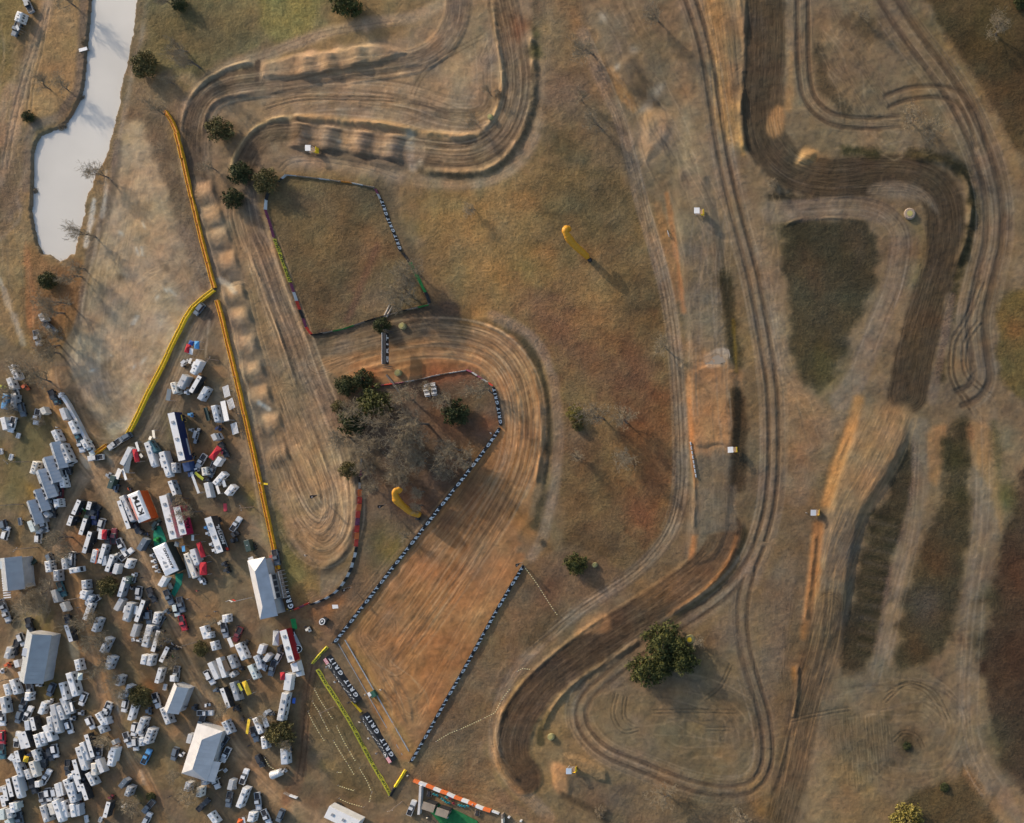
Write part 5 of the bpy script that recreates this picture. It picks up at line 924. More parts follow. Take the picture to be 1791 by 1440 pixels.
def grand(t_, L, W_, e, rd):
    st = MB()
    for k in range(9): st.box(L*.1 + k*.75, L*.1 + k*.75 + .35, -W_*.5 + .3, -W_*.12, e + .25, e + .4)
    st.build("stair_treads", WHITE, t_)
    MB().box(-L*.42, -L*.18, -W_*.45, -W_*.15, e+.3, e+.5).build("skylight", mat("skylight_panel", (.5,.55,.55), .4), t_)
gable("grey roofed hall cut by the left edge, with striped stair treads", "gable_hall", 8, 976, 14, 1034, 38, 4.0, 6.0, ROOF2, WALLM, extra=grand)
def b2x(t_, L, W_, e, rd):
    MB().box(-L*.18, -L*.02, -W_*.42, -W_*.22, e + .6, e + 1.3).build("rooftop_unit", STL, t_)
    MB().box(-L*.02, L*.0, -W_*.45, -W_*.28, e + .5, e + .9).build("roof_vent", BLK, t_)
    MB().slab([(-L*.5, -W_*.5, e - .4), (L*.1, -W_*.5, e - .4), (L*.1, -W_*.66, e - 1.1), (-L*.5, -W_*.66, e - 1.1)][::-1], .1).build("lean_to_roof", ROOF2, t_)
gable("large grey gable roofed building among campers at the left, yellow awning at its top end", "gable_hall", 57, 1110, 42, 1196, 42, 3.8, 6.2, ROOF2, WALLM, extra=b2x)
gable("long narrow shed with pale and grey roof slopes, near an olive tree", "gable_shed", 309, 1202, 291, 1248, 27, 3.4, 5.2, ROOFL, WALLM, extra=None)
def b3x(t_, L, W_, e, rd):
    MB().slab([(L*.1, W_*.5, e-.1), (L*.5, W_*.5, e-.1), (L*.5, W_*.72, e-.9), (L*.1, W_*.72, e-.9)], .1).build("porch_roof", ROOFL, t_)
    for k in (.12, .3, .48): MB().box(k*L - .1, k*L + .1, W_*.70 - .2, W_*.70, 0, e - 1.0).build("porch_post", WHITE, t_)
    MB().box(-L*.2, 0, -W_*.47-.02, -W_*.47+.02, .3, 2.4).build("door", BLK, t_)
gable("big pale hip roofed hall at the bottom of the paddock", "hip_roofed_hall", 359, 1276, 331, 1364, 46, 3.6, 5.6, ROOFL, WALLM, hip=.8, extra=b3x)
# announcer building with windowed upper storey
a = un(443, 987, 6.4); b_ = un(462, 1074, 6.4); L = math.hypot(b_[0]-a[0], b_[1]-a[1]) + 3; cx_, cy_ = (a[0]+b_[0])/2, (a[1]+b_[1])/2
rz = math.atan2(b_[1]-a[1], b_[0]-a[0]); W_ = 5.6
tw = thing("announcer_tower", "two storey building with pale hip roof and four dark windows facing the track", "building", cx_, cy_, gz(cx_, cy_)-.1, rz)
MB().box(-L/2+.6, L/2-.6, -W_/2+.5, W_/2-.5, 0, 4.8).build("wall", WALLM, tw)
for s in (1, -1): MB().slab([(-L/2, s*W_/2, 4.8), (L/2, s*W_/2, 4.8), (L/2-3.8, 0, 6.6), (-L/2+3.8, 0, 6.6)], .15).build("roof", ROOFL if s < 0 else ROOF, tw)  # paler slope towards the sun, greyer one away: roof light and shade painted
for s in (1, -1): MB().slab([(s*L/2, W_/2, 4.8), (s*L/2, -W_/2, 4.8), (s*(L/2-3.8), 0, 6.6)], .15).build("hip_end", ROOFL if s < 0 else ROOF, tw)  # hip ends split the same way, sunlit pale and shaded grey
# deck side faces +y (local) = right in the picture
MB().box(-L*.20, L*.22, W_/2-.5, W_/2+.6, 2.2, 4.7).build("window_bay", WALLD, tw)
for k in range(4): MB().box(-L*.18+k*1.95, -L*.18+k*1.95+1.4, W_/2+.59, W_/2+.66, 2.7, 4.3).build("window", GLASS, tw)
MB().box(-L*.20, L*.22, W_/2-.6, W_/2+.7, 4.72, 4.80).build("bay_roof", ROOF2, tw)
MB().box(-L*.22, L*.24, W_/2+.6, W_/2+2.2, 1.9, 2.1).build("deck", WOOD, tw)
dr = MB()
for x in np.linspace(-L*.22, L*.24, 8): dr.tube((x, W_/2+2.15, 2.5), (x, W_/2+2.15, 3.5), .05, n=4).tube((x, W_/2+2.1, 0), (x, W_/2+2.1, 2.3), .09, n=4)
dr.tube((-L*.22, W_/2+2.15, 3.5), (L*.24, W_/2+2.15, 3.5), .06, n=4); dr.build("deck_railing", STL, tw)
# flag pole with flags left of it
x, y = un(441, 1045, 0); fp = thing("flag_pole", "tall thin flag pole with small flags beside the two storey building", "flagpole", x, y, gz(x, y))
MB().tube((0,0,0), (0,0,9.5), .09, .05, 6).build("pole", STL, fp)
for k, c in enumerate((WHITE, REDM)): MB().loft([[(0,0,9.3-k*1.4),(0,.03,9.3-k*1.4),(0,.03,8.4-k*1.4),(0,0,8.4-k*1.4)],[(-1.0,.5,9.2-k*1.4),(-1.0,.53,9.2-k*1.4),(-1.1,.5,8.3-k*1.4),(-1.1,.47,8.3-k*1.4)],[(-1.9,.1,9.3-k*1.4),(-1.9,.13,9.3-k*1.4),(-1.9,.13,8.4-k*1.4),(-1.9,.1,8.4-k*1.4)]]).build("flag", c, fp)
# big race rigs: tractor + long trailer with lettered side (visible side faces right = local +y when pointing down the picture)
def rig(label, x1, y1, x2, y2, wpx, col, hh=4.0, txt=None, tcol=INK, tractor=None, roofm=WHITE, group="long race team rigs", stripes=()):
    a = un(x1, y1, hh); b_ = un(x2, y2, hh); L = math.hypot(b_[0]-a[0], b_[1]-a[1]); W_ = max(wpx * M, 2.2); cx_, cy_ = (a[0]+b_[0])/2, (a[1]+b_[1])/2
    rz = math.atan2(b_[1]-a[1], b_[0]-a[0]); t_ = thing("race_rig", label, "semi-trailer", cx_, cy_, gz(cx_, cy_), rz, group)
    bd = MB().box(-L/2, L/2, -W_/2, W_/2, 1.1, hh-.08).build("trailer_body", BODY, t_); bd.color = (*col, 1)
    MB().box(-L/2+.08, L/2-.08, -W_/2+.06, W_/2-.06, hh-.075, hh).build("roof", roofm, t_)
    for k in (-.3, .05, .34): MB().box(k*L-.4, k*L+.4, -.4, .4, hh+.002, hh+.25).build("roof_vent", GRYM, t_)
    for m_, z0, z1, x0, x1_ in stripes: MB().box(x0*L, x1_*L, W_/2-.01, W_/2+.02, z0, z1).build("stripe", m_, t_)
    if txt: put_text(txt, tcol, bd, (0.02*L, W_/2 + .035, 2.7), (-1, 0, 0), (0, 0, 1), L*.55, 1.5)
    for k in (-.42, -.35):
        for s in (1, -1): MB().cyl((k*L, .5), .5, s*W_/2 - .3*(s > 0), s*W_/2 + .3*(s < 0)).build("wheel", RUB, t_)
    if tractor:
        tr = MB().box(L/2+.3, L/2+3.6, -1.1, 1.1, .7, 3.0, .3, .1).box(L/2+3.5, L/2+5.2, -1.0, 1.0, .7, 1.9, .2, .15).build("tractor_cab", BODY, t_); tr.color = (*tractor, 1)
        MB().box(L/2+3.28, L/2+3.52, -.9, .9, 2.0, 2.8).build("windshield", GLASS, tr)
    return t_
rig("long navy race rig with white roof and pale side graphics, black front end", 298.5, 722, 318, 806, 12, CNV, 4.2, stripes=[(STL, 1.4, 2.0, .05, .4), (YEL, 1.5, 1.8, -.45, -.32)], tractor=(.03,.06,.15))
rig("long black race rig with white block letters on its side", 363, 905, 385, 967, 9, CK, 4.0, "MOTUL", stripes=[(STL, 1.5, 1.75, -.1, .4), (REDM, 1.5, 2.6, .40, .48)])
rig("long pale rig with white side walls, left of the crimson sided rig", 284, 867, 303, 943, 13, CC, 3.6)
rig("white roofed rig with bright crimson side and black lettering", 309, 886, 321, 936, 10, (0.5, 0.02, 0.08), 4.0, "RACING", INKB, group="long race team rigs")
rig("long white roofed rig with dark red side beside a round logo banner", 495, 1102, 510, 1158, 8, (0.30, 0.012, 0.02), 3.8, tractor=CW)
rig("white double trailer rig with red box, cut by the bottom edge", 571, 1420, 625, 1446, 22, CW, 4.0)
# big team tents
def tent(label, x1, y1, x2, y2, wpx, col, wallm, txt, tw_, th, ang_off=0.0, marks=(), lx=0.0, ly=0.0):
    hh = 4.0; a = un(x1, y1, hh); b_ = un(x2, y2, hh); L = math.hypot(b_[0]-a[0], b_[1]-a[1]); W_ = wpx * M; cx_, cy_ = (a[0]+b_[0])/2, (a[1]+b_[1])/2
    rz = math.atan2(b_[1]-a[1], b_[0]-a[0]); t_ = thing("team_tent", label, "tent", cx_, cy_, gz(cx_, cy_), rz)
    rf = MB().loft([[(L/2, W_/2, 3.2), (-L/2, W_/2, 3.2), (-L/2, -W_/2, 3.2), (L/2, -W_/2, 3.2)], [(L/2, W_/2, 3.6), (-L/2, W_/2, 3.6), (-L/2, -W_/2, 3.6), (L/2, -W_/2, 3.6)], [(L/2-1.6, W_/2-.4, 3.95), (-L/2+.6, W_/2-.4, 3.95), (-L/2+.6, -W_/2+.4, 3.95), (L/2-1.6, -W_/2+.4, 3.95)]]).build("roof", CLOTH, t_)
    rf.color = (*col, 1)
    MB().box(-L/2+.1, L/2-.1, W_/2-.12, W_/2-.02, .1, 3.18).build("side_wall", wallm, t_); MB().box(L/2-.12, L/2-.02, -W_/2, W_/2-.15, .1, 3.18).build("end_wall", wallm, t_)
    for sx_ in (-1, 0, 1):
        for sy_ in (1, -1): MB().box(sx_*(L/2-.3)-.06, sx_*(L/2-.3)+.06, sy_*(W_/2-.3)-.06, sy_*(W_/2-.3)+.06, 0, 3.2).build("leg", STL, t_)
    put_text(txt, INKB, rf, (lx*L, ly*W_, 3.975), (-1, 0, 0), (0, -1, 0), tw_, th)
    for m_, pts in marks: MB().slab([(p[0]*L, p[1]*W_, 3.975) for p in pts], .015).build("roof_mark", m_, rf)
    return t_
tent("white roofed team tent with orange walls and three black letters on top", 231, 862, 251, 911, 21, (0.74,0.73,0.71), mat("orange_red_wall", (.5,.09,.02), .7), "KTM", 6.0, 1.7, marks=[(mat("salmon_print", (.70,.30,.22), .7), [(-.38,-.46),(.40,-.46),(.40,-.34),(-.38,-.30)])], lx=-.03, ly=.08)
tent("white roofed team tent with a row of black letters, over teal carpet", 276, 954, 299, 1003, 24, (0.76,0.75,0.74), mat("dark_mesh_wall", (.03,.035,.03), .8), "KAWASAKI", 6.6, .8,
    marks=[(GRYM, [(-.12,-.12),(-.02,-.02),(-.02,-.12)]), (GRYM, [(.02,-.16),(.12,.06),(.16,.02),(.14,-.22)]), (CREAM, [(.165,-.22),(.18,.05),(.20,.05),(.185,-.24)]), (GRYM, [(.21,-.22),(.22,.06),(.28,.02),(.28,-.18)])], lx=.02, ly=.30)
tent("dark topped team awning with red letters beside a white trailer and a red canopy", 226, 797, 217, 828, 17, (0.09,0.095,0.10), BLK, "YAMAHA", 3.6, .9) if False else None
# carpets
def mat_pad(label, pts, m_, z=.05, name="carpet"):
    xy = [(wx(p[0]), wy(p[1])) for p in pts]; cx_ = sum(p[0] for p in xy)/len(xy); cy_ = sum(p[1] for p in xy)/len(xy)
    mz = max(gz(*p) for p in xy); o = MB().slab([(p[0]-cx_, p[1]-cy_, 0) for p in xy], .45).build(name, m_); o.location = (cx_, cy_, mz + z); return tag(o, label, "carpet")
mat_pad("teal green carpet above the white roofed tent with many black letters", [(272,918),(281,921),(291,945),(284,962),(270,958),(268,934)], TEAL)
mat_pad("teal green carpet below the white roofed tent, running to a point", [(307,1003),(321,1003),(318,1022),(306,1044),(300,1038),(308,1018)], TEAL)
mat_pad("bright green carpet above the round logo banner", [(508,1083),(517,1082),(520,1100),(512,1103)], mat("bright_green_carpet", (.02,.22,.06), .95))
mat_pad("blue tarpaulin right of the long white motorhome", [(512,1221),(517,1221),(516,1231),(511,1230)], mat("blue_tarp", (.06,.16,.55), .6), .08, "tarpaulin")
mat_pad("red mat on dirt right of the parked pickups above the black rig", [(390,881),(396,881),(397,894),(391,895)], mat("red_mat", (.5,.06,.08), .9), .06, "mat")
mat_pad("faded red mat inside the barrier corner", [(471,972),(479,970),(481,982),(473,985)], mat("faded_red_mat", (.30,.09,.08), .9), .06, "mat")
mat_pad("long green carpet in the viewing deck at the bottom edge", [(745,1400),(760,1403),(800,1418),(835,1436),(838,1452),(780,1452),(746,1412)], GRN)
mat_pad("square white landing pad on grass left of the start straight", [(581,1058),(591,1058),(592,1064),(582,1065)], WHITE, .04, "landing_pad")
# viewing deck huts
for lb, x1, x2, y1, y2 in (("left of two flat brown roofed huts at the bottom edge", 738, 760, 1405, 1419), ("right of two flat brown roofed huts at the bottom edge", 762, 784, 1414, 1430)):
    a = un(x1, y1, 3.0); b_ = un(x2, y2, 3.0); cx_, cy_ = (a[0]+b_[0])/2, (a[1]+b_[1])/2; t_ = thing("viewing_hut", lb, "hut", cx_, cy_, gz(cx_, cy_), R(-18), "huts at the viewing deck")
    MB().box(-1.7, 1.7, -1.0, 1.0, 0, 2.85).build("wall", BLK, t_); MB().box(-1.95, 1.95, -1.2, 1.2, 2.86, 3.0).build("roof", mat("brown_felt", (.27,.22,.17), .9, vary=.2), t_); MB().box(1.68, 1.73, -.4, .4, .1, 2.1).build("door", WOOD, t_)
# striped arched tunnel tent
x, y = un(481, 1355, 1.5); t_ = thing("tunnel_tent", "white ribbed arched tunnel tent beside a silver camper", "tent", x, y, gz(x, y), R(20))
secs = [[(u, 1.35*(1-.25*abs(u+2)/4)*math.cos(th), .1+1.9*(1-.3*max(-u,0)/2)*math.sin(th)) for th in np.linspace(0, math.pi, 9)] for u in np.linspace(-1.9, 1.7, 12)]
MB().loft(secs).build("tent_skin", WHITE, t_, True)
for u in np.linspace(-1.5, 1.4, 6): MB().path([(u, 1.38*(1-.25*abs(u+2)/4)*math.cos(th), .12+1.93*(1-.3*max(-u,0)/2)*math.sin(th)) for th in np.linspace(0, math.pi, 9)], [.05]*9, 5).build("rib", STL, t_)
# white end post and wall of the viewing deck
def wall_run(label, name, cat, pts, hh, th, cols, seglen=None, posts=None):
    """wall or barrier following photograph pixels, panel by panel"""
    x0, y0 = wx(pts[0][0]), wy(pts[0][1]); t_ = thing(name, label, cat, x0, y0, gz(x0, y0)); k = 0
    for (a0, a1), (b0, b1) in zip(pts[:-1], pts[1:]):
        A_ = Vector((wx(a0), wy(a1))); B_ = Vector((wx(b0), wy(b1))); L = (B_-A_).length; n_ = max(1, round(L / (seglen or L)))
        for i in range(n_):
            p = A_.lerp(B_, i/n_); q = A_.lerp(B_, (i+1)/n_ - .01); d = (q-p); nn = Vector((-d.y, d.x)).normalized() * th/2
            za, zb = gz(*p) - .1, gz(*q) - .1; m_ = cols[k % len(cols)]; k += 1
            if m_ is None: continue
            MB().loft([[(p.x-x0+s*nn.x, p.y-y0+s*nn.y, za + z - gz(x0, y0)) for s, z in ((1,0),(-1,0),(-1,hh),(1,hh))], [(q.x-x0+s*nn.x, q.y-y0+s*nn.y, zb + z - gz(x0, y0)) for s, z in ((1,0),(-1,0),(-1,hh),(1,hh))]]).build("panel", m_, t_)
    return t_
wall_run("long pale grey timber barrier behind parked trailers at the paddock's upper left", "barrier_wall", "barrier", [(110,688),(122,706),(136,732),(152,762),(168,792)], 1.3, .9, [STL, ROOFL], 3.0)
wall_run("grey weathered post wall at the left side of the viewing deck", "barrier_wall", "barrier", [(739,1372),(738,1395),(736,1422)], 1.6, .7, [ROOFL], 2.5)
wall_run("short pale post wall at the right side of the viewing deck", "barrier_wall", "barrier", [(881,1421),(882,1446)], 1.6, .5, [WOOD, CREAM], 1.5)
wall_run("orange and white striped barrier slanting along the viewing deck", "barrier_wall", "barrier", [(725,1364),(735,1368),(747,1373),(760,1378),(772,1383),(784,1387),(796,1393),(809,1398),(821,1402),(834,1408),(847,1413),(860,1417)], 1.1, .8, [ORBR, WHITE, ORBR, WHITE, ORBR, WHITE, ORBR, WHITE, ORBR, WHITE, ORBR][::1], None)
wall_run("thin white rail running right from the viewing deck to the bottom edge", "barrier_wall", "barrier", [(862,1417),(872,1421),(874,1422),(890,1427),(893,1429),(911,1434),(914,1435),(931,1441),(934,1443),(960,1452)], .9, .5, [WHITE, WHITE, None, WHITE, None, WHITE, None, WHITE, None][::1], None)
wall_run("brown and white boom gate across the lower paddock lane", "boom_gate", "gate", [(498,1386),(508,1390.5),(521,1395)], .9, .45, [WOOD, WHITE], None)
for i, y in enumerate(np.linspace(776, 832, 8)):
    x = 1208.5 + (y-776) * .17; X, Y = wx(x), wy(y); o = thing("barrier_block", "low white plastic barrier block in a curved row beside the right lane", "barrier", X, Y, gz(X, Y), R(100), "white barrier blocks beside the lane")
    MB().box(-.55, .55, -.2, .2, 0, .75, .05, .08).build("block", WHITE, o); MB().box(-.35, .35, -.1, .1, .751, .79).build("cap", STL, o)
# dock on the pond, picnic tables, log poles, bleachers
x, y = wx(146), wy(87); t_ = thing("fishing_dock", "small pale dock on the upper left pond bank", "dock", x, y, -.5, R(15)); MB().box(-1.3, 1.3, -.5, .5, .55, .7).build("deck", STL, t_)
for sx_ in (-1, 1): MB().box(sx_*1.1-.08, sx_*1.1+.08, -.4, .4, -1, .55).build("post", WOOD, t_)
for i, (px_, py_) in enumerate([(748,676),(758,674),(747,683),(760,681),(749,690),(761,688)]):
    x, y = wx(px_), wy(py_); t_ = thing("picnic_bench", "white slatted picnic bench in a cluster under trees", "bench", x, y, gz(x, y), R(8), "white benches clustered under the trees")
    MB().box(-.85, .85, -.3, .3, .68, .74).build("table_top", WHITE, t_)
    for s in (1, -1): MB().box(-.85, .85, s*.62-.13, s*.62+.13, .42, .46).build("seat", WHITE, t_); MB().box(s*.6-.04, s*.6+.04, -.6, .6, 0, .67).build("leg", WOOD, t_)
for i, (p, q) in enumerate([((673,554),(683,533)), ((677,555),(688,535))]):
    A_ = Vector((wx(p[0]), wy(p[1]), .3)); B_ = Vector((wx(q[0]), wy(q[1]), .3)); x, y = A_.x, A_.y
    o = MB().tube((0,0,0), B_-A_, .28, .24, 8).build("felled_log", mat("pale_timber", (.42,.36,.29), .8, vary=.2), None); o.location = A_; o.location.z += gz(x, y); tag(o, ["left","right"][i] + " one of two pale timber poles lying above the arch", "log", "pale timber poles on the grass")
def bleacher(lb, x1, y1, x2, y2, wpx):
    a = un(x1, y1, 1.5); b_ = un(x2, y2, 1.5); L = math.hypot(b_[0]-a[0], b_[1]-a[1]); t_ = thing("bleacher", lb, "bleacher", (a[0]+b_[0])/2, (a[1]+b_[1])/2, gz(*a), math.atan2(b_[1]-a[1], b_[0]-a[0]), "aluminium bleachers by the barrier")
    for k in range(5): MB().box(-L/2, L/2, -1.5 + k*.62, -1.5 + k*.62 + .3, .4 + k*.32, .47 + k*.32).build("bench_plank", WHITE, t_)
    fr = MB()
    for x in (-L/2+.2, 0, L/2-.2): fr.tube((x, -1.4, 0), (x, 1.3, 1.7), .05, n=4).tube((x, 1.3, 0), (x, 1.3, 1.7), .05, n=4)
    fr.build("frame", GRYM, t_)
bleacher("slatted pale bleacher above the long white canopy", 393, 675, 397, 694, 9); bleacher("slatted pale bleacher right of the long white canopy", 400, 698, 405, 715, 9); bleacher("slatted white bleacher below the long white canopy, near the yellow barrier", 407, 740, 411, 759, 9)
# teal and red chairs at the viewing deck
for i, (px_, py_, c) in enumerate([(761,1389,0),(766,1391,0),(775,1397,0),(779,1400,0),(783,1394,0),(783,1403,0),(787,1404,0),(790,1396,1),(795,1405,1),(805,1408,0),(809,1409,0),(814,1410,0),(820,1409,0)]):
    m_ = [mat("teal_chair", (.05,.32,.32), .5), mat("dark_red_chair", (.35,.03,.05), .5)][c]; x, y = wx(px_), wy(py_)
    t_ = thing("lounge_chair", ["teal curved lounge chair in the row on the viewing deck", "dark red lounge chair among the teal ones on the viewing deck"][c], "chair", x, y, gz(x, y), R(-60), ["teal chairs on the viewing deck","red chairs on the viewing deck"][c])
    MB().box(-.35, .3, -.3, .3, .35, .42).build("seat", m_, t_); MB().box(-.5, -.35, -.3, .3, .4, 1.0, .02).build("backrest", m_, t_)
    for sx_ in (-.3, .25):
        for sy_ in (-.25, .25): MB().box(sx_-.03, sx_+.03, sy_-.03, sy_+.03, 0, .35).build("leg", m_, t_)
for lb, px_, py_ in (("black picnic table at the left end of the viewing deck", 752, 1388), ("black picnic table at the right end of the viewing deck", 836, 1421)):
    x, y = wx(px_), wy(py_); t_ = thing("picnic_table", lb, "table", x, y, gz(x, y), R(80), "black tables on the viewing deck")
    MB().box(-.9, .9, -.35, .35, .72, .78).build("table_top", BLK, t_)
    for s in (1, -1): MB().box(-.9, .9, s*.7-.14, s*.7+.14, .42, .47).build("seat", WOOD, t_); MB().box(s*.6-.05, s*.6+.05, -.65, .65, 0, .71).build("leg", BLK, t_)
# ---------------------------------------------------------------- banner fences, barriers, gate, arch, inflatables
def resample(pts, step):
    Q = [Vector((wx(p[0]), wy(p[1]))) for p in pts]; out = [Q[0]]; d = [(b_-a).length for a, b_ in zip(Q[:-1], Q[1:])]; T = sum(d); n_ = max(1, round(T/step)); acc = 0; i = 0
    for k in range(1, n_+1):
        s_ = T * k / n_
        while i < len(d)-1 and acc + d[i] < s_ - 1e-6: acc += d[i]; i += 1
        out.append(Q[i].lerp(Q[i+1], min((s_-acc)/max(d[i], 1e-6), 1)))
    return out
def banner_run(label, pts, step, cols, cat="banner fence", name="banner_fence", hh=1.0, run=0.75, back=0.25, texts=None, tmat=None, gap=0.12, group=None, th=None):
    """folded banner frames set end to end; pts run in the reading direction; the lettered face is on the right of it"""
    Q = resample(pts, step); x0, y0 = Q[0]; z0 = gz(x0, y0); t_ = thing(name, label, cat, x0, y0, z0, 0, group)
    for k, (p, q) in enumerate(zip(Q[:-1], Q[1:])):
        m_ = cols[k % len(cols)]
        if m_ is None: continue
        d = (q-p); L = d.length; d = d.normalized(); lf = Vector((-d.y, d.x)); p2 = p + d*gap/2; q2 = q - d*gap/2
        za = min(gz(*p), gz(*q)) - z0 - .05; rise = max(gz(*p), gz(*q)) - z0 - za - .05
        sec_ = lambda c: [(c.x-x0 - lf.x*run, c.y-y0 - lf.y*run, za), (c.x-x0, c.y-y0, za + hh + rise), (c.x-x0 + lf.x*back, c.y-y0 + lf.y*back, za)]
        pn = MB().loft([sec_(p2), sec_(q2)]).build("banner_panel", m_, t_)
        tx = texts[k % len(texts)] if texts else None
        if tx:
            c = (p+q)/2; Y = Vector((lf.x*run, lf.y*run, hh+rise)); yl = Y.length; Yn = Y.normalized(); X3 = Vector((d.x, d.y, 0)); nrm = X3.cross(Yn)
            o = Vector((c.x-x0 - lf.x*run/2, c.y-y0 - lf.y*run/2, za + (hh+rise)/2)) + nrm*.03
            put_text(tx, tmat or INK, pn, o, X3, Yn, L*.86, (th or .84)*yl)
    pts_ = [i for i in range(0, len(Q), max(1, len(Q)//12))]
    for i in pts_:
        c = Q[i]; zz = gz(*c) - z0; MB().tube((c.x-x0, c.y-y0, zz-.1), (c.x-x0, c.y-y0, zz+hh+.15), .04, n=5).build("post", STL, t_)
    return t_
G = "GRIT"
banner_run("long black banner fence along the upper left side of the start straight", [(583,1124),(620,1078),(660,1026),(700,974),(738,926),(780,872),(820,822),(852,780),(874,748)], 7.9, [VINB], texts=[G], group="black lettered banner fences")
banner_run("long black banner fence along the lower right side of the start straight", [(718,1332),(748,1280),(778,1226),(806,1178),(836,1124),(866,1070),(892,1026),(915,988)], 7.9, [VINB], texts=[G], group="black lettered banner fences")
banner_run("short steep black banner fence on the right of the wooded infield", [(875,744),(870,712),(862,678)], 6.4, [VINB], texts=[G], group="black lettered banner fences")
banner_run("black banner fence on the right side of the fenced grass infield", [(700,440),(690,412),(676,380),(666,350)], 6.0, [VINB], texts=[G], hh=.9, run=.7, group="black lettered banner fences")
banner_run("pale and pink banner fence stub at the top of the infield's right side", [(665,349),(656,331)], 2.0, [STL, MARO], hh=.8, run=.4, back=.2)
banner_run("green and grey banner fence at the lower right of the grass infield", [(751,531),(745,516),(742,508),(733,492),(725,478),(718,462),(704,444)], 3.4, [VINB, GRNM, GRNM, GRNM, VINB, STL, GRYM], hh=.9, run=.7)
banner_run("thin green and dark banner fence along the bottom of the grass infield", [(545,586),(600,576),(640,562),(660,556),(700,545),(750,533)], 3.6, [VINB, WOOD, GRNM, GRNM, WOOD, VINB, WOOD, WOOD], hh=.7, run=.25, back=.2)
banner_run("red and white banner fence at the lower left corner of the grass infield", [(545,586),(537,578),(533,565),(526,548),(520,532),(514,514),(508,496)], 3.2, [REDM, MARO, VINB, REDM, STL, MARO, REDM, REDM], hh=.9, run=.5, back=.3)
banner_run("lime yellow banner fence with black lettering on the infield's left side", [(507,494),(494,456),(480,419)], 4.6, [LYEL], texts=["DUNLOP"], tmat=INKB, hh=.9, run=.6, back=.35)
banner_run("maroon and white banner fence at the upper left of the grass infield", [(479,416),(472,392),(464,368),(466,350),(470,334)], 3.0, [MARO, MARO, MARO, STL, VINB, VINB], hh=.8, run=.45, back=.2)
banner_run("thin orange and grey banner fence along the top of the grass infield", [(655,328),(620,321),(570,314),(520,308),(500,306)], 3.6, [WOOD, STL, ORAM, WOOD, STL, WOOD], hh=.7, run=.2, back=.25)
banner_run("short dark banner fence beside the trees at the infield's top left corner", [(487,318),(500,307)], 1.6, [VINB, STL], hh=.8, run=.3)
banner_run("red and white banner fence curving over the top of the wooded infield", [(862,676),(850,668),(836,659),(826,652),(816,648)], 2.0, [REDM, STL, MARO, STL, MARO, STL], hh=.8, run=.4, back=.2)
banner_run("thin pale banner fence above the benches of the wooded infield", [(816,648),(790,652),(760,657),(735,664),(710,668)], 2.6, [STL, ROOFL, WOOD], hh=.7, run=.2, back=.2)
banner_run("thin red banner fence below the arch at the top of the wooded infield", [(708,669),(680,673),(655,676),(638,678)], 3.0, [MARO, REDM], hh=.7, run=.25, back=.2)
banner_run("bright red and orange banner fence right of the hairpin turn", [(622,956),(624,930),(626,905),(629,880),(630,856)], 2.4, [REDM, ORBR, REDM, MARO, REDM, ORBR], hh=1.0, run=.8, back=.5)
banner_run("thin grey and red banner fence running up into the trees above the hairpin", [(630,855),(631,835),(632,818),(632,802)], 1.8, [STL, VINB, MARO, MARO, STL], hh=.8, run=.25, back=.25)
banner_run("black and white banner fence curving below the hairpin turn", [(543,1057),(556,1052),(570,1046),(583,1038),(596,1026),(606,1010),(614,994),(617,984),(621,970),(623,957)], 1.7, [VINB, STL], hh=.9, run=.5, back=.2)
banner_run("red ribbon fence at the paddock exit right of the lettered inflatable", [(514,1066),(524,1062),(536,1056),(542,1054)], 1.6, [REDM, MARO, REDM], hh=.7, run=.4, back=.2)
banner_run("lime yellow banner fence slanting beside the start backboards", [(683,1391),(668,1364),(648,1330),(630,1296),(612,1264),(592,1230),(572,1200),(555,1171)], 5.6, [LYEL], texts=["DUNLOP"], tmat=INKB, hh=.95, run=.75, back=.5, th=.5)
banner_run("short lime yellow banner fence at the top of the start backboards", [(547,1160),(560,1145),(573,1131)], 4.4, [LYEL], texts=["DUNLOP"], tmat=INKB, hh=.9, run=.5, back=.5, th=.5)
banner_run("short yellow and black banner fence at the lower tip of the start area", [(683,1392),(690,1378),(698,1366),(710,1346)], 3.4, [VINB, YEL, YEL], hh=.9, run=.5, back=.5)
def barrier(label, pts, edge, fill, step=4.2):
    Q = resample(pts, step); x0, y0 = Q[0]; z0 = gz(x0, y0); t_ = thing("safety_barrier", label, "barrier fence", x0, y0, z0, 0, "yellow safety barriers around the paddock")
    for p, q in zip(Q[:-1], Q[1:]):
        d = (q-p).normalized(); lf = Vector((-d.y, d.x)); za = min(gz(*p), gz(*q)) - z0 - .1; zt = max(gz(*p), gz(*q)) - z0 + .95; q2 = q - d*.08
        V = lambda c, o, z: (c.x-x0+lf.x*o, c.y-y0+lf.y*o, z)
        for s in (1, -1): MB().loft([[V(p, s*.52, za), V(p, s*.38, za), V(p, s*.36, zt), V(p, s*.48, zt)], [V(q2, s*.52, za), V(q2, s*.38, za), V(q2, s*.36, zt), V(q2, s*.48, zt)]]).build("side_banner", edge, t_)
        MB().loft([[V(p, .35, zt-.3), V(p, -.35, zt-.3), V(p, -.35, zt-.22), V(p, .35, zt-.22)], [V(q2, .35, zt-.3), V(q2, -.35, zt-.3), V(q2, -.35, zt-.22), V(q2, .35, zt-.22)]]).build("mesh_sheet", fill, t_)
    for c in Q[::3]: MB().tube((c.x-x0, c.y-y0, gz(*c)-z0-.2), (c.x-x0, c.y-y0, gz(*c)-z0+1.25), .05, n=5).build("post", STL, t_)
YO = mat("amber_banner", (0.74, 0.36, 0.02), 0.6, vary=0.3, vscale=.8)
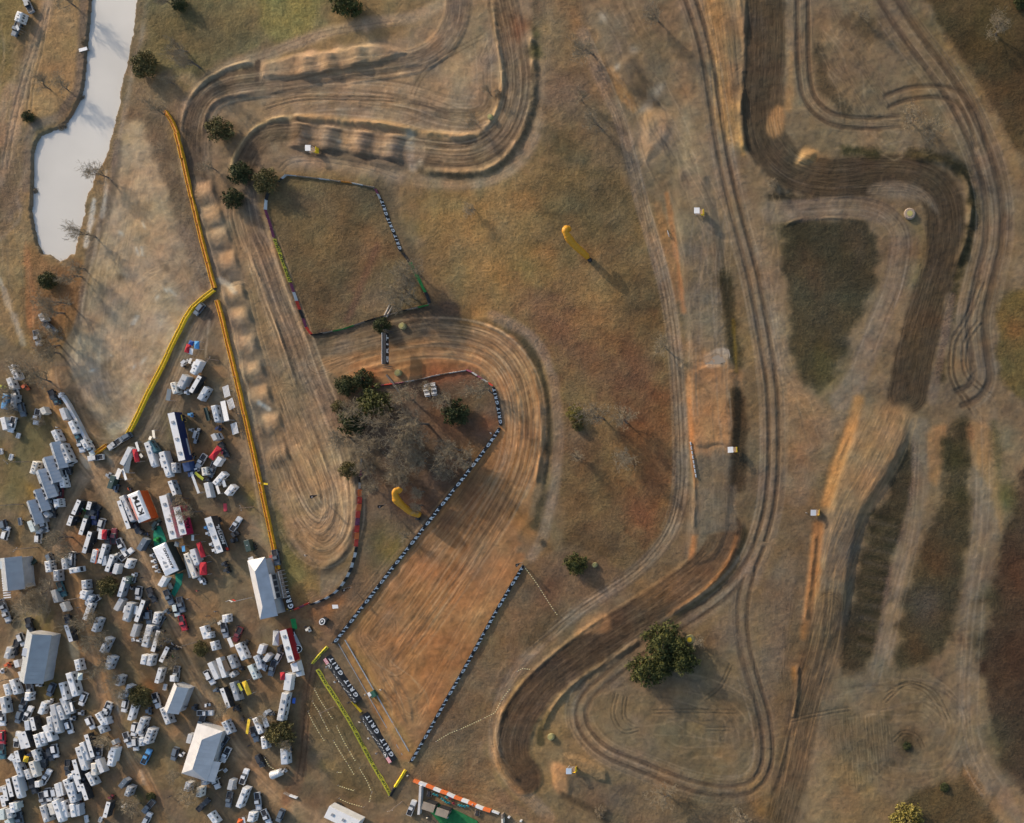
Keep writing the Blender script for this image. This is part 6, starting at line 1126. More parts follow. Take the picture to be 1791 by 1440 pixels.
barrier("amber and yellow mesh barrier running from the pond side down to the paddock corner", [(290,195),(299,208),(309,224),(317,250),(327,298),(339,352),(351,408),(364,458),(373,494),(377,505)], YO, ORAM)
barrier("bright yellow barrier between the mud field and the paddock lane", [(376,507),(360,519),(340,536),(330,548),(322,566),(304,602),(286,640),(270,670),(254,704),(240,734),(224,764)], YEL, mat("amber_sheet", (.50,.33,.03), .7, vary=.3, vscale=2))
barrier("long amber mesh barrier along the jump lane down to the two storey building", [(381,526),(388,550),(400,600),(412,648),(424,700),(437,758),(450,816),(462,868),(474,925),(482,965),(488,996)], YO, ORAM)
barrier("short amber barrier end folding back toward the two storey building", [(488,997),(474,1006)], YO, ORAM, 2.5)
barrier("thin orange tape barrier at the paddock gate by the white pickup", [(169,794),(180,786),(190,779)], YO, ORAM, 2.5)
# start gate
A_ = Vector((wx(604), wy(1119))); B_ = Vector((wx(716), wy(1314))); d = (B_-A_).normalized(); L = (B_-A_).length
sg = thing("start_gate", "long hinged metal start gate across the lower start straight", "start gate", A_.x, A_.y, gz(*A_), math.atan2(d.y, d.x))
MB().box(0, L, -.25, .1, 0, .14).build("base_rail", GRYM, sg); MB().box(0, L, -2.6, -2.4, 0, .08).build("rear_board", GRYM, sg)
for k in range(40):
    x = (k+.5)*L/40
    if abs(x - L*.49) < 1.2: continue
    MB().path([(x-.36, 0, .12), (x-.36, .16, .6), (x-.1, .18, .66), (x+.1, .18, .66), (x+.36, .16, .6), (x+.36, 0, .12)], [.035]*6, 5).build("gate_bar", STL, sg)
x, y = wx(655), wy(1213); o = thing("starter_box", "pale and dark green starter box in the middle of the start gate", "platform", x, y, gz(x, y), math.atan2(d.y, d.x))
MB().box(-1.0, 1.0, -.8, .8, 0, 1.1).build("platform", mat("dark_green_paint", (.03,.10,.07), .6), o); MB().box(-1.1, .2, -.7, .2, 2.1, 2.18).build("roof", WHITE, o)
for s in (-1, .1): MB().tube((s, -.6, 1.1), (s, -.6, 2.1), .04, n=5).build("post", STL, o)
# start backboards
def backboard(label, p, q, red_at_start):
    P_ = Vector((wx(p[0]), wy(p[1]))); Q_ = Vector((wx(q[0]), wy(q[1]))); d = (Q_-P_).normalized(); L = (Q_-P_).length
    t_ = thing("start_backboard", label, "banner wall", P_.x, P_.y, gz(*P_), math.atan2(d.y, d.x), "black start backboards")
    MB().loft([[(0,-1.15,0),(0,0,1.3),(0,.1,1.3),(0,.1,0)],[(L,-1.15,0),(L,0,1.3),(L,.1,1.3),(L,.1,0)]]).build("front_panel", VINB, t_)
    bk = MB().loft([[(0,.14,0),(0,.14,1.25),(0,1.9,.25),(0,1.9,0)],[(L,.14,0),(L,.14,1.25),(L,1.9,.25),(L,1.9,0)]]).build("rear_panel", BLK, t_)
    Y = Vector((0,1.15,1.3)).normalized()
    for c in (.27, .76): put_text(G, INK, t_, Vector((L*c, -.575, .65)) + Vector((0,-.75,.66))*.04, (1,0,0), Y, L*.38, 1.15)
    s = -1 if red_at_start else 1; cx_ = L*.5 - s*L*.5
    n = Vector((0,.5,.87)); rz_ = lambda y: 1.25 - (y-.14)*1.0/1.76
    x0 = 0.05 if red_at_start else L - 2.0
    MB().slab([(x0,.2,rz_(.2)+.03),(x0+1.9,.2,rz_(.2)+.03),(x0+1.9,1.85,rz_(1.85)+.03),(x0,1.85,rz_(1.85)+.03)], .02).build("flag_panel", mat("crimson_vinyl", (.45,.02,.06), .6), t_)
    for k in range(3): MB().slab([(x0,.4+k*.5,rz_(.4+k*.5)+.05),(x0+1.9,.4+k*.5,rz_(.4+k*.5)+.05),(x0+1.9,.6+k*.5,rz_(.6+k*.5)+.05),(x0,.6+k*.5,rz_(.6+k*.5)+.05)], .01).build("flag_stripe", INK, t_)
    cx_ = (2.9 if red_at_start else L - 2.9)
    ring = lambda r, z: [(cx_ + r*math.cos(a_), 1.0 + r*.9*math.sin(a_), rz_(1.0 + r*.9*math.sin(a_)) + z) for a_ in np.linspace(0, 2*math.pi, 20, endpoint=False)]
    MB().slab(ring(.95, .045), .01).build("logo_ring", INK, t_); MB().slab(ring(.85, .06), .01).build("logo_disc", VINB, t_)
    put_text("P", INK, t_, (cx_, 1.0, rz_(1.0)+.075), (0,-1,.57), (1,0,0), .7, .9)
    r_ = random.Random(3)
    for k in range(26):
        xx = (4.2 if red_at_start else .3) + k*(L-4.8)/26; yy = .25 + r_.random()*1.2
        MB().slab([(xx, yy, rz_(yy)+.03), (xx+.15+r_.random()*.3, yy, rz_(yy)+.03), (xx+.15+r_.random()*.3, yy+.3, rz_(yy+.3)+.03), (xx, yy+.3, rz_(yy+.3)+.03)], .01).build("sponsor_patch", [STL, GRYM, INK][k % 3], t_)
backboard("upper of two black start backboards, red stripes at its top end", (628,1226), (574,1148), False)
backboard("lower of two black start backboards, red stripes at its bottom end", (690,1330), (638,1248), True)
banner_run("yellow and white rail joining the two start backboards", [(632,1246),(618,1230),(616,1227)], 1.8, [YEL], hh=.8, run=.3, back=.3)
# round logo banner beside the dark red rig
x, y = wx(519), wy(1121); t_ = thing("logo_banner", "grey banner with two round black logos beside the dark red rig", "banner", x, y, gz(x, y), math.atan2(wy(1108)-wy(1134), wx(513)-wx(526)))
MB().slab([(-2.2,-1.0,.5),(2.2,-1.0,.5),(2.2,.7,1.6),(-2.2,.7,1.6)], .05).build("grey_panel", GRYM, t_)
MB().slab([(-1.6,-.3,1.02),(1.6,-.3,1.02),(1.6,0.1,1.28),(-1.6,0.1,1.28)], .02).build("print_band", MARO, t_)
for s in (1, -1):
    ring = lambda r, z: [(s*2.6 + r*math.cos(a_), r*.85*math.sin(a_), 1.2 + r*.5*math.sin(a_) + z) for a_ in np.linspace(0, 2*math.pi, 20, endpoint=False)]
    MB().slab(ring(1.2, .05), .04).build("logo_ring", INK, t_); MB().slab(ring(1.08, .07), .03).build("logo_disc", VINB, t_)
    put_text("P", INK, t_, (s*2.6, 0, 1.30), (0,-1,-.55), (1,0,0), .9, 1.1)
MB().box(-3.6, 3.6, .6, .7, 0, 1.5).build("frame", STL, t_)
x, y = un(565, 1087, 1.5); o = thing("service_cart", "white roofed cart with a round black logo right of the green carpet", "cart", x, y, gz(x, y), R(60))
MB().box(-1.2, 1.2, -.7, .7, .35, .9, .1, .1).build("body", BLK, o); MB().slab([(1.1*math.cos(a_), .9*math.sin(a_), 1.9) for a_ in np.linspace(0, 2*math.pi, 16, endpoint=False)], .08).build("roof", WHITE, o)
MB().slab([(.8*math.cos(a_), .62*math.sin(a_), 1.925) for a_ in np.linspace(0, 2*math.pi, 16, endpoint=False)], .02).build("logo_disc", VINB, o); put_text("P", INK, o, (0,0,1.94), (0,-1,0), (1,0,0), .5, .8)
for sx_ in (-.8, .8):
    for sy_ in (-.7, .7): MB().cyl((sx_, .32), .32, sy_-.1, sy_+.1).build("wheel", RUB, o)
# lettered inflatable by the paddock exit
t_ = banner_run("upright black lettered inflatable with yellow feet beside the two storey building", [(511,1067),(505,1048),(499,1030)], 7.0, [VINB], name="inflatable_banner", cat="inflatable", hh=1.7, run=.9, back=.3, texts=[G], gap=0)
for px_, py_ in ((496,1027),(507,1067)):
    x, y = wx(px_)-t_.location.x, wy(py_)-t_.location.y; MB().tube((x-.9, y+.3, .15), (x+.5, y-.2, .3), .12, n=6).build("foot", YEL, t_)
# arch over the track
ar = thing("arch", "black lettered truss arch spanning the track above the wooded infield", "arch", wx(681), wy(620), gz(wx(681), wy(620)), 0)
zt = 5.2; a = un(671, 637, zt); b_ = un(669, 582, zt); ox_, oy_ = ar.location.x, ar.location.y
MB().box(-.55 + a[0]-ox_, .55 + a[0]-ox_, a[1]-oy_, b_[1]-oy_, zt-1.9, zt).build("box_beam", VINB, ar)
MB().box(-.60 + a[0]-ox_, -.53 + a[0]-ox_, a[1]-oy_, b_[1]-oy_, zt+.003, zt+.12).build("top_edge", INK, ar)
put_text(G, INK, ar, (.58 + a[0]-ox_, (a[1]+b_[1])/2-oy_, zt-.95), (0,1,0), (0,0,1), (b_[1]-a[1])*.88, 1.3)
TR = mat("dark_truss", (.10,.085,.075), .7, vary=.3)
for yy in (a[1]-oy_-.7, b_[1]-oy_+.7):
    tr = MB()
    for sx_ in (-.35, .35):
        for sy_ in (-.35, .35): tr.tube((a[0]-ox_+sx_, yy+sy_, 0), (a[0]-ox_+sx_, yy+sy_, zt), .06, n=5)
    for z in np.arange(.4, zt, .8):
        for (u0, v0, u1, v1) in ((-.35,-.35,.35,-.35),(.35,-.35,.35,.35),(.35,.35,-.35,.35),(-.35,.35,-.35,-.35)): tr.tube((a[0]-ox_+u0, yy+v0, z), (a[0]-ox_+u1, yy+v1, z+.7), .035, n=4)
    tr.build("truss_column", TR, ar)
x, y = wx(677), wy(656); o = MB().path([(0,0,.35),(wx(690)-x, wy(672)-y, .5),(wx(701)-x, wy(689)-y, .35)], [.32,.38,.32], 6).build("truss_boom", TR); o.location = (x, y, gz(x, y)); tag(o, "dark truss boom lying aslant below the arch, across the red banner fence", "boom")
# tall yellow tube dancers
def dancer(label, pts, base, col, fan_px):
    P3 = [Vector((*un(p[0], p[1], p[2]), p[2])) for p in pts]; z0 = gz(P3[0].x, P3[0].y); org = P3[0]
    t_ = thing("tube_dancer", label, "inflatable", org.x, org.y, z0)
    m_ = mat("golden_nylon", (.56,.25,.015), .55, vary=.12, vscale=1.5)
    Q = [p - Vector((org.x, org.y, 0)) for p in P3]; rs = [p[3] for p in pts]
    sm, sr = [], []
    for i in range(len(Q)-1):
        for k in range(4):
            f_ = k/4; sm.append(Q[i].lerp(Q[i+1], f_)); sr.append((rs[i]*(1-f_)+rs[i+1]*f_) * (1 + .05*math.sin((i*4+k)*2.1)))
    sm.append(Q[-1]); sr.append(rs[-1])
    MB().path(sm, sr, 14).build("tube_body", m_, t_, True)
    fx, fy = un(fan_px[0], fan_px[1], .5); MB().box(fx-org.x-.6, fx-org.x+.6, fy-org.y-.5, fy-org.y+.5, 0, 1.0, .1, .1).build("blower", BLK, t_)
    e = sm[-1]; dd = (sm[-1]-sm[-2]).normalized(); MB().path([e+dd*.01, e+dd*.06], [sr[-1]*.75, sr[-1]*.7], 12).build("open_end", mat("orange_lining", (.60,.20,.03), .7), t_)
dancer("golden bent tube inflatable standing alone in the middle grass field", [(1027.5,451,.6,.75),(1025,447,1.4,.95),(1018,440.5,2.8,1.05),(1009,433,4.4,1.08),(1001,425,5.8,1.1),(996,418.5,6.8,1.25),(993,414,7.4,1.15),(990,409,7.9,.95),(988.5,404,8.0,1.1),(990.5,400.5,7.6,1.1),(994.5,400.5,7.0,.9),(996.5,403,6.5,.6)], None, None, (1031,455))
dancer("golden bent tube inflatable beside the start straight banner fence", [(733.5,901,.6,.95),(729,899,1.4,1.0),(720,896.5,2.6,1.0),(713,891.5,3.8,1.0),(705,885,5.0,1.0),(698,879,6.0,1.15),(694,874,6.7,1.25),(692,868,7.2,.95),(690.5,862.5,7.7,.85),(692,858.5,7.8,.85),(697,857,7.4,.9),(701,859.5,6.8,.85)], None, None, (731,907))
# feather flags
for i, (lb, px_, py_) in enumerate([("black feather flag inside the hairpin turn", 560, 866), ("black feather flag left of the golden tube inflatable by the start straight", 677, 883), ("black feather flag on grass below the hairpin, beside the curved fence", 615, 1027), ("black feather flag at the upper tip of the lower start banner fence", 914, 984)]):
    x, y = wx(px_), wy(py_); t_ = thing("feather_flag", lb, "flag", x, y, gz(x, y), 0, "black feather flags")
    MB().tube((0,0,0), (-.35,.1,4.6), .03, .02, 5).build("pole", STL, t_)
    prof_ = [(0,.9),(.12,1.2),(.5,2.4),(.95,3.5),(1.05,4.1),(.8,4.55),(.2,4.75),(0,4.6)]
    MB().loft([[(-.06-.07*z - .02, .02*z - w_, z) for w_, z in prof_], [(-.06-.07*z + .02, .02*z - w_, z) for w_, z in prof_]]).build("flag_blade", VINB, t_)
    MB().slab([(-.36+.10, -.25, 3.3), (-.36+.10, -.75, 3.5), (-.40+.10, -.75, 4.1), (-.40+.10, -.3, 4.1)], .03).build("logo_patch", STL, t_)
# flagger stands, drums and mounds
def stand(label, px_, py_, roof=WHITE, rz=0):
    x, y = wx(px_), wy(py_); t_ = thing("flagger_stand", label, "marshal stand", x, y, gz(x, y), rz, "flagger stands around the course")
    MB().box(-.8, 1.6, -.8, .8, 1.0, 1.1).build("platform", WOOD, t_); MB().box(-.95, .75, -.9, .9, 2.9, 3.0).build("roof", roof, t_)
    for sx_ in (-.8, .7):
        for sy_ in (-.75, .75): MB().box(sx_-.05, sx_+.05, sy_-.05, sy_+.05, 0, 2.9).build("post", STL, t_)
    MB().box(1.58, 1.68, -.8, .8, .2, 2.0).build("yellow_panel", YEL, t_); MB().box(.78, 1.56, -.84, -.80, .3, 1.9).build("yellow_panel", YEL, t_)
stand("yellow flagger stand with white roof below the upper whoops", 548, 264)
stand("yellow flagger stand with white roof at the upper end of the right lane", 1223, 374)
stand("yellow flagger stand with white roof beside the orange tabletop", 1281, 787, rz=R(3))
stand("yellow flagger stand with grey roof on the bright embankment at right", 1424, 896, STL)
stand("yellow flagger stand with pale blue roof near the lower left hairpin", 1001, 1343, mat("pale_blue_roof", (.40,.47,.55), .6))
HAY = mat("pale_yellow_padding", (.27,.24,.11), .85, vary=.25, vscale=2)
for lb, px_, py_, r in [("pale yellow round padded drum near a bush inside the top right curve", 860, 207, .9), ("pale yellow round padded drum right of the arch's top end", 705, 571, 1.1), ("pale yellow round padded drum right of the arch's lower end", 698, 653, 1.1), ("yellow padded drum at the inside of the lower left hairpin", 965, 1288, 1.1), ("pale sign drum on a post beside the small dark evergreen", 1041, 988, .8), ("bright yellow padded drum at the upper right of the largest tree", 1207, 1118, 1.5), ("round tyre mound inside the large right hand turn", 1591, 375, 1.8)]:
    x, y = wx(px_), wy(py_); t_ = thing("padded_drum", lb, "drum", x, y, gz(x, y))
    MB().loft([[(rr*math.cos(a_), rr*math.sin(a_), z) for a_ in np.linspace(0, 2*math.pi, 16, endpoint=False)] for rr, z in ((r, 0), (r*1.05, .5), (r*.9, 1.0), (r*.82, 1.05))]).build("padding", HAY if 'tyre' not in lb else WOOD, t_)
    MB().loft([[(rr*math.cos(a_), rr*math.sin(a_), z) for a_ in np.linspace(0, 2*math.pi, 12, endpoint=False)] for rr, z in ((r*.5, 1.06), (r*.5, 1.14))]).build("lid", YEL if 'bright' in lb else mat("dull_yellow_lid", (.33,.29,.10), .8), t_)
# pennant strings
def pennants(label, pts, sc=3.98, ox=450, oy=1080, gap=.75):
    Q = resample([(ox + p[0]/sc, oy + p[1]/sc) for p in pts], gap); Q = Q[:90]; x0, y0 = Q[0]; z0 = gz(x0, y0)
    t_ = thing("pennant_string", label, "pennant string", x0, y0, z0, 0, "yellow pennant strings on the grass")
    c3 = [Vector((c.x-x0, c.y-y0, gz(*c)-z0+.8)) for c in Q]
    MB().path(c3, [.015]*len(c3), 4).build("string", STL, t_)
    pm = mat("pale_yellow_pennant", (.78,.68,.30), .7)
    for k, c in enumerate(c3):
        if (k * 7) % 11 == 0: continue
        MB().loft([[(c.x-.14, c.y-.1, c.z), (c.x+.14, c.y-.1, c.z), (c.x, c.y-.02, c.z-.3)], [(c.x-.14, c.y+.1, c.z+.03), (c.x+.14, c.y+.1, c.z+.03), (c.x, c.y+.04, c.z-.3)]]).build("pennant", pm, t_)
    for c in (c3[0], c3[-1]): MB().tube((c.x, c.y, c.z-.9), (c.x, c.y, c.z+.1), .03, n=5).build("stake", STL, t_)
for lb, q in [("first pennant string left of the lime fence, at its upper end", [(405,490),(440,560),(530,700)]), ("second pennant string from the lime fence, at its upper end", [(390,580),(430,640),(505,785)]), ("third pennant string from the lime fence, closest to the dirt lane", [(360,650),(400,730),(475,850)]),
    ("longest pennant string close beside the middle of the lime fence", [(560,750),(620,870),(690,990)]), ("dashed pennant string left of the longest one", [(540,850),(575,910),(620,980),(680,1085)]), ("pennant string ending near the lower tip of the lime fence", [(720,1040),(770,1130),(805,1210)]), ("short dense pennant string lying nearly level above the white double trailer", [(570,1165),(620,1182),(675,1200)]),
    ("slanting dense pennant string just above the white double trailer", [(575,1255),(640,1285),(750,1315)]), ("very short steep pennant string near the lower tip of the lime fence", [(802,1220),(790,1275)]), ("curving pennant string from the right grass field to the loop road", [(1250,860),(1350,800),(1430,770),(1560,710),(1660,660),(1720,550),(1760,500)]), ("short pennant string beside the ribbed tunnel tent", [(60,970),(95,1030),(135,1055)]), ("tiny level pennant string in the grass triangle", [(565,1072),(592,1074)])]:
    pennants(lb, q)
pennants("pennant string running down right from the upper tip of the lower start fence", [(75,1080),(150,1180),(220,1290),(300,1410)], 3.98, 900, 720)
pennants("short level pennant string beside the pale lane near the lower tilled straight", [(20,375),(60,352),(110,358)], 3.98, 900, 1080)
# utility poles
for i, (lb, px_, py_, h_) in enumerate([("utility pole left of the cream motorhome by the grey sheds", 55, 808, 9), ("utility pole left of the lowest grey shed", 41, 882, 9), ("utility pole on grass above the grey roofed hall", 66, 957, 8), ("utility pole at the left edge below the grey roofed hall", 18, 1050, 6), ("utility pole with wires beside campers near the olive tree", 144, 1045, 6), ("utility pole in the lane left of the round olive tree", 351, 1121, 9.5), ("utility pole right of the silver camper at the paddock's top", 383, 631, 5), ("light pole beside the amber barrier near the black rig", 444, 887, 6.5), ("thin pole on the grass triangle beside the lime fence", 585, 1236, 8), ("low pole lying near the gate of the lower start tip", 704, 1402, 8), ("utility pole at the left edge near the lower paddock rows", 17, 1187, 6)]):
    x, y = wx(px_), wy(py_); t_ = thing("utility_pole", lb, "pole", x, y, gz(x, y), random.uniform(0, 3), "utility poles")
    MB().tube((0,0,-.3), (0,0,h_), .15, .10, 6).build("pole", WOOD, t_); MB().box(-.9, .9, -.06, .06, h_-.7, h_-.55).build("crossarm", WOOD, t_)
    for s in (-.8, 0, .8): MB().tube((s,0,h_-.55), (s,0,h_-.3), .05, n=5).build("insulator", STL, t_)
wr = MB()
def wire(a_, b_, h1, h2):
    A3_ = Vector((wx(a_[0]), wy(a_[1]), h1)); B3 = Vector((wx(b_[0]), wy(b_[1]), h2)); pts = [A3_.lerp(B3, k/8) - Vector((0,0,1.2*math.sin(math.pi*k/8))) for k in range(9)]
    return MB().path([p - A3_ for p in pts], [.025]*9, 4), A3_
for lb, a_, b_, h1, h2 in [("overhead wire crossing the camper rows left of the olive tree", (351,1121), (248,1085), 9, 3), ("overhead wire slanting down right of the middle camper rows", (144,1045), (200,1075), 6, 3)]:
    mm, org = wire(a_, b_, h1, h2); o = mm.build("overhead_wire", BLK); o.location = org; tag(o, lb, "wire")
# puddle
pd = poly_obj("puddle", [(1230,630),(1240,619),(1252,614),(1264,611),(1275,612),(1278,622),(1275,632),(1262,636),(1250,642),(1236,638)], 0, mat("puddle_water", (.25,.205,.155), .6, spec=.2, vary=.05)); pd.location.z = ground_z(1255, 626) + .05; pd["kind"] = "structure"
# ---------------------------------------------------------------- trees
LEAF = {}
def leafmat(name, c1, c2):
    m = bpy.data.materials.new(name); m.use_nodes = True; t = m.node_tree; b = t.nodes["Principled BSDF"]; b.inputs["Roughness"].default_value = .7; b.inputs["Specular IOR Level"].default_value = .15
    tc = N(t, "ShaderNodeNewGeometry"); n = N(t, "ShaderNodeTexNoise"); n.inputs["Scale"].default_value = .8; n.inputs["Detail"].default_value = 3; t.links.new(tc.outputs["Position"], n.inputs["Vector"])
    mr = N(t, "ShaderNodeMapRange"); mr.inputs[1].default_value = .35; mr.inputs[2].default_value = .65; t.links.new(n.outputs[0], mr.inputs[0])
    mx = N(t, "ShaderNodeMix", data_type='RGBA'); mx.inputs[6].default_value = (*c1, 1); mx.inputs[7].default_value = (*c2, 1); t.links.new(mr.outputs[0], mx.inputs[0]); t.links.new(mx.outputs[2], b.inputs["Base Color"]); return m
LM = {'dark': leafmat("cedar_foliage", (.030,.038,.016), (.075,.082,.030)), 'olive': leafmat("olive_foliage", (.075,.065,.025), (.15,.125,.045)), 'green': leafmat("oak_foliage", (.030,.040,.014), (.115,.110,.030)), 'gold': leafmat("yellow_green_foliage", (.12,.10,.03), (.26,.21,.05)), 'grey': leafmat("dry_grey_brush", (.13,.115,.095), (.22,.195,.165)), 'shrub': leafmat("dry_brown_shrub", (.16,.12,.075), (.25,.19,.12))}
def crown_mesh(name, m_, seed, lobes, n, size, hollow=.35, flat=.75):
    r = np.random.default_rng(seed); V = []; F = []; tot = sum(l[3]**2 for l in lobes)
    for lx, ly, lz, lr in lobes:
        k = int(n * lr**2 / tot); dirs = r.normal(size=(k, 3)); dirs /= np.linalg.norm(dirs, axis=1)[:, None]
        bump = 1 + .22*np.sin(dirs[:, 0]*7 + seed) * np.cos(dirs[:, 1]*6 + lx) + .14*np.sin(dirs[:, 2]*9 + dirs[:, 0]*11)
        rad = lr * bump * (hollow + (1-hollow) * r.random(k)**.45); c = dirs * rad[:, None]; c[:, 2] *= flat; c += (lx, ly, lz)
        for i in range(k):
            a_ = r.normal(size=3); a_ /= np.linalg.norm(a_); b_ = np.cross(a_, dirs[i] + .6*r.normal(size=3)); b_ /= np.linalg.norm(b_) + 1e-9; s_ = size * (.5 + r.random())
            q = c[i]; j = len(V); V += [tuple(q - a_*s_*.6), tuple(q + b_*s_*.35), tuple(q + a_*s_*.6), tuple(q - b_*s_*.35)]; F.append((j, j+1, j+2, j+3))
    me = bpy.data.meshes.new(name); me.from_pydata(V, [], F); me.update(); me.materials.append(m_); return me
def trunk_mesh(h_, r0, seed, spread=.5):
    r = random.Random(seed); m_ = MB(); m_.path([(0,0,-.3), (.1*h_*.2,0,h_*.3), (-.03*h_,.04*h_,h_*.6), (0,0,h_*.85)], [r0, r0*.8, r0*.5, r0*.15], 7)
    for k in range(6):
        z = h_*(.25 + .08*k); a_ = k*2.4 + r.random(); L = h_*spread*(.5 + .3*r.random()); m_.path([(0,0,z), (math.cos(a_)*L*.5, math.sin(a_)*L*.5, z + L*.35), (math.cos(a_)*L, math.sin(a_)*L, z + L*.5)], [r0*.4, r0*.25, r0*.05], 5)
    return m_.mesh("trunk", BARK)
EV = {}
for kk, mm in LM.items():
    if kk == 'grey': continue
    EV[kk] = []
    for s_ in range(3):
        rr = random.Random(s_*5 + len(kk)); lobes = [(0,0,.62,.62)] + [(.55*math.cos(a_), .55*math.sin(a_), .55 + rr.uniform(-.15,.2), rr.uniform(.34,.5)) for a_ in [rr.uniform(0,.6) + k*2*math.pi/5 for k in range(5)]] + [(rr.uniform(-.2,.2), rr.uniform(-.2,.2), 1.05, .4)] + [(rr.uniform(.6,.95)*math.cos(a_), rr.uniform(.6,.95)*math.sin(a_), rr.uniform(.3,.8), rr.uniform(.12,.26)) for a_ in [rr.uniform(0,6.28) for k in range(7)]]
        EV[kk].append(crown_mesh("crown", mm, s_*3 + len(kk), lobes, 3000 if kk != 'shrub' else 1500, .10, .25))
TK = [trunk_mesh(1.0, .05, s_) for s_ in range(3)]
def evergreen(label, px_, py_, rpx, kind='dark', hf=1.5, group=None, name="evergreen_tree", cat="tree"):
    Rm = rpx * M; h_ = Rm * hf; zc = Rm * .62 * hf/1.5
    x, y = un(px_, py_, zc); t_ = thing(name, label, cat, x, y, gz(x, y) - .1, random.uniform(0, 6.28), group)
    c = link("crown", random.choice(EV[kind]), t_); c.scale = (Rm*1.02, Rm*1.02, Rm*1.0*hf/1.5)
    k = link("trunk", random.choice(TK), t_); k.scale = (Rm*1.1, Rm*1.1, h_*.9); return t_
EVL = [("dark evergreen cut by the top edge, widest one there", 605, 6, 27, 'green'), ("small dark evergreen at the top edge beside the pasture", 312, 6, 15, 'dark'), ("sparse olive evergreen on the right pond bank", 250, 113, 24, 'olive'), ("brown green evergreen inside the upper left loop", 382, 225, 24, 'olive'),
 ("dark round evergreen beside the long descent, upper of a close pair", 418, 303, 22, 'dark'), ("paler olive evergreen touching the grass infield's corner", 463, 317, 23, 'olive'), ("sparse dark evergreen below the dark round one by the descent", 405, 347, 19, 'dark'), ("tiny dark evergreen on the left pasture bank", 47, 203, 11, 'dark'), ("dark evergreen below the pond's lower end", 80, 490, 17, 'dark'),
 ("dark evergreen at the left tip of the wooded infield", 604, 675, 20, 'dark'), ("dark evergreen below the arch, right of the infield's left tip", 634, 662, 19, 'dark'), ("largest dark evergreen of the wooded infield", 652, 704, 32, 'green'), ("dark evergreen low on the left side of the wooded infield", 614, 738, 26, 'dark'), ("small dark evergreen between the two big left ones in the wooded infield", 592, 712, 14, 'olive'), ("dark evergreen in the right part of the wooded infield", 796, 721, 25, 'dark'), ("sparse evergreen beside the thin fence above the hairpin", 609, 822, 17, 'olive'), ("dark evergreen over the infield fence above the arch", 667, 569, 16, 'dark'),
 ("lone small dark evergreen right of the start straight tip", 1007, 987, 21, 'green'), ("evergreen cut by the bottom edge at the lower right", 1585, 1436, 32, 'gold'), ("olive evergreen among the middle camper rows", 187, 1027, 19, 'olive'), ("round olive evergreen at the lane fork in the paddock", 350, 1136, 14, 'olive'), ("broad olive evergreen above the long narrow shed", 245, 1219, 21, 'olive'), ("olive evergreen at the right edge of the paddock over a camper", 489, 1284, 25, 'olive'),
 ("yellow green sparse tree at the left side of the red soil field", 1004, 722, 15, 'gold'), ("small yellow green treetop just below the yellow green sparse one", 1010, 745, 11, 'olive'), ("dark low evergreen at the top right corner edge", 1786, 2, 14, 'dark')]
for lb, x, y, r, k in EVL: evergreen(lb, x, y, r, k, group="evergreen trees")
evergreen("lone giant oak by the lower loop with a yellow drum beside its crown", 1163, 1121, 36, 'green', 1.35, name="oak_tree")
big = [o for o in COLL.objects if o.get("label", "").startswith("lone giant oak")][0]
for (px_, py_, r) in ((1133,1172,31), (1196,1152,27), (1160,1160,24)):
    x, y = un(px_, py_, r*M*.55); dx, dy = x - big.location.x, y - big.location.y; a_ = -big.rotation_euler.z
    c = link("crown_lobe", random.choice(EV['green']), big); c.location = (dx*math.cos(a_) - dy*math.sin(a_), dx*math.sin(a_) + dy*math.cos(a_), .2); c.scale = (r*M*1.08,)*3
for lb, x, y, r in [("round brown shrub on the left pond bank near the dock", 143, 72, 6), ("round brown shrub at the bend of the left pond bank", 103, 219, 9), ("small brown shrub on the left pond bank below the dock", 137, 168, 6), ("tuft of yellow weeds at the whoops' right end inside the top curve", 872, 165, 9), ("low shrub at the left end of the tilled lane's lower edge", 1352, 320, 9), ("brown shrub on the lower pond bank", 56, 332, 6), ("scrubby brown bush on dirt left of the lower hairpin stand", 1050, 1420, 12), ("dark green bush in the turnaround at lower right", 1586, 1306, 8), ("dark green bush below the turnaround at lower right", 1652, 1378, 9), ("golden weeds patch beside the start straight fence", 947, 948, 6), ("green bush at the roadside beside the lower lane fork in the paddock", 262, 1395, 9)]:
    evergreen(lb, x, y, r, 'shrub' if 'green' not in lb else 'dark', 1.0, "low shrubs", "shrub", "shrub")
# bare winter trees
def bare(seed, h_=9.0, nb=7):
    r = random.Random(seed); tk = MB(); tw = MB(); tips = []
    def grow(p, d, L, rad, depth):
        n_ = 3; pts = [p]; q = p.copy(); dd = d.copy()
        for i in range(n_):
            dd = (dd + Vector((r.uniform(-.2,.2), r.uniform(-.2,.2), r.uniform(-.05,.14)))).normalized(); q = q + dd * L / n_; pts.append(q.copy())
        rs = [rad*(1 - .55*i/n_) for i in range(n_+1)]
        (tk if depth < 2 else tw).path(pts, rs, 6 if depth < 1 else 4 if depth < 3 else 3)
        if depth >= 5: return
        kids = {0:6, 1:5, 2:4, 3:4, 4:1}[depth]
        for k in range(kids):
            b_ = pts[r.randint(1, n_)] if depth else pts[min(1 + k//2, n_)]; ax = Vector((r.uniform(-1,1), r.uniform(-1,1), r.uniform(-.15,.6)))
            nd = (dd*.55 + ax.normalized()*.85).normalized(); grow(b_, nd, L*r.uniform(.55,.8), max(rs[-1]*.8, .029), depth+1)
    grow(Vector((0,0,-.2)), Vector((0,0,1)), h_*.40, .26, 0)
    return tk.mesh("trunk", BARK), tw.mesh("twig_crown", TWIG)
BT = [bare(s_) for s_ in range(6)]
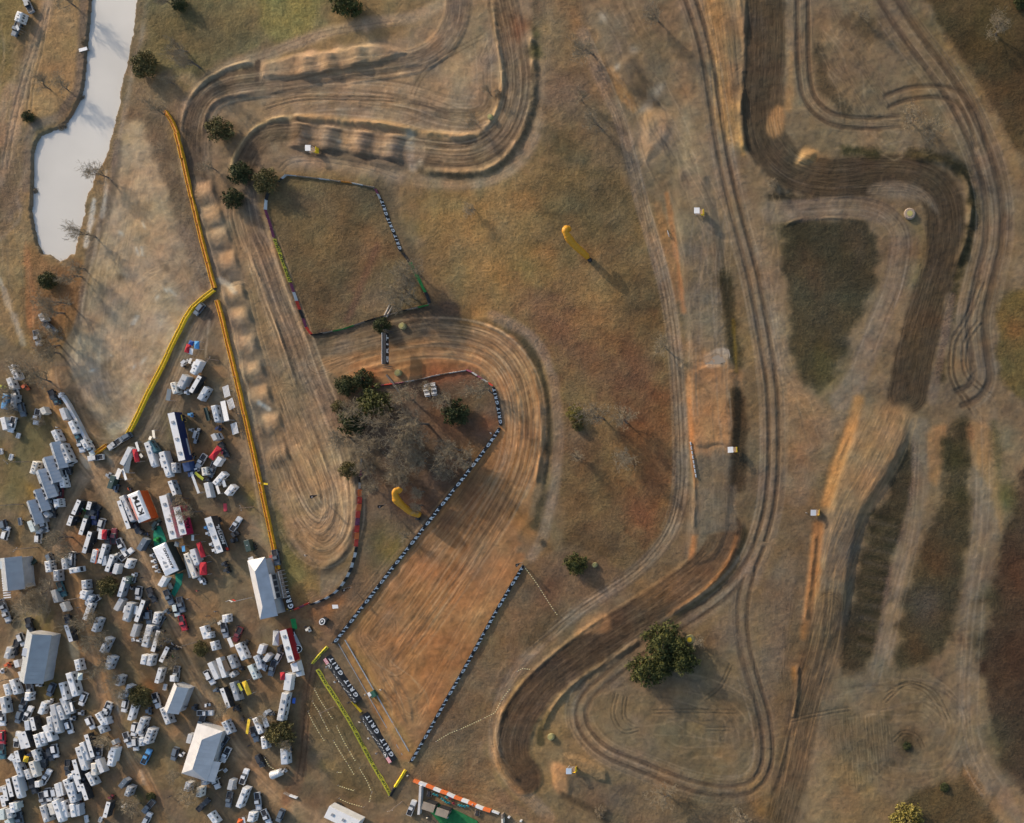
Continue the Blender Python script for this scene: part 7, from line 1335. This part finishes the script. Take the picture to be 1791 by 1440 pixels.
def baretree(label, bx, by, rpx, name="bare_tree"):
    x, y = wx(bx), wy(by); s_ = rpx * M / 3.6; t_ = thing(name, label, "tree", x, y, gz(x, y), random.uniform(0, 6.28), "leafless winter trees")
    t_.scale = (s_, s_, s_ * random.uniform(.9, 1.15)); a_, b_ = random.choice(BT); link("trunk", a_, t_); link("twig_crown", b_, t_)
BL = [("leafless tree leaning over the pond's right shore", 190, 311, 22), ("leafless tree beside the pond's lower right shore", 168, 415, 20), ("leafless tree just below the pond's lower right shore", 148, 470, 18), ("leafless tree at the lower tip of the pond, nearer the bank road", 143, 484, 18), ("left one of two leafless trees on the left pasture", 88, 157, 18), ("right one of two leafless trees on the left pasture", 120, 159, 16),
 ("leafless tree on the pasture right of the pond, upper one", 326, 90, 22), ("leafless tree on the pasture beside the track's outer curve", 350, 119, 24), ("small leafless tree at the left edge of the track's outer curve", 306, 148, 10), ("leafless tree at the top edge left of the pond", 132, 12, 20), ("leafless sapling at the top end of the amber barrier", 290, 203, 17), ("leafless sapling between the two evergreens by the descent", 378, 298, 14), ("leafless sapling at the top edge beside the small evergreen", 296, 5, 12),
 ("leafless tree over the infield's lower right fence, upper", 727, 474, 22), ("leafless tree over the infield's lower right fence, middle", 722, 488, 24), ("leafless tree inside the infield's lower right corner, upper", 717, 516, 30), ("leafless tree inside the infield's lower right corner, lower", 704, 524, 26), ("leafless sapling behind the dark evergreen above the arch", 700, 540, 14),
 ("leafless tree by the bank road below the mud field's left edge", 124, 532, 24), ("leafless tree beside the bank road left of the mud field", 112, 548, 22), ("leafless tree above the camper rows by the bank road, upper of three", 108, 590, 22), ("leafless tree above the camper rows by the bank road, middle of three", 104, 604, 22), ("leafless tree above the camper rows by the bank road, lower of three", 104, 618, 22), ("forked leafless tree above the timber barrier's top end", 88, 668, 24), ("leafless tree over campers at the upper left of the paddock", 48, 650, 20), ("leafless tree over the light blue camper at the left", 34, 700, 22), ("leafless tree beside parked cars at the upper left rows", 40, 718, 18),
 ("leafless tree over the silver pickup by the upper lane", 76, 735, 12), ("leafless tree beside red dirt above the middle trailer rows, upper", 127, 940, 22), ("leafless tree beside red dirt above the middle trailer rows, lower", 140, 968, 20), ("leafless tree over the lane below the grey hall", 92, 1030, 26), ("leafless tree left of the cream trailer, spreading over grass", 76, 1060, 28), ("leafless tree among lower grass near the cream trailer", 60, 1048, 24), ("leafless tree over the light grey camper in the middle row", 182, 1088, 24), ("leafless tree over campers below the middle row's long trailers", 192, 1120, 24), ("leafless tree over campers beside the broad olive evergreen", 196, 1150, 22), ("leafless tree above the broad olive evergreen", 224, 1185, 18), ("leafless tree left of the broad olive evergreen", 232, 1205, 18), ("leafless tree over the motorhome left of the lower lane", 190, 1288, 18), ("leafless sapling in the fork below the long narrow shed", 312, 1352, 14), ("leafless tree beside the lower lane near the slate van", 246, 1405, 18), ("leafless tree over campers below the big hip roofed hall", 350, 1385, 20), ("leafless tree beside the bottom hall's porch", 362, 1362, 14),
 ("leafless tree behind the black rig's rear end", 352, 895, 22), ("leafless tree over yellow ground above the black rig", 330, 872, 16), ("leafless tree near dark pickups in the middle rows", 300, 1120, 20), ("leafless tree right of the long trailers in the middle rows", 312, 1150, 18), ("leafless tree over tangled gear right of the paddock lane", 410, 1235, 16), ("leafless tree over the grey canopy near the yellow awning", 474, 1250, 14), ("leafless tree right of the olive evergreen at the paddock edge", 512, 1290, 16), ("leafless tree beside the silver camper near the black rig", 380, 1090, 10),
 ("leafless tree in the wooded infield's centre, forked trunk", 728, 768, 34), ("leafless tree just below the forked one in the wooded infield", 734, 777, 32), ("leafless tree in the wooded infield, nearest the dark evergreens", 660, 785, 28), ("leafless tree in the wooded infield, above its centre", 748, 742, 34), ("leafless tree in the wooded infield, lower centre upper one", 746, 802, 28), ("leafless tree in the wooded infield, lower centre lower one", 744, 810, 26), ("leafless tree in the wooded infield above the golden inflatable, upper", 704, 830, 26), ("leafless tree in the wooded infield above the golden inflatable, lower", 706, 837, 24), ("leafless tree beside the thin fence above the hairpin, upper", 652, 811, 24), ("leafless tree beside the thin fence above the hairpin, lower", 656, 818, 18), ("leafless tree touching the start straight fence", 828, 812, 26), ("leafless tree in the wooded infield's right part", 806, 788, 28), ("leafless tree beneath the lettered fence at the wooded infield's right", 862, 688, 26), ("leafless tree over the lower middle of the wooded infield", 742, 860, 18), ("leafless tree at the left side of the wooded infield", 622, 712, 24), ("leafless tree at the left rim of the wooded infield beside the lane", 612, 765, 26), ("leafless bush between the golden inflatable and the fence", 740, 884, 16), ("leafless tree above the benches in the wooded infield", 752, 672, 14), ("leafless bush below the golden inflatable by the start fence", 712, 940, 12), ("leafless tree left of the benches in the wooded infield", 722, 700, 26), ("leafless tree right of the benches in the wooded infield", 790, 706, 22), ("leafless tree in the lower right of the wooded infield", 780, 830, 22), ("leafless tree in the left middle of the wooded infield", 690, 745, 30), ("leafless tree beside the left fence of the wooded infield", 650, 850, 20),
 ("leafless tree in the field left of the upper lane, with a white tag", 1037, 95, 26), ("leafless tree at the top edge above the double ruts", 1152, 38, 24), ("leafless shrub right of the inner loop's curve", 1052, 226, 20), ("leafless shrub in the field below the loop road", 1020, 180, 14), ("leafless tree beside the pale lane above the puddle", 1166, 611, 20), ("leafless tree above the red soil field", 1056, 733, 26), ("leafless tree casting a long shadow on the red soil, upper", 1096, 740, 24), ("leafless tree casting a long shadow on the red soil, lower", 1095, 792, 26), ("leafless shrub below the yellow green tree", 1010, 800, 14), ("small dark shrub on the upper middle grass", 830, 366, 14), ("leafless tree inside the top right of the inner loop", 832, 216, 16), ("leafless sapling beside the weeds inside the top curve", 860, 168, 12), ("leafless shrub at the bottom left of the lower loop road", 1169, 1391, 26), ("leafless shrub at the bottom right of the lower loop road", 1293, 1423, 20), ("widest pale leafless bush in the upper right loop, right half", 1625, 226, 26), ("widest pale leafless bush in the upper right loop, left half", 1592, 214, 26), ("pale leafless tree in the dark grass at the top right corner", 1742, 62, 24), ("pale leafless shrub beside the tilled lane's lower left end", 1350, 322, 10), ("leafless shrub below the top right inner dark patch", 1505, 30, 16), ("leafless bush beside the largest tree's right side", 1220, 1122, 12)]
for q in BL: baretree(*q)
# ---------------------------------------------------------------- people
def person_mesh(seed):
    r = random.Random(seed); bm = bmesh.new(); sl = bm.verts.layers.skin.verify()
    J = dict(pel=(0,0,.95,.15), che=(0,0,1.30,.17), nek=(0,0,1.50,.07), hed=(0.02,0,1.66,.11), top=(0.01,0,1.74,.09), lsh=(0,.20,1.42,.075), lel=(.05,.30,1.15,.05), lha=(.22,.26,.98,.04), rsh=(0,-.20,1.42,.075), rel=(-.02,-.29,1.14,.05), rha=(.12,-.27,.90,.04),
             lhi=(0,.10,.90,.10), lkn=(.04,.12,.50,.07), lan=(0,.13,.08,.05), lto=(.16,.14,.04,.045), rhi=(0,-.10,.90,.10), rkn=(.0,-.12,.50,.07), ran=(-.06,-.13,.08,.05), rto=(.10,-.14,.04,.045))
    v = {k: bm.verts.new(p[:3]) for k, p in J.items()}
    for k, p in J.items(): v[k][sl].radius = (p[3], p[3])
    v['pel'][sl].use_root = True
    for a_, b_ in "pel che,che nek,nek hed,hed top,che lsh,lsh lel,lel lha,che rsh,rsh rel,rel rha,pel lhi,lhi lkn,lkn lan,lan lto,pel rhi,rhi rkn,rkn ran,ran rto".replace(',', '|').split('|') and [q.split() for q in "pel che|che nek|nek hed|hed top|che lsh|lsh lel|lel lha|che rsh|rsh rel|rel rha|pel lhi|lhi lkn|lkn lan|lan lto|pel rhi|rhi rkn|rkn ran|ran rto".split('|')]: bm.edges.new((v[a_], v[b_]))
    me = bpy.data.meshes.new("p"); bm.to_mesh(me); bm.free(); o = bpy.data.objects.new("p", me); COLL.objects.link(o); o.modifiers.new("s", 'SKIN'); sb = o.modifiers.new("b", 'SUBSURF'); sb.levels = 1
    bpy.context.view_layer.update(); out = bpy.data.meshes.new_from_object(o.evaluated_get(bpy.context.evaluated_depsgraph_get())); bpy.data.objects.remove(o); out.name = "body"; return out
def clothes():
    m = bpy.data.materials.new("clothed_body"); m.use_nodes = True; t = m.node_tree; b = t.nodes["Principled BSDF"]; b.inputs["Roughness"].default_value = .8
    tc = N(t, "ShaderNodeTexCoord"); sp = N(t, "ShaderNodeSeparateXYZ"); t.links.new(tc.outputs["Object"], sp.inputs[0]); oi = N(t, "ShaderNodeObjectInfo")
    rp = N(t, "ShaderNodeValToRGB"); rp.color_ramp.interpolation = 'CONSTANT'; e = rp.color_ramp.elements; e[0].position = 0; e[0].color = (.05,.05,.06,1); e[1].position = .98/2; e[1].color = (1,0,1,1)
    t.links.new(mth(t, 'MULTIPLY', sp.outputs[2], .5), rp.inputs[0])
    m1 = N(t, "ShaderNodeMix", data_type='RGBA'); t.links.new(mth(t, 'GREATER_THAN', sp.outputs[2], .98), m1.inputs[0]); m1.inputs[6].default_value = (.04,.05,.08,1); t.links.new(oi.outputs["Color"], m1.inputs[7])
    m2 = N(t, "ShaderNodeMix", data_type='RGBA'); t.links.new(mth(t, 'GREATER_THAN', sp.outputs[2], 1.5), m2.inputs[0]); t.links.new(m1.outputs[2], m2.inputs[6]); m2.inputs[7].default_value = (.45,.28,.20,1)
    t.links.new(m2.outputs[2], b.inputs["Base Color"]); t.nodes.remove(rp); return m
PMB = person_mesh(1); PMB.materials.clear(); PMB.materials.append(clothes())
HAIR = MB().loft([[(.02+rr*math.cos(a_), rr*math.sin(a_), z) for a_ in np.linspace(0, 2*math.pi, 10, endpoint=False)] for rr, z in ((.115,1.66),(.13,1.73),(.10,1.81),(.03,1.85))]).mesh("hair", mat("brown_hair", (.05,.035,.025), .8))
for lb, px_, py_, c, dz in [("person in white shirt on the flagger stand beside the orange tabletop", 1281, 787, CW, 1.1), ("person in grey shirt beside the flagger stand on the bright embankment", 1411, 897, CG, 0), ("person in pale shirt on the flagger stand near the lower left hairpin", 1001, 1343, CLG, 1.1), ("person in white shirt at the jump lane's amber barrier, beside a yellow flag", 458, 845, CW, 0), ("person in white shirt at the lower tip of the start straight", 716, 1355, CW, 0), ("person in white shirt by the lettered fence corner of the wooded infield", 861, 758, CW, 0),
    ("person in cream shirt just right of the starter box", 669, 1205, CC, 0), ("person in cream shirt just left of the starter box", 642, 1214, CC, 0), ("person in dark shirt on the lane left of the two storey building", 366, 1077, CK, 0), ("person in dark shirt above the yellow speckled dirt in the paddock", 333, 1047, CSL, 0), ("person in dark shirt below the white roofed tent over teal carpet", 252, 1010, CK, 0), ("person in pale shirt on grass below the hairpin fence corner", 537, 971, CC, 0),
    ("person in dark shirt left of the burgundy pickup in the paddock", 380, 1069, CSL, 0), ("person in white shirt at the teal carpet's top end", 281, 917, CW, 0), ("person in red shirt near the crimson canopies", 349, 1033, CR, 0), ("person in dark shirt in the lane below the hip roofed hall", 438, 1303, CK, 0), ("person in white shirt beside the bottom camper rows' right side", 213, 1300, CW, 0), ("person in white shirt in the gap of the paddock's upper camper row", 104, 748, CW, 0), ("person in pale shirt by the green carpet's edge in the viewing deck", 786, 1428, CLG, 0), ("person in pale shirt between the huts of the viewing deck", 750, 1428, CC, 0), ("person in white shirt beside the viewing deck's striped barrier", 829, 1405, CW, 0), ("person in pale shirt behind the upper start backboard, near its top", 574, 1166, CLG, 0), ("person in white shirt behind the upper start backboard, at its middle", 589, 1192, CW, 0), ("person in dark shirt behind the upper start backboard, at its lower end", 612, 1228, CK, 0), ("person in pale shirt behind the lower start backboard, at its top", 632, 1262, CC, 0), ("person in white shirt behind the lower start backboard, at its middle", 648, 1290, CW, 0), ("person in grey shirt behind the lower start backboard, near its bottom", 662, 1316, CG, 0),
    ("person in dark shirt on the dirt above the maroon pickup", 418, 1094, CK, 0), ("person in dark shirt beside the grey hall's long lane", 142, 1062, CSL, 0), ("person in white shirt near the highest grey shed", 118, 790, CW, 0), ("person in dark shirt near the dark race trailers' lane", 180, 935, CK, 0), ("person in red shirt below the navy rig", 338, 832, CR, 0), ("person in dark shirt near the narrow shed", 329, 1235, CK, 0), ("person in dark shirt at the lane crossing below the hip roofed hall", 300, 1392, CK, 0), ("person in dark shirt near white box truck" if False else "person in dark shirt near the white box truck", 388, 745, CK, 0), ("person in dark shirt on dirt above the round logo cart", 537, 1096, CK, 0)]:
    x, y = wx(px_), wy(py_); t_ = thing("person", lb, "person", x, y, gz(x, y) + dz, random.uniform(0, 6.28), "people on foot"); b_ = link("body", PMB, t_); b_.color = (*c, 1); link("hair", HAIR, t_)
x, y = wx(463), wy(846); o = thing("signal_flag", "yellow signal flag lying over grass beside the amber barrier", "flag", x, y, gz(x, y), R(-5)); MB().tube((0,0,.8), (1.2,0,.9), .03, n=5).build("stick", WOOD, o); MB().slab([(.3,-.3,1.0),(1.6,-.3,1.0),(1.6,.3,1.1),(.3,.3,1.1)], .03).build("cloth", YEL, o)
# stray vehicles outside the paddock
place('p', 50, 14, 44, 2, 7, CG); place('m', 26, 36, 32, 18, 10, CW); place('a', 27, 44, 31, 52, 6, CSV); place('p', 28, 44, 24, 54, 8, CSL)
place('g', 73, 561, 67, 548, 8, CW); place('p', 82, 570, 89, 576, 7, CSL); place('s', 350, 535, 341, 546, 8, CSL); place('s', 721, 1400, 714, 1424, 10, CW) if False else None
place('l', 66, 585, 62, 592, 5, CLG); place('p', 62, 586, 64, 596, 6, CG); place('y', 1167, 402, 1170, 414, 5, CW); place('y', 912, 984, 908, 982, 4, CK) if False else None
place('u', 536, 1098, 540, 1106, 5, CC); place('u', 558, 1083, 556, 1090, 5, CG) if False else None; place('s', 552, 1032, 554, 1035, 5, CK) if False else None
# ---------------------------------------------------------------- labels of the parked vehicles
LM_ = [("announcer tower", "two storey building", 460, 1030), ("", "hip roofed hall", 345, 1320), ("", "long narrow shed", 300, 1224), ("", "big grey gabled building", 50, 1152), ("", "grey hall at the left edge", 10, 1005), ("", "highest grey shed", 96, 797), ("", "longest grey shed", 75, 848), ("", "lowest grey shed", 55, 897),
 ("", "orange walled team tent", 241, 887), ("", "tent over the teal carpet", 288, 978), ("", "long navy rig", 308, 765), ("", "black lettered rig", 374, 936), ("", "crimson sided rig", 315, 911), ("", "dark red rig", 502, 1130), ("", "white double rig", 600, 1432), ("", "olive evergreen in the camper rows", 187, 1027), ("", "round olive tree at the lane fork", 350, 1136), ("", "broad olive tree", 245, 1219), ("", "rightmost olive tree", 489, 1284),
 ("", "white ribbed tunnel tent", 481, 1355), ("", "wood and white boom gate", 510, 1391), ("", "blue tarpaulin", 514, 1226), ("", "bright yellow canopy", 430, 1203), ("", "timber barrier", 140, 740), ("", "long white canopy", 392, 720), ("", "pond", 130, 200), ("", "lower left corner", 10, 1430), ("", "left edge", 0, 1290), ("", "green bush by the lower lane", 262, 1395), ("", "cream trailer on grass", 110, 1060), ("", "viewing deck", 780, 1410), ("", "yellow barrier's lower end", 224, 764), ("", "corner of the yellow barrier", 377, 507), ("", "tabletop", 1240, 700), ("", "light blue camper at the left", 5, 700)]
ORD = ["nearest", "second nearest", "third nearest", "fourth nearest", "fifth nearest", "sixth nearest", "seventh nearest", "eighth nearest", "ninth nearest", "tenth nearest", "eleventh nearest", "twelfth nearest"]
def direction(dx, dy):
    a_ = math.degrees(math.atan2(-dy, dx)) % 360
    return ["right of", "above and right of", "above", "above and left of", "left of", "below and left of", "below", "below and right of"][int((a_ + 22.5) // 45) % 8]
buckets = {}
for o, kd, col, px_, py_, ln in VEH:
    o.name = PROTO[kd]['name']
    kn = KIND[kd][0]
    if kd == 'd': kn = "race trailer"
    cn = CN.get(col, "white")
    if kd == 'd': cn = ("black sided" if col == CK else cn + " sided")
    size = "long " if ln > 34 and kd in 'tdgmf' else ("short " if ln < 17 and kd in 'tgmdf' else "")
    lm = sorted(LM_, key=lambda q: math.hypot(q[2]-px_, q[3]-py_))
    q = lm[0]; dr = direction(px_-q[2], py_-q[3]); dst = math.hypot(q[2]-px_, q[3]-py_)
    desc = f"{size}{cn} {kn}"
    buckets.setdefault((desc, dr, q[1]), []).append((dst, o))
    o["category"] = KIND[kd][1]; o["group"] = GRP[kd]
for (desc, dr, lmk), L_ in buckets.items():
    L_.sort(key=lambda e: e[0])
    for i, (_, o) in enumerate(L_):
        o["label"] = f"{desc} {dr} the {lmk}" + (f", {ORD[min(i, 11)]} to it" if len(L_) > 1 else "")
for nm, base in (("teal chairs on the viewing deck", "teal curved lounge chair, {} from the left in the deck's teal row"), ("red chairs on the viewing deck", "dark red lounge chair among teal ones, {} of two from the left"), ("white barrier blocks beside the lane", "low white plastic block, {} from the top of a curved row beside the lane"), ("white benches clustered under the trees", "white picnic bench under trees, {} of six in reading order")):
    L_ = [o for o in COLL.objects if o.get("group") == nm]; ords = ["first","second","third","fourth","fifth","sixth","seventh","eighth","ninth","tenth","eleventh"]
    L_.sort(key=(lambda o: o.location.x) if "chairs" in nm else (lambda o: (round(-o.location.y/1.2), o.location.x)))
    for i, o in enumerate(L_): o["label"] = base.format(ords[i])
for o in COLL.objects:
    lb = o.get("label")
    if lb and len(lb.split()) > 16:
        for a_, b_ in ((" black sided", ""), ("above and ", "up "), ("below and ", "down "), (" with dark windows", ""), (" to it", ""), ("sport utility vehicle", "car"), ("olive evergreen in the camper rows", "middle olive evergreen"), (" by the bleachers", ""), ("long white canopy", "white canopy"), ("bright ", ""), (" by the lower lane", ""), ("travel trailer", "camper"), ("light grey", "pale"), ("short ", "")):
            if len(lb.split()) > 16: lb = lb.replace(a_, b_)
        while len(lb.split()) > 16 and ' the ' in lb: lb = lb.replace(' the ', ' ', 1)
        o["label"] = lb
